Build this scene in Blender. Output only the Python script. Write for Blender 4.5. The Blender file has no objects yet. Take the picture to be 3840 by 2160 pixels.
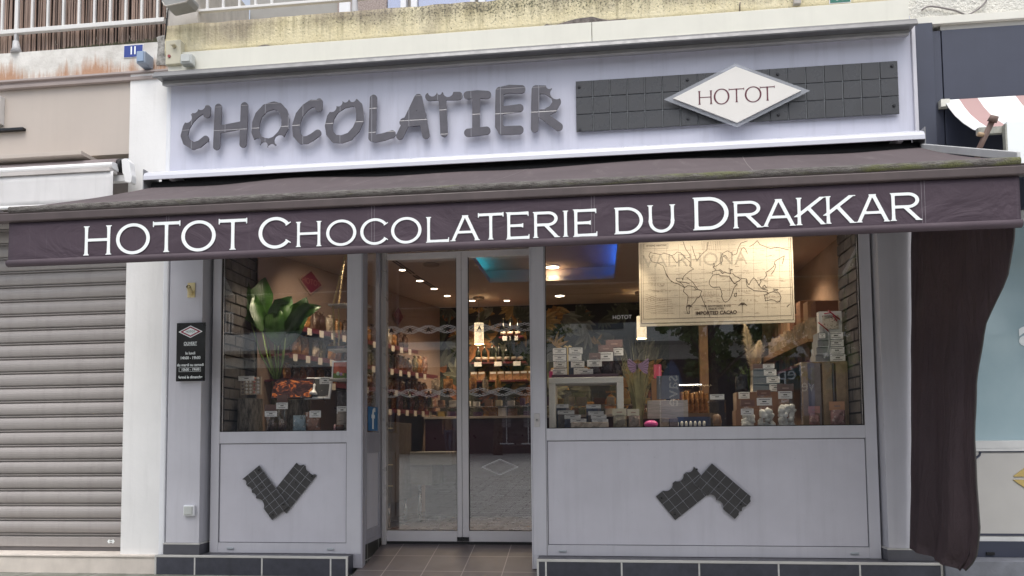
import bpy, bmesh, math, random
import numpy as np
from mathutils import Vector, Matrix, noise

random.seed(7)
S = bpy.context.scene
COL = S.collection
rad = math.radians

# ------------------------------------------------------------------ camera
F_PX, CY_PX = 2773.0, 1490.0
yaw, pitch, roll = rad(-6.595), rad(3.312), rad(-0.517)
CAM = np.array([0.0, -6.16, 1.12])
FWD = np.array([math.sin(yaw)*math.cos(pitch), math.cos(yaw)*math.cos(pitch), math.sin(pitch)])
_r = np.array([math.cos(yaw), -math.sin(yaw), 0.0]); _u = np.cross(_r, FWD)
RGT = math.cos(roll)*_r + math.sin(roll)*_u
UPV = -math.sin(roll)*_r + math.cos(roll)*_u
cd = bpy.data.cameras.new('camera'); cam = bpy.data.objects.new('camera', cd); COL.objects.link(cam)
M = Matrix.Identity(4)
for i in range(3):
    M[i][0], M[i][1], M[i][2], M[i][3] = RGT[i], UPV[i], -FWD[i], CAM[i]
cam.matrix_world = M
cd.sensor_width = 36; cd.lens = F_PX/3840*36; cd.shift_y = (CY_PX-1080)/3840
cd.clip_start = 0.05; cd.clip_end = 400
S.camera = cam

# ------------------------------------------------------------------ light
W = bpy.data.worlds.new("World"); S.world = W; W.use_nodes = True
wn = W.node_tree
sky = wn.nodes.new('ShaderNodeTexSky'); sky.sky_type = 'NISHITA'; sky.sun_disc = False
SUN_EL, SUN_AZ = rad(63), rad(-18)        # azimuth from -Y (in front of the shop) towards the left
sky.sun_elevation = SUN_EL; sky.sun_rotation = math.pi + SUN_AZ
sky.air_density = 1.0; sky.dust_density = 3.0; sky.ozone_density = 1.0
hs = wn.nodes.new('ShaderNodeHueSaturation'); hs.inputs['Saturation'].default_value = 0.42   # overcast: grey sky
wn.links.new(sky.outputs[0], hs.inputs['Color'])
wn.links.new(hs.outputs[0], wn.nodes['Background'].inputs[0])
wn.nodes['Background'].inputs[1].default_value = 0.15
sl = bpy.data.lights.new('sun', 'SUN'); sl.energy = 1.0; sl.angle = rad(35); sl.color = (1, .96, .9)
sun = bpy.data.objects.new('sun', sl); COL.objects.link(sun)
sd = Vector((math.sin(SUN_AZ)*math.cos(SUN_EL), -math.cos(SUN_AZ)*math.cos(SUN_EL), math.sin(SUN_EL)))
sun.rotation_euler = sd.to_track_quat('Z', 'Y').to_euler(); sun.location = (0, -8, 12)
S.view_settings.view_transform = 'Standard'; S.view_settings.look = 'None'
S.view_settings.exposure = 0.75; S.view_settings.gamma = 1
S.render.engine = 'CYCLES'
S.cycles.use_denoising = True
S.cycles.max_bounces = 8; S.cycles.transparent_max_bounces = 16; S.cycles.sample_clamp_indirect = 6
S.cycles.caustics_reflective = False; S.cycles.caustics_refractive = False

# ------------------------------------------------------------------ measuring: photo pixel -> point on the plane at depth Y
def at(px, py, Y=0.0):                     # px, py in the 3840 x 2160 photograph
    d = FWD + RGT*(px-1920)/F_PX - UPV*(py-CY_PX)/F_PX
    return CAM + d*(Y-CAM[1])/d[1]
K = 3840/2576
def ov(px, py, Y=0.0): return at(px*K, py*K, Y)      # the same in the 2576-pixel overview
def crop(x0, y0, s): return lambda x, y, Y=0.0: at(x0+x*s, y0+y*s, Y)
def rect(x0, y0, x1, y1, Y):               # overview box -> X0, X1, Z0, Z1 at depth Y
    a = ov(x0, (y0+y1)/2, Y); b = ov(x1, (y0+y1)/2, Y); c = ov((x0+x1)/2, y1, Y); d = ov((x0+x1)/2, y0, Y)
    return a[0], b[0], c[2], d[2]

# ------------------------------------------------------------------ materials
class NT:
    def __init__(s, name):
        s.m = bpy.data.materials.new(name); s.m.use_nodes = True; s.t = s.m.node_tree
        s.b = s.t.nodes['Principled BSDF']; s.out = s.t.nodes['Material Output']
    def n(s, typ, i=None, **kw):
        nd = s.t.nodes.new('ShaderNode'+typ)
        for k, v in kw.items(): setattr(nd, k, v)
        for k, v in (i or {}).items():
            if isinstance(v, bpy.types.NodeSocket): s.t.links.new(v, nd.inputs[k])
            else: nd.inputs[k].default_value = v
        return nd
    def set(s, k, v):
        if isinstance(v, bpy.types.NodeSocket): s.t.links.new(v, s.b.inputs[k])
        else: s.b.inputs[k].default_value = v
    def pos(s, obj=False):
        return s.n('TexCoord').outputs['Object'] if obj else s.n('NewGeometry').outputs['Position']
    def scl(s, v, k): return s.n('VectorMath', {0: v, 1: k}, operation='MULTIPLY').outputs[0]
    def noise(s, v, scale, detail=4, rough=.55, dist=0):
        return s.n('TexNoise', {'Vector': v, 'Scale': scale, 'Detail': detail, 'Roughness': rough, 'Distortion': dist}).outputs['Fac']
    def rng(s, v, a, b, c, d): return s.n('MapRange', {0: v, 1: a, 2: b, 3: c, 4: d}).outputs[0]
    def mix(s, f, a, b):
        nd = s.n('Mix', data_type='RGBA')
        for sock, v in ((nd.inputs[0], f), (nd.inputs[6], a), (nd.inputs[7], b)):
            if isinstance(v, bpy.types.NodeSocket): s.t.links.new(v, sock)
            else: sock.default_value = v if not isinstance(v, tuple) or len(v) == 4 else (*v, 1)
        return nd.outputs[2]
    def math(s, op, a, b=0.0): return s.n('Math', {0: a, 1: b}, operation=op).outputs[0]
    def bump(s, h, strength, dist=.01):
        s.set('Normal', s.n('Bump', {'Height': h, 'Strength': strength, 'Distance': dist}).outputs[0])

_mc = {}
def mat(name, col, rough=.6, metal=0.0, var=.10, scale=5.0, bump=0.0, bscale=80.0, spec=.5, obj=False, dirt=0.0, coat=0.0, wavy=0.0, scuff=0.0):
    if name in _mc: return _mc[name]
    q = NT(name); p = q.pos(obj)
    f = q.rng(q.noise(p, scale, 5), .3, .7, 1-var, 1+var)
    c = q.n('VectorMath', {0: tuple(col), 'Scale': f}, operation='SCALE').outputs[0]
    if dirt:
        st = q.noise(q.scl(p, (9, 9, .7)), 1.6, 5, .65)
        c = q.mix(q.rng(st, .5, .78, 0, dirt), c, tuple(x*.45 for x in col))
    if scuff:                                  # sparse scuffs and splash marks
        sc_ = q.math('MULTIPLY', q.rng(q.noise(p, 38, 5, .75), .62, .72, 0, 1), q.rng(q.noise(p, 2.6, 4, .6), .48, .62, 0, scuff))
        c = q.mix(sc_, c, tuple(x*.5 for x in col))
    q.set('Base Color', c); q.set('Metallic', metal)
    q.set('Roughness', q.rng(q.noise(p, scale*2.3, 3), .3, .7, max(rough-.08, .02), min(rough+.08, 1)))
    q.set('Specular IOR Level', spec)
    if coat: q.set('Coat Weight', coat)
    if bump: q.bump(q.noise(p, bscale, 4), bump, .004)
    elif wavy: q.bump(q.noise(p, 2.2, 2), wavy, .05)
    _mc[name] = q.m
    return q.m

def emit(name, col, k):
    q = NT(name); q.set('Base Color', (*col, 1)); q.set('Emission Color', (*col, 1)); q.set('Emission Strength', k)
    return q.m

def glass(name, base=.055, top=.9, tint=(1, 1, 1), rough=0.0):
    q = NT(name); q.t.nodes.remove(q.b)
    lw = q.n('LayerWeight', {'Blend': .5}).outputs['Facing']
    f = q.rng(q.math('POWER', lw, 4.0), 0, 1, base, top)
    tr = q.n('BsdfTransparent', {'Color': (*tint, 1)}); gl = q.n('BsdfGlossy', {'Roughness': rough, 'Color': (.96, .98, 1, 1)})
    mx = q.n('MixShader', {0: f, 1: tr.outputs[0], 2: gl.outputs[0]})
    q.t.links.new(mx.outputs[0], q.out.inputs[0])
    return q.m

# ------------------------------------------------------------------ meshes
def BM(): return bmesh.new()
def box(bm, x0, x1, y0, y1, z0, z1, mi=0):
    v = [bm.verts.new(p) for p in ((x0,y0,z0),(x1,y0,z0),(x1,y1,z0),(x0,y1,z0),(x0,y0,z1),(x1,y0,z1),(x1,y1,z1),(x0,y1,z1))]
    for f in ((0,3,2,1),(4,5,6,7),(0,1,5,4),(1,2,6,5),(2,3,7,6),(3,0,4,7)):
        bm.faces.new([v[i] for i in f]).material_index = mi
    return v
def obox(bm, c, ux, uy, uz, mi=0):         # box from centre and three half-vectors
    c = Vector(c); ux, uy, uz = Vector(ux), Vector(uy), Vector(uz); v = []
    for sz in (-1, 1):
        for sx, sy in ((-1,-1),(1,-1),(1,1),(-1,1)): v.append(bm.verts.new(c+ux*sx+uy*sy+uz*sz))
    for f in ((0,3,2,1),(4,5,6,7),(0,1,5,4),(1,2,6,5),(2,3,7,6),(3,0,4,7)):
        bm.faces.new([v[i] for i in f]).material_index = mi
def quad(bm, a, b, c, d, mi=0):
    bm.faces.new([bm.verts.new(p) for p in (a, b, c, d)]).material_index = mi
def tube(bm, pts, r, n=8, mi=0, caps=True):
    pts = [Vector(p) for p in pts]; rings = []
    rr = r if isinstance(r, (list, tuple)) else [r]*len(pts)
    ref = None
    for i, p in enumerate(pts):
        d = (pts[min(i+1, len(pts)-1)]-pts[max(i-1, 0)]).normalized()
        if ref is None: ref = d.cross(Vector((0, 0, 1))) if abs(d.z) < .9 else d.cross(Vector((0, 1, 0)))
        a = (ref - d*ref.dot(d)).normalized(); b = d.cross(a); ref = a
        rings.append([bm.verts.new(p+(a*math.cos(2*math.pi*k/n)+b*math.sin(2*math.pi*k/n))*rr[i]) for k in range(n)])
    for A, B in zip(rings, rings[1:]):
        for k in range(n):
            f = bm.faces.new((A[k], A[(k+1) % n], B[(k+1) % n], B[k])); f.material_index = mi; f.smooth = n > 6
    if caps:
        bm.faces.new(rings[0][::-1]).material_index = mi; bm.faces.new(rings[-1]).material_index = mi
def prism(bm, prof, x0, x1, mi=0, smooth=False):       # profile in (y, z), extruded along X
    A = [bm.verts.new((x0, y, z)) for y, z in prof]; B = [bm.verts.new((x1, y, z)) for y, z in prof]
    n = len(prof)
    for k in range(n):
        f = bm.faces.new((A[k], A[(k+1) % n], B[(k+1) % n], B[k])); f.material_index = mi; f.smooth = smooth
    bm.faces.new(A[::-1]).material_index = mi; bm.faces.new(B).material_index = mi
def ball(bm, c, r, sub=1, sq=(1, 1, 1), mi=0, jit=0.0):
    g = bmesh.ops.create_icosphere(bm, subdivisions=sub, radius=1)
    c = Vector(c); fs = set()
    for v in g['verts']:
        k = 1+jit*noise.noise(v.co*1.7+c*13)
        v.co = Vector((v.co.x*r*sq[0]*k, v.co.y*r*sq[1]*k, v.co.z*r*sq[2]*k))+c
        fs.update(v.link_faces)
    for f in fs: f.material_index = mi; f.smooth = True
def sheet(bm, P, nu, nv, mi=0, smooth=True, thick=0.0):          # P(u, v) -> point; thick adds a back sheet and rim
    def lay(off):
        return [[bm.verts.new(Vector(P(i/nu, j/nv))+Vector(off)) for i in range(nu+1)] for j in range(nv+1)]
    G = lay((0, 0, 0))
    for j in range(nv):
        for i in range(nu):
            f = bm.faces.new((G[j][i], G[j][i+1], G[j+1][i+1], G[j+1][i])); f.material_index = mi; f.smooth = smooth
    if thick:
        H = lay((0, thick, 0))
        for j in range(nv):
            for i in range(nu):
                f = bm.faces.new((H[j][i], H[j+1][i], H[j+1][i+1], H[j][i+1])); f.material_index = mi; f.smooth = smooth
        rim = [(G[0][i], H[0][i]) for i in range(nu+1)]+[(G[j][nu], H[j][nu]) for j in range(1, nv+1)]+[(G[nv][i], H[nv][i]) for i in range(nu-1, -1, -1)]+[(G[j][0], H[j][0]) for j in range(nv-1, 0, -1)]
        for (a, b), (c, d) in zip(rim, rim[1:]+rim[:1]): bm.faces.new((a, b, d, c)).material_index = mi
def plate(bm, sdf, x0, x1, z0, z1, res, yf, yb, mi=0):           # solid cut to the outline sdf(x, z) < 0
    nx, nz = int(math.ceil((x1-x0)/res)), int(math.ceil((z1-z0)/res))
    xs = x0+np.arange(nx+1)*res; zs = z0+np.arange(nz+1)*res
    Fv = sdf(*np.meshgrid(xs, zs)); ins = Fv < 0; vd = {}
    def vert(key, x, z):
        if key not in vd: vd[key] = (bm.verts.new((x, yf, z)), bm.verts.new((x, yb, z)))
        return vd[key]
    act = ins[:-1, :-1] | ins[1:, :-1] | ins[:-1, 1:] | ins[1:, 1:]
    for j, i in zip(*np.nonzero(act)):
        cs = ((j, i), (j, i+1), (j+1, i+1), (j+1, i)); poly = []; seg = []
        for k in range(4):
            a, b = cs[k], cs[(k+1) % 4]
            if ins[a]: poly.append(vert(a, xs[a[1]], zs[a[0]]))
            if ins[a] != ins[b]:
                t = Fv[a]/(Fv[a]-Fv[b]); t = min(max(t, .02), .98)
                v = vert((min(a, b), max(a, b)), xs[a[1]]+t*(xs[b[1]]-xs[a[1]]), zs[a[0]]+t*(zs[b[0]]-zs[a[0]]))
                poly.append(v); seg.append((bool(ins[a]), v))
        if len(poly) > 2:
            try: bm.faces.new([p[0] for p in poly]).material_index = mi
            except ValueError: continue
        for k, (ex, v) in enumerate(seg):
            if ex:
                w = seg[(k+1) % len(seg)][1]
                try: bm.faces.new((v[0], v[1], w[1], w[0])).material_index = mi
                except ValueError: pass

def sd_seg(x, z, ax, az, bx, bz, r):
    px, pz, dx, dz = x-ax, z-az, bx-ax, bz-az
    h = np.clip((px*dx+pz*dz)/max(dx*dx+dz*dz, 1e-9), 0, 1)
    return np.hypot(px-dx*h, pz-dz*h)-r
def sd_box(x, z, cx, cz, hx, hz):
    qx, qz = np.abs(x-cx)-hx, np.abs(z-cz)-hz
    return np.hypot(np.maximum(qx, 0), np.maximum(qz, 0))+np.minimum(np.maximum(qx, qz), 0)
def sd_poly(x, z, pts):
    d = np.full_like(x, 1e9); s = np.ones_like(x); n = len(pts)
    for i in range(n):
        (ax, az), (bx, bz) = pts[i], pts[i-1]
        ex, ez = bx-ax, bz-az; wx, wz = x-ax, z-az
        h = np.clip((wx*ex+wz*ez)/(ex*ex+ez*ez), 0, 1); d = np.minimum(d, (wx-ex*h)**2+(wz-ez*h)**2)
        c1, c2, c3 = z >= az, z < bz, ex*wz > ez*wx
        s = np.where((c1 & c2 & c3) | (~c1 & ~c2 & ~c3), -s, s)
    return s*np.sqrt(d)

# ------------------------------------------------------------------ objects
ORG = {}
def thing(name, label, cat, loc=(0, 0, 0), group=None):
    o = bpy.data.objects.new(name, None); COL.objects.link(o); o.location = loc; o.empty_display_size = .1
    o['label'] = label; o['category'] = cat
    if group: o['group'] = group
    ORG[o.name] = Vector(loc)
    return o
def part(name, bm, m, parent=None, bevel=0.0, label=None, fix=True):
    if fix: bmesh.ops.recalc_face_normals(bm, faces=bm.faces[:])
    org = ORG[parent.name] if parent else Vector((0, 0, 0))
    if org.length: bmesh.ops.translate(bm, vec=-org, verts=bm.verts[:])
    me = bpy.data.meshes.new(name); bm.to_mesh(me); bm.free()
    for k in (m if isinstance(m, (list, tuple)) else [m]): me.materials.append(k)
    o = bpy.data.objects.new(name, me); COL.objects.link(o)
    if parent: o.parent = parent
    ORG[o.name] = org
    if label: o['label'] = label
    if bevel:
        b = o.modifiers.new('bevel', 'BEVEL'); b.width = bevel; b.segments = 2; b.limit_method = 'ANGLE'; b.angle_limit = rad(40)
    return o
def single(name, bm, m, label, cat, group=None, bevel=0.0, loc=None):
    bm.verts.ensure_lookup_table()
    co = [v.co for v in bm.verts]
    if loc is None: loc = Vector(((min(c.x for c in co)+max(c.x for c in co))/2, (min(c.y for c in co)+max(c.y for c in co))/2, min(c.z for c in co)))
    loc = Vector(loc)
    bmesh.ops.recalc_face_normals(bm, faces=bm.faces[:])
    bmesh.ops.translate(bm, vec=-loc, verts=bm.verts[:])
    o = part(name, bm, m, None, bevel, fix=False); o.location = loc; ORG[o.name] = loc
    o['label'] = label; o['category'] = cat
    if group: o['group'] = group
    return o
def struct(name, bm, m, fix=True, bevel=0.0):
    o = part(name, bm, m, None, bevel, fix=fix); o['kind'] = 'structure'; return o
def text(body, size, loc, m, parent, name='lettering', ax='CENTER', sx=1.0, rot=(90, 0, 0), ext=.0006, bold=0.0, spacing=1.0, width=None):
    cu = bpy.data.curves.new(name, 'FONT'); cu.body = body; cu.size = size; cu.align_x = ax; cu.align_y = 'CENTER'
    cu.extrude = ext; cu.offset = bold; cu.space_character = spacing; cu.resolution_u = 4
    tmp = bpy.data.objects.new('tmp', cu); COL.objects.link(tmp)
    me = bpy.data.meshes.new_from_object(tmp.evaluated_get(bpy.context.evaluated_depsgraph_get()))
    bpy.data.objects.remove(tmp); bpy.data.curves.remove(cu)
    me.materials.clear(); me.materials.append(m); me.name = name
    if width:
        xs_ = [v.co.x for v in me.vertices]; sx = width/max(max(xs_)-min(xs_), 1e-6)
    o = bpy.data.objects.new(name, me); COL.objects.link(o); o.parent = parent
    o.location = Vector(loc)-ORG[parent.name]; o.rotation_euler = [rad(a) for a in rot]; o.scale = (sx, 1, 1)
    ORG[o.name] = ORG[parent.name]
    return o
def copy_tree(o, loc, label=None):
    c = o.copy(); COL.objects.link(c); c.location = loc; ORG[c.name] = Vector(loc)
    if label: c['label'] = label
    for ch in list(o.children):
        d = ch.copy(); COL.objects.link(d); d.parent = c; ORG[d.name] = Vector(loc)
        for g in list(ch.children):
            e = g.copy(); COL.objects.link(e); e.parent = d
    return c

# ------------------------------------------------------------------ palette
M_LAV = mat('lavender_grey_paint', (.545, .54, .585), .40, var=.06, scale=2.0, dirt=.16, wavy=.06, scuff=.4)
M_FASC = mat('fascia_paint', (.54, .55, .645), .40, var=.04, scale=1.2, dirt=.26, wavy=.08, scuff=.35)
M_ALU = mat('grey_lacquered_aluminium', (.33, .325, .37), .38, .0, var=.04)
M_BRUSH = mat('brushed_metal', (.52, .50, .50), .32, .2, var=.06)
M_WHITE = mat('white_lacquer', (.78, .79, .82), .35, var=.03)
M_DARK = mat('near_black', (.012, .012, .014), .7, var=.2)
M_CHOC = None
M_INK = mat('dark_ink', (.03, .025, .025), .7)
M_CARD = mat('white_card', (.78, .77, .75), .6, var=.03)
M_WHT = mat('white_print', (.86, .9, .9), .55, var=.02)
M_BURG = mat('burgundy_paint', (.13, .012, .03), .45, var=.1)
M_BROWNCARD = mat('brown_card', (.16, .085, .07), .6, var=.08)
M_STEEL = mat('steel', (.55, .55, .55), .25, 1.0)
M_BOLT = mat('dark_bolt', (.03, .03, .033), .35, .6)

def tile_mat(name, col, grout, tw, th, ox=0.0, oy=0.0, axis='XY', off=0.0, rough=.45, mort=.006, var=.15, nv=.2):
    q = NT(name); p = q.pos()
    sep = q.n('SeparateXYZ', {0: p})
    a = sep.outputs[axis[0]]; b = sep.outputs[axis[1]]
    v = q.n('CombineXYZ', {0: q.math('ADD', a, ox), 1: q.math('ADD', b, oy)}).outputs[0]
    br = q.n('TexBrick', {'Vector': v, 'Color1': (*[c*(1-var) for c in col], 1), 'Color2': (*[c*(1+var) for c in col], 1), 'Mortar': (*grout, 1),
             'Scale': 1.0, 'Mortar Size': mort, 'Mortar Smooth': .15, 'Bias': 0.0, 'Brick Width': tw, 'Row Height': th}, offset=off, offset_frequency=2)
    n = q.rng(q.noise(p, 14, 6, .6), .3, .7, 1-nv, 1+nv)
    q.set('Base Color', q.n('VectorMath', {0: br.outputs['Color'], 'Scale': n}, operation='SCALE').outputs[0])
    q.set('Roughness', q.rng(q.noise(p, 7), .3, .7, rough-.1, rough+.12))
    h = q.math('ADD', q.math('MULTIPLY', br.outputs['Fac'], -1.0), q.math('MULTIPLY', q.noise(p, 90), .25))
    q.bump(h, .35, .004)
    return q.m

def choc_mat(name, pitch, gx=0.0, gz=0.0, col=(.052, .048, .052), line=(.20, .20, .23), lw=.0022, rough=.22):
    q = NT(name); p = q.pos(True); sep = q.n('SeparateXYZ', {0: p})
    ds = []
    for k, o in (('X', gx), ('Z', gz)):
        f = q.math('FRACT', q.math('DIVIDE', q.math('ADD', sep.outputs[k], o+100*pitch), pitch))
        ds.append(q.math('MULTIPLY', q.math('MINIMUM', f, q.math('SUBTRACT', 1.0, f)), pitch))
    d = q.math('MINIMUM', *ds)
    fac = q.rng(d, lw*.5, lw*1.4, 1, 0)
    n = q.rng(q.noise(p, 9, 4), .3, .7, .85, 1.18)
    base = q.n('VectorMath', {0: col, 'Scale': n}, operation='SCALE').outputs[0]
    q.set('Base Color', q.mix(fac, base, line)); q.set('Roughness', q.rng(q.noise(p, 15), .3, .7, rough-.05, rough+.1))
    q.bump(q.rng(d, 0, lw*2.5, 0, 1), .6, .004)
    return q.m

# ================================================================== SETTING
# street: flat by the shop, rising gently towards the far side
q = NT('street_paving'); p = q.pos()
br = q.n('TexBrick', {'Vector': p, 'Color1': (.40, .39, .37, 1), 'Color2': (.48, .47, .45, 1), 'Mortar': (.09, .09, .08, 1), 'Scale': 1.0,
         'Mortar Size': .011, 'Brick Width': .62, 'Row Height': .33}, offset=.37)
n1 = q.rng(q.noise(p, 9, 7, .65), .3, .7, .72, 1.25)
c = q.n('VectorMath', {0: br.outputs['Color'], 'Scale': n1}, operation='SCALE').outputs[0]
mo = q.rng(q.noise(p, 3.1, 6, .7), .5, .68, 0, .6)
moss_band = q.math('MULTIPLY', q.rng(q.n('SeparateXYZ', {0: p}).outputs['Y'], -1.6, -.5, 0, 1), q.rng(q.noise(p, 5, 5, .65), .25, .6, .45, .9))   # darker mossy band by the fronts; paving beyond lightened to bounce light
q.set('Base Color', q.mix(moss_band, q.mix(mo, c, (.20, .20, .15)), (.13, .135, .105))); q.set('Roughness', .8)
q.bump(q.math('ADD', q.math('MULTIPLY', br.outputs['Fac'], -1.0), q.math('MULTIPLY', q.noise(p, 60), .6)), .5, .006)
bm = BM(); prof = [(1.5, 0), (-4, 0), (-7, .0), (-20, .55), (-60, .6)]
for (ya, za), (yb, zb) in zip(prof, prof[1:]):
    quad(bm, (-60, ya, za), (60, ya, za), (60, yb, zb), (-60, yb, zb))
bmesh.ops.recalc_face_normals(bm, faces=bm.faces[:])
bmesh.ops.reverse_faces(bm, faces=[f for f in bm.faces if f.normal.z < 0])
struct('street', bm, q.m, fix=False)

# entrance ramp and shop floor in the same 33 cm tiles
M_FLOOR = tile_mat('floor_tile', (.118, .102, .106), (.30, .27, .26), .333, .333, ox=10.12, oy=10.04, rough=.42, mort=.0045, var=.10, nv=.08)
bm = BM(); x0, x1 = -2.02, -.53
for (ya, za), (yb, zb) in zip([(-.20, .006), (.56, .174)], [(.56, .174), (.56, .174)]): pass
v = [(x0-.02, -.22, 0), (x1+.02, -.22, 0), (x1+.02, .58, .176), (x0-.02, .58, .176)]
quad(bm, *v); quad(bm, v[0], v[3], (x0-.02, .58, 0), (x0-.02, -.22, -.001)); quad(bm, v[1], (x1+.02, -.22, -.001), (x1+.02, .58, 0), v[2])
struct('entrance_ramp', bm, M_FLOOR)
bm = BM(); box(bm, -3.6, 2.6, .581, 4.3, .05, .172); struct('shop_floor', bm, tile_mat('inner_floor_tile', (.060, .040, .036), (.14, .11, .10), .333, .333, ox=10.12, oy=10.04, rough=.3, mort=.004, var=.12, nv=.1))

M_WALLIN = mat('peach_wall_paint', (.30, .21, .165), .7, var=.05)
M_CEIL = mat('ceiling_paint', (.46, .38, .32), .8, var=.03)
LW0, LW1 = Vector((-3.25, .60)), Vector((-2.20, 4.05))          # left wall of the shop, slanting
def lwall(t, off, z):                                              # t along the wall in metres, off into the room
    d = (LW1-LW0).normalized(); nrm = Vector((d.y, -d.x)); q2 = LW0+d*t+nrm*off
    return Vector((q2.x, q2.y, z))
LWLEN = (LW1-LW0).length
bm = BM(); quad(bm, lwall(0, 0, .1), lwall(LWLEN, 0, .1), lwall(LWLEN, 0, 3.05), lwall(0, 0, 3.05))
quad(bm, lwall(0, -.1, .1), lwall(0, -.1, 3.05), lwall(LWLEN, -.1, 3.05), lwall(LWLEN, -.1, .1)); struct('wall_left', bm, M_WALLIN, fix=False)
M_PURP = mat('aubergine_wall', (.035, .018, .042), .6)
bm = BM(); box(bm, 2.28, 2.36, .05, 4.1, .1, 3.05); struct('wall_right', bm, mat('right_wall_paint', (.30, .20, .14), .7))
# wallpaper of big printed leaves and pods on a dark ground
LEAFC = [(.085, .10, .06), (.46, .24, .07), (.15, .16, .12), (.36, .14, .05), (.24, .25, .19), (.52, .34, .12)]
bm = BM(); box(bm, -2.3, .98, 4.06, 4.16, .1, 3.05, 0); rnd = random.Random(31); lay = 0
for i in range(150):
    cx, cz = rnd.uniform(-2.2, .92), rnd.uniform(1.2, 3.0); kind = rnd.choice((0, 0, 2, 4, 1, 5, 3)); n_ = rnd.randint(5, 8); a0 = rnd.uniform(0, 6.28); sp = rnd.uniform(.9, 2.6); L = rnd.uniform(.16, .32); y = 4.0592-lay*2e-5; lay += 1
    for k in range(n_):
        a_ = a0+sp*(k/(n_-1)-.5); w_ = L*rnd.uniform(.10, .17); l_ = L*rnd.uniform(.75, 1.1); dx, dz = math.cos(a_), math.sin(a_); cv = rnd.uniform(-.2, .2)
        mid = [(cx+dx*l_*t-dz*cv*l_*t*t, cz+dz*l_*t+dx*cv*l_*t*t) for t in (0, .2, .45, .7, .88, 1)]; hw = (.1, .75, 1, .75, .4, .02); y -= 1.5e-6
        for sg in (1, -1):
            ed = [(mx-dz*w_*h_*sg, mz+dx*w_*h_*sg) for (mx, mz), h_ in zip(mid, hw)]
            for j in range(5):
                q4 = [(mid[j][0], y, mid[j][1]), (ed[j][0], y, ed[j][1]), (ed[j+1][0], y, ed[j+1][1]), (mid[j+1][0], y, mid[j+1][1])]
                if max(v_[0] for v_ in q4) > .97 or max(v_[2] for v_ in q4) > 3.0: continue
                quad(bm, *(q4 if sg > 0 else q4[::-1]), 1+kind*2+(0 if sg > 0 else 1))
mats_ = [mat('wallpaper_ground', (.016, .02, .02), .7)]
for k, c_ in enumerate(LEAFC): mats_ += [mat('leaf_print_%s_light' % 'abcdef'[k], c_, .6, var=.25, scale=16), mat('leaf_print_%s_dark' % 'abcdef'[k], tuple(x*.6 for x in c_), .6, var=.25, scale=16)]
struct('wall_back', bm, mats_, fix=False)
bm = BM(); box(bm, .98, 2.36, 4.06, 4.16, .1, 3.05); struct('wall_back_dark', bm, M_PURP)
# ceiling with the sunken cove
bm = BM(); cx0, cx1, cy0, cy1, zc = -1.26, .22, .95, 2.50, 3.0
for a in ((-3.6, cx0, .05, 4.15), (cx1, 2.36, .05, 4.15), (cx0, cx1, .05, cy0), (cx0, cx1, cy1, 4.15)):
    box(bm, a[0], a[1], a[2], a[3], zc, zc+.06)
box(bm, cx0-.15, cx1+.15, cy0-.15, cy1+.15, zc+.17, zc+.22)
for a in ((cx0-.15, cx0-.11, cy0-.11, cy1+.11), (cx1+.11, cx1+.15, cy0-.11, cy1+.11), (cx0-.15, cx1+.15, cy0-.15, cy0-.11), (cx0-.15, cx1+.15, cy1+.11, cy1+.15)):
    box(bm, a[0], a[1], a[2], a[3], zc+.06, zc+.17)
struct('ceiling', bm, M_CEIL)

# ================================================================== CHOCOLATE SHOP BUILDING
shop = thing('chocolate_shop', 'lavender grey chocolate shop front with glass doors, two display windows and a black tiled base', 'shop building', (-.6, 0, 0))
M_PLINTH = tile_mat('slate_plinth_tile', (.050, .052, .068), (.55, .54, .52), .60, .40, ox=10.03, oy=10.238, axis='XZ', rough=.38, mort=.007, var=.12)
M_PLTOP = mat('slate_top', (.085, .085, .10), .4, var=.12, scale=7)
M_EDGE = mat('tile_edge_trim', (.52, .51, .49), .45, var=.1)
for (a, b, yf) in ((-3.79, -2.085, -.145), (-.50, 2.565, -.185)):
    bm = BM(); box(bm, a, b, yf, -.002, -.02, .150)
    pl = part('plinth', bm, M_PLINTH, shop)
    bm = BM(); box(bm, a, b, yf, .03, .1515, .163); part('plinth_top', bm, M_PLTOP, pl)
    bm = BM(); box(bm, a-.003, b+.003, yf-.004, yf+.012, .146, .166); 
    box(bm, a-.003, a+.014, yf-.004, yf+.012, -.02, .146); box(bm, b-.014, b+.003, yf-.004, yf+.012, -.02, .146)
    part('edge_trim', bm, M_EDGE, pl, bevel=.002)
# pilasters with tiled feet
for (a, b) in ((-3.725, -3.42), (2.215, 2.53)):
    bm = BM(); box(bm, a, b, -.10, .12, .262, 3.52); pi = part('pilaster', bm, M_LAV, shop, bevel=.004)
    bm = BM(); box(bm, a-.012, b+.012, -.114, .12, .1645, .250); part('base_tile', bm, M_PLTOP, pi)
    bm = BM(); box(bm, a-.013, b+.013, -.116, .12, .2505, .261); part('base_trim', bm, M_EDGE, pi)
# white plastered pier to the left with its white corner strip
M_PLASTER = mat('white_plaster', (.80, .795, .785), .8, var=.05, scale=2.2, bump=.3, bscale=35, dirt=.16)
bm = BM(); box(bm, -4.155, -3.80, -.08, .15, .155, 4.46); part('pier', bm, M_PLASTER, shop)
bm = BM(); box(bm, -3.797, -3.744, -.095, .12, .14, 4.40); part('corner_strip', bm, M_WHITE, shop, bevel=.012)
bm = BM(); box(bm, -3.744, -3.7255, -.04, .1, .16, 3.5); part('shadow_gap', bm, M_DARK, shop)
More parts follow.
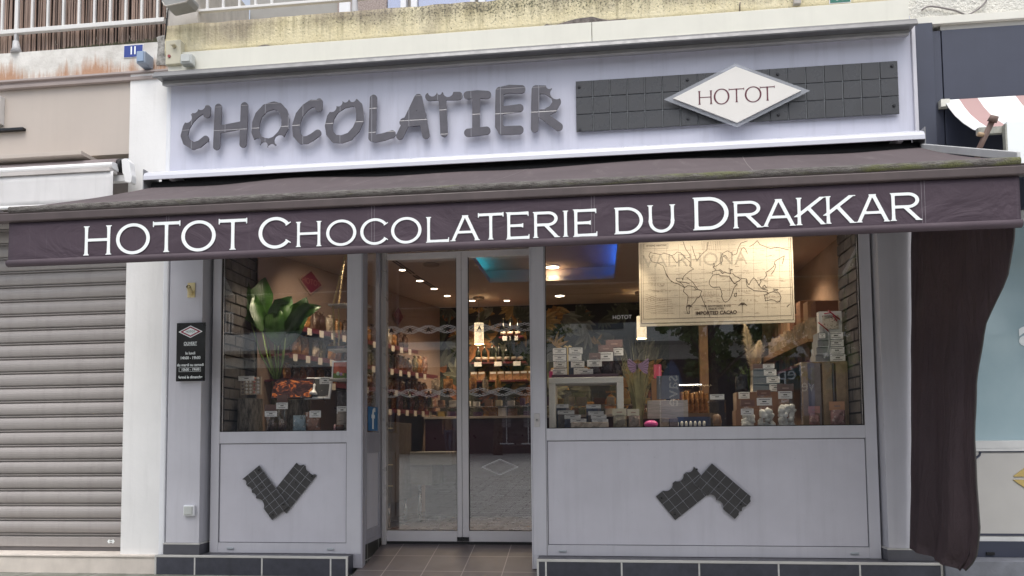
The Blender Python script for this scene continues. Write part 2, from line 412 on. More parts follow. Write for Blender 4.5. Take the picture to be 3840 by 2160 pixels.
# lintel and fascia
bm = BM(); box(bm, -3.42, 2.215, .005, .10, 2.95, 3.50); part('lintel', bm, M_LAV, shop)
bm = BM(); box(bm, -3.738, 2.522, -.115, .1, 3.505, 4.47); part('fascia_panel', bm, M_FASC, shop)
bm = BM(); box(bm, 2.5225, 2.552, -.135, .1, 3.505, 4.40); part('fascia_edge', bm, M_LAV, shop, bevel=.004)
# hood along the top of the fascia: rounded aluminium profile
prof = [(-.1155, 4.385), (-.22, 4.380), (-.258, 4.366), (-.280, 4.340), (-.288, 4.312), (-.284, 4.303), (-.274, 4.304), (-.262, 4.325), (-.166, 4.330), (-.1155, 4.330)]
bm = BM(); prism(bm, prof, -3.81, 2.51)
hood = part('hood', bm, mat('hood_grey', (.175, .175, .18), .4, .3, var=.08, scale=8), shop)
bm = BM(); prism(bm, [(-.1155, 4.329), (-.165, 4.329), (-.172, 4.300), (-.166, 4.288), (-.1155, 4.300)], -3.79, 2.49); part('hood_lip', bm, mat('hood_lip_grey', (.36, .36, .37), .4), hood)
# pale metal band and the stained concrete edge of the balcony
bm = BM(); box(bm, -3.745, .0, -.16, .05, 4.38, 4.585); box(bm, .004, 2.50, -.16, .05, 4.38, 4.585); box(bm, -3.75, 2.50, -.175, -.16, 4.398, 4.412)
band = part('cream_band', bm, mat('cream_sheet_metal', (.70, .69, .61), .5, var=.03, dirt=.08), shop, bevel=.003)
q = NT('stained_concrete'); p = q.pos(); sep = q.n('SeparateXYZ', {0: p})
base = q.mix(q.rng(q.noise(p, 4, 6, .6), .3, .7, 0, 1), (.66, .58, .36), (.74, .67, .47))
topf = q.rng(sep.outputs['Z'], 4.58, 4.86, 0, 1)
st = q.noise(q.scl(p, (11, 11, .6)), 1.5, 6, .7)
stf = q.rng(q.math('ADD', st, q.math('MULTIPLY', topf, .30)), .60, .92, 0, .8)
c = q.mix(stf, base, (.21, .18, .10))
xr = q.rng(sep.outputs['X'], -3.6, -1.0, .1, 1)
speck = q.rng(q.math('ADD', q.noise(p, 55, 4, .75), q.math('MULTIPLY', q.math('MULTIPLY', topf, xr), .17)), .62, .70, 0, .85)
c = q.mix(speck, c, (.07, .075, .05))
big = q.rng(q.math('ADD', q.noise(p, 2.1, 5, .6), q.math('MULTIPLY', topf, .25)), .62, .85, 0, .55)
q.set('Base Color', q.mix(big, c, (.16, .13, .12))); q.set('Roughness', .9); q.bump(q.noise(p, 45, 5), .7, .012)
M_CONC = q.m
def slab_edge(u, v):
    x = -3.80+u*6.24; z = 4.587+v*.273
    y = -.125+.006*noise.noise(Vector((x*6, 1, z*6)))
    if v == 1: z += .010*noise.noise(Vector((x*5, 7, 0)))
    return (x, y, z)
bm = BM(); sheet(bm, slab_edge, 160, 6, thick=.25)
box(bm, -3.80, 2.44, .126, 1.0, 4.60, 4.853)
slab = part('balcony_slab', bm, M_CONC, shop, fix=True)
M_BREAK = mat('broken_concrete', (.16, .14, .13), .95, var=.5, scale=25, bump=1, bscale=60)
A = crop(700, 0, 800/2576)
for pts in ([(800, 597), (850, 568), (900, 548), (960, 541), (1010, 552), (1045, 583)],):
    w = [A(x, y, -.134) for x, y in pts]
    bm = BM(); plate(bm, lambda x, z: sd_poly(x, z, [(a[0], a[2]) for a in w]), w[0][0]-.02, w[-1][0]+.02, w[0][2]-.03, w[0][2]+.12, .008, -.136, -.12)
    part('broken_patch', bm, M_BREAK, shop)
A = crop(2000, 0, 1840/2576)
for pts in ([(45, 142), (70, 126), (110, 134), (190, 108), (230, 98), (310, 88), (350, 98), (400, 106), (490, 98), (485, 110), (380, 120), (260, 128), (150, 138)],):
    w = [A(x, y, -.134) for x, y in pts]
    bm = BM(); plate(bm, lambda x, z: sd_poly(x, z, [(a[0], a[2]) for a in w]), min(a[0] for a in w)-.02, max(a[0] for a in w)+.02, min(a[2] for a in w)-.02, max(a[2] for a in w)+.02, .008, -.136, -.12)
    part('broken_patch', bm, M_BREAK, shop)
# concrete pier beside the balcony
M_PIER = mat('grey_render', (.50, .47, .43), .9, var=.16, scale=5, bump=.5, bscale=30, dirt=.35)
a, b, zz, zt = rect(418, 0, 492, 100, -.11)
bm = BM(); box(bm, a, b, -.11, .9, 4.60, 5.6); box(bm, a+.0, b+.02, -.115, -.11, 4.60, 4.97); part('upper_pier', bm, M_PIER, shop, bevel=.006)
# upper storey behind the balcony
bm = BM(); box(bm, b, -2.58, .92, 1.0, 4.85, 6.4); part('grey_panel', bm, mat('grey_panel_paint', (.34, .33, .31), .7, var=.05), shop)
bm = BM(); box(bm, -2.575, -2.06, .9, 1.0, 4.85, 6.4); part('pebbledash_panel', bm, mat('pebbledash', (.36, .30, .28), .95, var=.35, scale=70, bump=1, bscale=70), shop)
bm = BM(); box(bm, -2.05, 2.45, .98, 1.06, 4.85, 6.4); part('upper_wall', bm, M_PIER, shop)
gl = glass('upper_glass', .35, .95, (.62, .66, .86))
for k, (x0, x1, x2, x3) in enumerate(((857, 885, 1010, 1024), (1036, 1052, 1184, 1196), (1205, 1222, 1350, 1362))):
    X = [ov(t, 10, .93)[0] for t in (x0, x1, x2, x3)]
    bm = BM(); box(bm, X[0], X[1], .88, .97, 4.85, 6.3); box(bm, X[2], X[3], .88, .97, 4.85, 6.3); box(bm, X[1], X[2], .88, .97, 6.2, 6.3)
    uw = part('upper_window', bm, M_WHITE, shop, bevel=.006)
    bm = BM(); box(bm, X[1], X[2], .92, .93, 4.86, 6.2); part('pane', bm, gl, uw)
    bm = BM(); box(bm, X[1], X[2], .955, .96, 4.86, 6.2); part('blind', bm, mat('blue_blind', (.28, .32, .55), .6), uw)

# ---- windows (frame, pane, panel)
M_GLASS = glass('shop_glass', .10, .95)
M_PANEL = mat('panel_paint', (.57, .56, .615), .40, var=.055, scale=2.2, dirt=.14, wavy=.10, scuff=.5)
def window(x0, x1, gx0, gx1, px0, px1, extra=None):
    bm = BM(); zt = 2.95
    box(bm, x0, gx0, 0, .06, .165, zt); box(bm, gx1, x1, 0, .06, .165, zt)           # stiles
    box(bm, gx0, gx1, .002, .06, 1.113, 1.214); box(bm, gx0, gx1, .002, .06, .1655, .252); box(bm, gx0, gx1, .002, .06, 2.90, 2.949)
    if extra: extra(bm)
    w = part('window', bm, M_LAV, shop, bevel=.0025)
    bm = BM(); box(bm, gx0+.001, gx1-.001, .014, .05, .2525, 1.1125); part('panel', bm, M_PANEL, w)
    bm = BM(); t = .006
    for a in ((gx0, gx0+t, 1.2145, 2.8995), (gx1-t, gx1, 1.2145, 2.8995)): box(bm, a[0], a[1], .012, .030, a[2], a[3])
    box(bm, gx0+t, gx1-t, .012, .030, 1.2145, 1.2145+t)
    part('gasket', bm, M_DARK, w)
    bm = BM(); box(bm, gx0+t, gx1-t, .018, .026, 1.2145+t, 2.899); part('pane', bm, M_GLASS, w)
    bm = BM(); s = .004
    for a in ((gx0+.002, gx0+.002+s, .254, 1.111), (gx1-.002-s, gx1-.002, .254, 1.111)): box(bm, a[0], a[1], .0095, .0139, a[2], a[3])
    box(bm, gx0+.007, gx1-.007, .0095, .0139, 1.1065, 1.111); box(bm, gx0+.007, gx1-.007, .0095, .0139, .254, .258)
    part('panel_joint', bm, mat('joint_grey', (.12, .12, .14), .6), w)
    for fx in (px0, px1):
        bm = BM(); box(bm, fx-.032, fx+.032, -.010, -.0005, .196, .214); part('drain_cap', bm, mat('drain_grey', (.40, .43, .46), .4), w, bevel=.006)
    return w
win_l = window(-3.378, -2.004, -3.302, -2.147, ov(580, 1384)[0], ov(832, 1384)[0])
win_r = window(-.545, 2.196, -.424, 2.110, ov(1416, 1389)[0], ov(2150, 1394)[0])
bm = BM(); box(bm, -.433, -.430, -.0015, 0.004, .165, 2.9); part('post_seam', bm, M_DARK, win_r)
bm = BM(); box(bm, -2.018, -2.002, -.006, .075, .048, 2.95); box(bm, -2.10, -2.018, .0, .06, .048, .1645); part('corner_post', bm, M_ALU, shop, bevel=.003)
bm = BM(); box(bm, -.556, -.5455, -.006, .56, .055, 2.95); box(bm, -.5455, -.502, 0, .06, .055, .1645); part('corner_post', bm, M_LAV, shop, bevel=.003)
# button plate beside the door
a, b, z0, z1 = rect(1344, 1040, 1358, 1074, 0)
bm = BM(); box(bm, a, b, -.008, -.0005, z0, z1); bt = part('door_button', bm, M_BRUSH, shop, bevel=.003)
bm = BM(); tube(bm, [((a+b)/2, -.014, (z0+z1)/2), ((a+b)/2, -.0085, (z0+z1)/2)], .011, 14); part('button', bm, M_STEEL, bt)
# ---- side screen of the door recess (glass over a panel)
bm = BM(); X0, X1 = -2.035, -2.0; ya, yb = .078, .535
def zr(y): return .045+.235*(y-0.0)
box(bm, X0, X1, ya, .115, .27, 2.95); box(bm, X0, X1, .47, yb, .27, 2.95); box(bm, X0, X1, .115, .47, 1.02, 1.20); box(bm, X0, X1, .115, .47, .27, .355)
sd_ = part('side_screen', bm, M_ALU, shop, bevel=.002)
bm = BM(); box(bm, X0+.004, X1-.010, .116, .469, .356, 1.019); part('panel', bm, M_PANEL, sd_)
bm = BM(); box(bm, X0+.012, X0+.020, .116, .469, 1.201, 2.949); part('pane', bm, glass('side_glass', .13, .5), sd_)
bm = BM(); box(bm, X0, X1-.002, ya, yb, .03, .235); part('base_tile', bm, tile_mat('recess_tile', (.016, .018, .016), (.35, .35, .33), .33, .6, ox=10.1, oy=10.1, axis='YZ'), sd_)
bm = BM(); box(bm, X0, X1+.002, ya, yb, .2355, .269); part('base_trim', bm, M_ALU, sd_)
M_BLUE = mat('blue_sticker', (.03, .16, .36), .5, var=.02)
yl0, yl1, zl = .17, .40, 1.36
bm = BM(); box(bm, X1-.008, X1-.006, .16, .44, 1.215, 1.43); stk = part('sticker', bm, M_BLUE, sd_)
text('f', .26, (X1-.0055, .30, 1.315), M_WHT, stk, rot=(90, 0, 90), bold=.006, sx=1.3)
# ---- sliding doors
YD = .56
bm = BM(); box(bm, -1.995, -1.955, YD-.03, YD+.05, .17, 2.95); box(bm, -1.995, -.53, YD-.03, YD+.05, 2.90, 2.95)
part('door_frame', bm, M_BRUSH, shop, bevel=.003)
bm = BM(); box(bm, -1.99, -.53, YD+.005, YD+.055, .14, .196); part('threshold', bm, M_DARK, shop)
def door(x0, x1, gx0, gx1):
    bm = BM(); z0 = .198
    box(bm, x0, gx0, YD, YD+.045, z0, 2.89); box(bm, gx1, x1, YD, YD+.045, z0, 2.89)
    box(bm, gx0, gx1, YD+.002, YD+.043, z0, .295); box(bm, gx0, gx1, YD+.002, YD+.043, 2.83, 2.889)
    d = part('door', bm, mat('door_metal', (.60, .58, .60), .35, var=.03), shop, bevel=.003)
    bm = BM(); box(bm, gx0, gx1, YD+.018, YD+.026, .2955, 2.8295); part('pane', bm, M_GLASS, d)
    bm = BM(); t = .005
    box(bm, gx0, gx0+t, YD+.010, YD+.034, .2955, 2.829); box(bm, gx1-t, gx1, YD+.010, YD+.034, .2955, 2.829); box(bm, gx0+t, gx1-t, YD+.010, YD+.034, .2955, .2955+t)
    part('gasket', bm, M_DARK, d)
    return d
gA = [ov(t, 1000, YD)[0] for t in (960, 1149, 1160.5)]; gB = [ov(t, 1000, YD)[0] for t in (1163, 1178, 1350)]
d1 = door(gA[0]-.03, gA[2]+.002, gA[0], gA[1]); d2 = door(gB[0]-.004, gB[2]+.03, gB[1], gB[2])
bm = BM(); box(bm, gA[2]+.0025, gB[0]-.0045, YD+.004, YD+.04, .2, 2.88); part('door_seal', bm, M_DARK, shop)
bm = BM(); box(bm, gA[1]+.0, gA[2]+.002, YD-.012, YD-.001, .205, .24); box(bm, gB[0]-.004, gB[1], YD-.012, YD-.001, .205, .24); part('door_guide', bm, M_DARK, shop)
# printed bands of lattice with the letter A on the door glass
M_ETCH = mat('white_glass_print', (.80, .80, .82), .6)
def lattice(d, xa, xb, ycen, n):
    yy = YD+.0165; bm = BM(); wm = (xb-xa)/n; c0 = ov((960+1350)/2, ycen, YD)[2]; hh = .039
    def seg(x0, z0, x1, z1, w=.0016):
        if max(x0, x1) < xa+.004 or min(x0, x1) > xb-.004: return
        if x0 > x1: x0, z0, x1, z1 = x1, z1, x0, z0
        if x0 < xa+.006: t = (xa+.006-x0)/(x1-x0); x0, z0 = xa+.006, z0+t*(z1-z0)
        if x1 > xb-.006: t = (xb-.006-x0)/(x1-x0); z1 = z0+t*(z1-z0); x1 = xb-.006
        dx, dz = x1-x0, z1-z0; L = math.hypot(dx, dz)
        obox(bm, ((x0+x1)/2, yy, (z0+z1)/2), (dx/2, 0, dz/2), (0, .0006, 0), (-dz/L*w, 0, dx/L*w))
    for k in range(n):
        cx = xa+(k+.5)*wm
        for o in (-.16, 0, .16):
            for sx in (-1, 1):
                for sz in (-1, 1): seg(cx+o*wm+sx*.5*wm, c0, cx+o*wm, c0+sz*hh*(1 if o == 0 else .92))
    st = part('printed_band', bm, M_ETCH, d)
    return [xa+(k+.5)*wm for k in range(n)], c0, st
for d, xa, xb, n in ((d1, gA[0], gA[1], 4), (d2, gB[1], gB[2], 3)):
    for yc in (826, 987):
        xs, c0, st = lattice(d, xa, xb, yc, n)
        for x in xs: text('A', .058, (x, YD+.0135, c0-.004), M_INK, st, bold=.002)
cxd, wd, hd = ov(1257, 1175, YD), .168, .072
bm = BM(); sdd = lambda x, z: np.minimum(np.abs((np.abs(x-cxd[0])/wd+np.abs(z-cxd[2])/hd-1)*.065)-.0022, np.abs((np.abs(x-cxd[0])/wd+np.abs(z-cxd[2])/hd-.86)*.065)-.0014)
plate(bm, sdd, cxd[0]-wd-.01, cxd[0]+wd+.01, cxd[2]-hd-.01, cxd[2]+hd+.01, .004, YD+.0155, YD+.0172); part('printed_diamond', bm, M_ETCH, d2)
# writing on the right window
text('HOTOT', .045, ov(1565, 798, .010), M_ETCH, win_r, width=.155)
q = NT('frosted_film'); q.set('Base Color', (.34, .31, .27, 1)); q.set('Alpha', .30); q.set('Roughness', .8)
text('VALRHONA', .155, ov(1747, 655, .010), q.m, win_r, width=.85, ext=0)
# display decks and brick cheeks inside the windows
M_DECK = mat('display_deck', (.05, .045, .045), .6)
bm = BM(); box(bm, -3.30, -2.045, .062, .62, 1.165, 1.208); part('display_deck', bm, M_DECK, shop)
bm = BM(); box(bm, -.43, 2.11, .062, .70, 1.165, 1.208); part('display_deck', bm, M_DECK, shop)
bm = BM(); box(bm, -3.30, -2.045, .58, .60, .2, 1.164); part('deck_back', bm, M_DECK, shop)
bm = BM(); box(bm, -.43, 2.11, .64, .66, .2, 1.164); part('deck_back', bm, M_DECK, shop)
M_BRICK = mat('grey_brick_slip', (.10, .09, .088), .75, var=.35, scale=9, bump=.5, bscale=60)
def bricks(X, side, y0, y1, z0, z1, name):
    bm = BM(); h, L, g = .098, .19, .016; k = 0; z = z0
    box(bm, *((X-.06, X-.012) if side > 0 else (X+.012, X+.06)), y0, y1, z0, z1, 1)
    rnd = random.Random(5)
    while z < z1-.02:
        y = y0-(L*.5 if k % 2 else 0)
        while y < y1:
            a, b = max(y, y0), min(y+L-g*.5, y1)
            if b-a > .02:
                o = rnd.uniform(-.004, .004)
                if side > 0: box(bm, X-.012, X+o, a, b, z+g, min(z+h, z1))
                else: box(bm, X-o, X+.012, a, b, z+g, min(z+h, z1))
            y += L
        z += h; k += 1
    return part(name, bm, [M_BRICK, M_DARK], shop)
bricks(-3.29, 1, .06, .66, 1.21, 2.95, 'brick_cheek')
bricks(2.10, -1, .06, .50, 1.21, 2.95, 'brick_cheek')

# ================================================================== SIGNS ON THE FASCIA
M_CH1 = choc_mat('chocolate_lettering', .21, .05, .03, col=(.088, .082, .094), line=(.30, .30, .33), lw=.0022, rough=.10)
sgn = thing('chocolatier_sign', 'raised dark letters with bite marks spelling CHOCOLATIER along the fascia', 'sign', tuple(ov(930, 380, -.16)))
LA, LB = crop(660, 300, 740/2576), crop(1360, 300, 800/2576)
LET = [
 (LA, [[(412,380,46),(408,450,44)], [(405,400,48),(340,405,42),(270,450,44),(200,520,43),(140,620,44),(112,730,43),(140,810,44),(232,865,44),(310,838,42),(390,775,40)]], [(335,342,54),(243,382,55),(150,500,62)]),
 (LA, [[(557,360,44),(545,600,42),(533,872,42)], [(897,342,47),(888,600,42),(878,840,43)], [(560,650,46),(880,590,46)]], []),
 (LA, [[(1280,335,46),(1170,368,46),(1085,460,46),(1048,560,46),(1040,680,46),(1078,780,50),(1150,815,52),(1215,825,54),(1290,800,52),(1370,720,48),(1425,620,46),(1432,520,46),(1410,420,46),(1350,352,46),(1280,335,46)]], [(1066,812,50),(1152,860,48),(1248,884,48),(1352,788,68)]),
 (LA, [[(1872,292,44),(1868,372,42)], [(1860,308,42),(1770,312,46),(1690,365,46),(1612,460,46),(1568,600,45),(1580,720,46),(1640,790,46),(1712,786,45),(1780,750,44),(1852,698,43)]], []),
 (LA, [[(2290,302,46),(2195,325,46),(2090,390,46),(2022,490,46),(1996,600,46),(2012,700,46),(2070,770,48),(2165,778,48),(2270,740,48),(2352,650,46),(2402,540,46),(2405,440,45),(2388,340,44),(2345,300,44),(2290,302,46)]], [(2217,257,42),(2310,249,44),(2126,298,52),(2038,362,62)]),
 (LB, [[(133,225,41),(125,450,41),(115,690,41)], [(118,700,44),(165,708,44),(260,690,42),(358,655,42)]], []),
 (LB, [[(670,218,41),(560,450,43),(450,678,41)], [(674,218,41),(720,430,44),(766,668,42)], [(530,520,46),(735,500,46)], [(600,430,52),(720,430,46)], [(650,320,50),(690,320,46)], [(500,515,50),(560,500,50)]], []),
 (LB, [[(805,205,46),(1160,196,45)], [(965,230,42),(985,645,42)]], [(845,150,54),(930,158,26),(1035,150,60)]),
 (LB, [[(1266,186,46),(1385,175,42),(1505,182,46)], [(1372,180,44),(1370,620,43)], [(1275,640,46),(1495,615,46)]], []),
 (LB, [[(1656,136,48),(1650,350,45),(1648,560,45),(1685,612,46)], [(1656,138,46),(1770,112,46),(1918,116,46)], [(1660,372,42),(1895,342,47)], [(1685,614,48),(1892,606,49)]], []),
 (LB, [[(2090,118,48),(2082,350,43),(2078,590,43)], [(2092,118,47),(2220,122,48),(2318,185,48),(2345,270,46),(2300,350,46),(2210,402,46),(2090,412,42)], [(2170,425,38),(2260,490,46),(2368,568,46)]], [(2258,72,42),(2345,158,80)]),
]
for cr, strokes, bites in LET:
    allp = [pt for s_ in strokes for pt in s_]; cx = sum(p_[0] for p_ in allp)/len(allp); cz = sum(p_[1] for p_ in allp)/len(allp)
    YL = -.165; ce = cr(cx, cz, YL); k = (cr(cx+100, cz, YL)[0]-ce[0])/100; kz = (cr(cx, cz-100, YL)[2]-ce[2])/100
    def mp(x, y): w = cr(x, y, YL); return w[0]-ce[0], w[2]-ce[2]
    def sdf(x, z):
        d = np.full_like(x, 9.0)
        for s_ in strokes:
            for (ax, ay, ar), (bx_, by, br_) in zip(s_, s_[1:]):
                (xa, za), (xb, zb) = mp(ax, ay), mp(bx_, by)
                d = np.minimum(d, sd_seg(x, z, xa, za, xb, zb, (ar+br_)/2*(k+kz)/2*1.07))
        for (bx_, by, br_) in bites:
            xb, zb = mp(bx_, by); d = np.maximum(d, br_*(k+kz)/2-np.hypot(x-xb, z-zb))
        return d
    xs = [mp(p_[0], p_[1])[0] for p_ in allp]; zs = [mp(p_[0], p_[1])[1] for p_ in allp]; e = 60*k
    bm = BM(); plate(bm, sdf, min(xs)-e, max(xs)+e, min(zs)-e, max(zs)+e, .0055, -.008, .004)
    for dx, dz in ((xs[0], zs[0]), (xs[-1], zs[-1])): tube(bm, [(dx, .004, dz), (dx, .052, dz)], .006, 8)
    me = bpy.data.meshes.new('letter'); bm.to_mesh(me); bm.free(); me.materials.append(M_CH1)
    o = bpy.data.objects.new('letter', me); COL.objects.link(o); o.parent = sgn
    o.location = Vector(ce)-ORG[sgn.name]

# chocolate tablet panel and the diamond in front of it
YT = -.135; _c = [ov(x_, y_, YT-.012) for x_, y_ in ((1447, 207), (1450, 335), (2259, 149), (2263, 284))]
X0, X1, Z0, Z1 = (_c[0][0]+_c[1][0])/2, (_c[2][0]+_c[3][0])/2, (_c[1][2]+_c[3][2])/2, (_c[0][2]+_c[2][2])/2
tw = (X1-X0)/18; th = (Z1-Z0)/3
tab = thing('tablet_sign', 'long dark chocolate tablet panel of three rows of squares on the right of the fascia', 'sign', ((X0+X1)/2, YT, Z0))
M_TAB = mat('tablet_dark', (.042, .043, .046), .3, var=.08)
bm = BM(); rnd = random.Random(3)
box(bm, X0+.003, X1-.003, YT-.010, YT-.001, Z0+.003, Z1-.003, 1)
for i in range(18):
    for j in range(3):
        a, b, c, d = X0+i*tw+.0028, X0+(i+1)*tw-.0028, Z0+j*th+.0022, Z0+(j+1)*th-.0022; t = rnd.uniform(-.0012, .0012)
        v = box(bm, a, b, YT-.016, YT-.0101, c, d, 0)
        for w in v:
            if w.co.y < YT-.012: w.co.x += .004*(1 if w.co.x < (a+b)/2 else -1); w.co.z += .004*(1 if w.co.z < (c+d)/2 else -1); w.co.y += t*(w.co.x-(a+b)/2)/tw*2
part('tablet', bm, [M_TAB, mat('tablet_groove', (.13, .14, .15), .5)], tab)
for (x, y) in ((1457, 219), (1459, 327), (1729, 201), (1731, 299), (1956, 187), (1958, 289), (2244, 166), (2249, 266)):
    w = ov(x, y, YT-.016); bm = BM(); tube(bm, [(w[0], YT-.026, w[2]), (w[0], YT-.0165, w[2])], [.010, .013], 12); part('bolt', bm, M_BOLT, tab)
YD2 = -.195; _l, _r, _t, _b = (ov(x_, y_, YD2) for x_, y_ in ((1670, 250), (2038, 226), (1848, 159), (1856, 320)))
cx, cz = (_l[0]+_r[0])/2, (_t[2]+_b[2])/2; DW, DH = (_r[0]-_l[0])/2, (_t[2]-_b[2])/2
dia = thing('diamond_sign', 'white diamond plate with burgundy HOTOT lettering mounted over the tablet panel', 'sign', (cx, YD2, cz-.27))
def dmd(w, h): return lambda x, z: (np.abs(x-cx)/w+np.abs(z-cz)/h-1)*min(w, h)*.9
bm = BM(); plate(bm, dmd(DW, DH), cx-.6, cx+.6, cz-.3, cz+.3, .02, YD2, YD2+.008)
q = NT('smoked_acrylic'); q.set('Base Color', (.44, .46, .50, 1)); q.set('Alpha', .55); q.set('Roughness', .12); M_ACR = q.m
part('acrylic_back', bm, M_ACR, dia)
bm = BM(); plate(bm, dmd(DW*.872, DH*.872), cx-.6, cx+.6, cz-.3, cz+.3, .02, YD2-.012, YD2-.0005); part('plate', bm, mat('ivory_plate', (.72, .70, .66), .35, var=.02), dia)
for x in (-.33, .33):
    bm = BM(); tube(bm, [(cx+x, YD2+.0085, cz), (cx+x, YT-.016, cz)], .008, 8); part('spacer', bm, M_STEEL, dia)

# ---- classical capitals with small serifs (units of cap height)
def glyph(ch, w, sw=.122, sh=.098):
    def stem(cx, x, z, z0=0.0, z1=1.0, s0=True, s1=True):
        t = np.clip((z-z0)/(z1-z0), 0, 1); hw = sw/2*(.86+.30*(2*np.abs(t-.5))**4)
        d = np.maximum(np.abs(x-cx)-hw, np.abs(z-(z0+z1)/2)-(z1-z0)/2)
        if s0: d = np.minimum(d, sd_box(x, z, cx, z0+.016, sw*.86, .016))
        if s1: d = np.minimum(d, sd_box(x, z, cx, z1-.016, sw*.86, .016))
        return d
    def arm(x, z, x0, x1, cz, ser=0, down=.0):
        t = np.clip((x-x0)/(x1-x0), 0, 1); hh = sh/2*(.92+.22*t**4)
        d = np.maximum(np.abs(z-cz)-hh, np.abs(x-(x0+x1)/2)-np.abs(x1-x0)/2)
        if ser: d = np.minimum(d, sd_box(x, z, x1-.014, cz+down, .016, .085))
        return d
    def diag(x, z, ax, az, bx_, bz, k=1.0): 
        px, pz, dx, dz = x-ax, z-az, bx_-ax, bz-az; L = math.hypot(dx, dz)
        return np.maximum(np.abs((px*dz-pz*dx)/L)-sw/2*k*.92, np.maximum(-z, z-1))
    def ring(x, z, cx, cz, rx, rz):
        a = np.hypot((x-cx)/rx, (z-cz)/rz)-1; b = np.hypot((x-cx)/(rx-sw), (z-cz)/(rz-sh))-1
        return np.maximum(a*min(rx, rz), -b*min(rx-sw, rz-sh))
    s = sw*.86
    if ch == 'H': return lambda x, z: np.minimum.reduce([stem(s, x, z), stem(w-s, x, z), sd_box(x, z, w/2, .52, w/2-s, sh*.46)])
    if ch == 'O': return lambda x, z: ring(x, z, w/2, .5, w/2, .525)
    if ch == 'T': return lambda x, z: np.minimum.reduce([stem(w/2, x, z, 0, .98, True, False), sd_box(x, z, w/2, .94, w/2-.01, sh*.48), sd_box(x, z, .014, .925, .018, .095), sd_box(x, z, w-.014, .925, .018, .095)])
    if ch == 'L': return lambda x, z: np.minimum.reduce([stem(s, x, z), arm(x, z, s, w, .05, 1, .045)])
    if ch == 'I': return lambda x, z: stem(w/2, x, z)
    if ch == 'E': return lambda x, z: np.minimum.reduce([stem(s, x, z), arm(x, z, s, w*.97, .945, 1, -.03), arm(x, z, s, w*.74, .50, 1), arm(x, z, s, w, .055, 1, .035)])
    if ch == 'C':
        def f(x, z):
            d = ring(x, z, w*.52, .5, w*.52, .525)
            ang = np.arctan2((z-.5)/1.0, (x-w*.52)); cut = .62
            d = np.maximum(d, (cut-np.abs(ang))*.45)
            for sg in (1, -1):
                ex, ez = w*.52+math.cos(cut)*(w*.52-sw/2)*1.04, .5+sg*math.sin(cut)*(.53-sh/2)*1.02
                d = np.minimum(d, sd_seg(x, z, ex-.075, ez-sg*.075*.6, ex+.075, ez+sg*.055, .018))
            return d
        return f
    if ch == 'D':
        def f(x, z):
            rx = w*.56; c0 = w-rx
            a = np.where(x > c0, (np.hypot((x-c0)/rx, (z-.5)/.5)-1)*.5, np.abs(z-.5)-.5)
            b = np.where(x > c0, (np.hypot((x-c0)/(rx-sw), (z-.5)/(.5-sh))-1)*.4, np.abs(z-.5)-.5+sh)
            d = np.maximum(np.maximum(a, -b), s-x)
            return np.minimum.reduce([d, stem(s, x, z), ])
        return f
    if ch == 'U':
        def f(x, z):
            rx, rz, c = (w-2*(s-sw/2))/2, .42, w/2
            low = np.maximum(np.maximum((np.hypot((x-c)/rx, (z-.40)/rz)-1)*.4, -(np.hypot((x-c)/(rx-sw), (z-.40)/(rz-sh))-1)*.4), z-.42)
            return np.minimum.reduce([low, stem(s, x, z, .40, 1, False), stem(w-s, x, z, .40, 1, False)])
        return f
    if ch == 'A':
        return lambda x, z: np.minimum.reduce([diag(x, z, s*.75, 0, w/2-.02, 1), diag(x, z, w-s*.75, 0, w/2+.02, 1, 1.12), np.maximum(sd_box(x, z, w/2, .34, w*.27, sh*.46), 0*x-1),
            sd_box(x, z, w/2, .984, .13, .016), sd_box(x, z, s*.85, .016, s*1.05, .016), sd_box(x, z, w-s*.85, .016, s*1.05, .016)])
    if ch == 'K':
        return lambda x, z: np.minimum.reduce([stem(s, x, z), np.maximum(diag(x, z, s*.8, .36, w-s*1.1, 1), .3-x*0-z), np.maximum(diag(x, z, w*.42, .60, w-s, 0, 1.1), z-.62),
            sd_box(x, z, w-s*1.0, .984, s*1.1, .016), sd_box(x, z, w-s*.85, .016, s*1.1, .016)])
    if ch == 'R':
        def f(x, z):
            rx, cz, rz = w*.36, .72, .28; c0 = w*.93-rx
            a = np.where(x > c0, (np.hypot((x-c0)/rx, (z-cz)/rz)-1)*.28, np.abs(z-cz)-rz)
            b = np.where(x > c0, (np.hypot((x-c0)/(rx-sw), (z-cz)/(rz-sh))-1)*.2, np.abs(z-cz)-rz+sh)
            d = np.maximum(np.maximum(a, -b), s-x)
            return np.minimum.reduce([d, stem(s, x, z), np.maximum(diag(x, z, w*.46, .5, w-s*.9, 0, 1.08), z-.5), sd_box(x, z, w-s*.9, .016, s*1.1, .016)])
        return f
def put_letter(name, ch, x0, x1, z0, z1, y, m, parent, sw=.122, sh=.098, res=.0045, thick=.0015):
    H = z1-z0; g = glyph(ch, (x1-x0)/H, sw, sh)
    bm = BM(); plate(bm, lambda x, z: g((x-x0)/H, (z-z0)/H)*H, x0-.02, x1+.02, z0-.02, z1+.02, res, y, y+thick)
    return part(name, bm, m, parent, fix=False)
M_BURGP = mat('burgundy_print', (.10, .015, .03), .5)
A = crop(2000, 0, 1840/2576)
for ch, l, r, t, b in (('H', 865, 940, 476, 548), ('O', 947, 1030, 467, 546), ('T', 1027, 1107, 463, 536), ('O', 1110, 1198, 455, 535), ('T', 1190, 1268, 452, 528)):
    y = YD2-.0135; a1 = A(l, (t+b)/2, y); a2 = A(r, (t+b)/2, y); a3 = A((l+r)/2, b, y); a4 = A((l+r)/2, t, y)
    put_letter('letter', ch, a1[0], a2[0], a3[2], a4[2], y, M_BURGP, dia, sw=.11, sh=.06, res=.003, thick=.001)

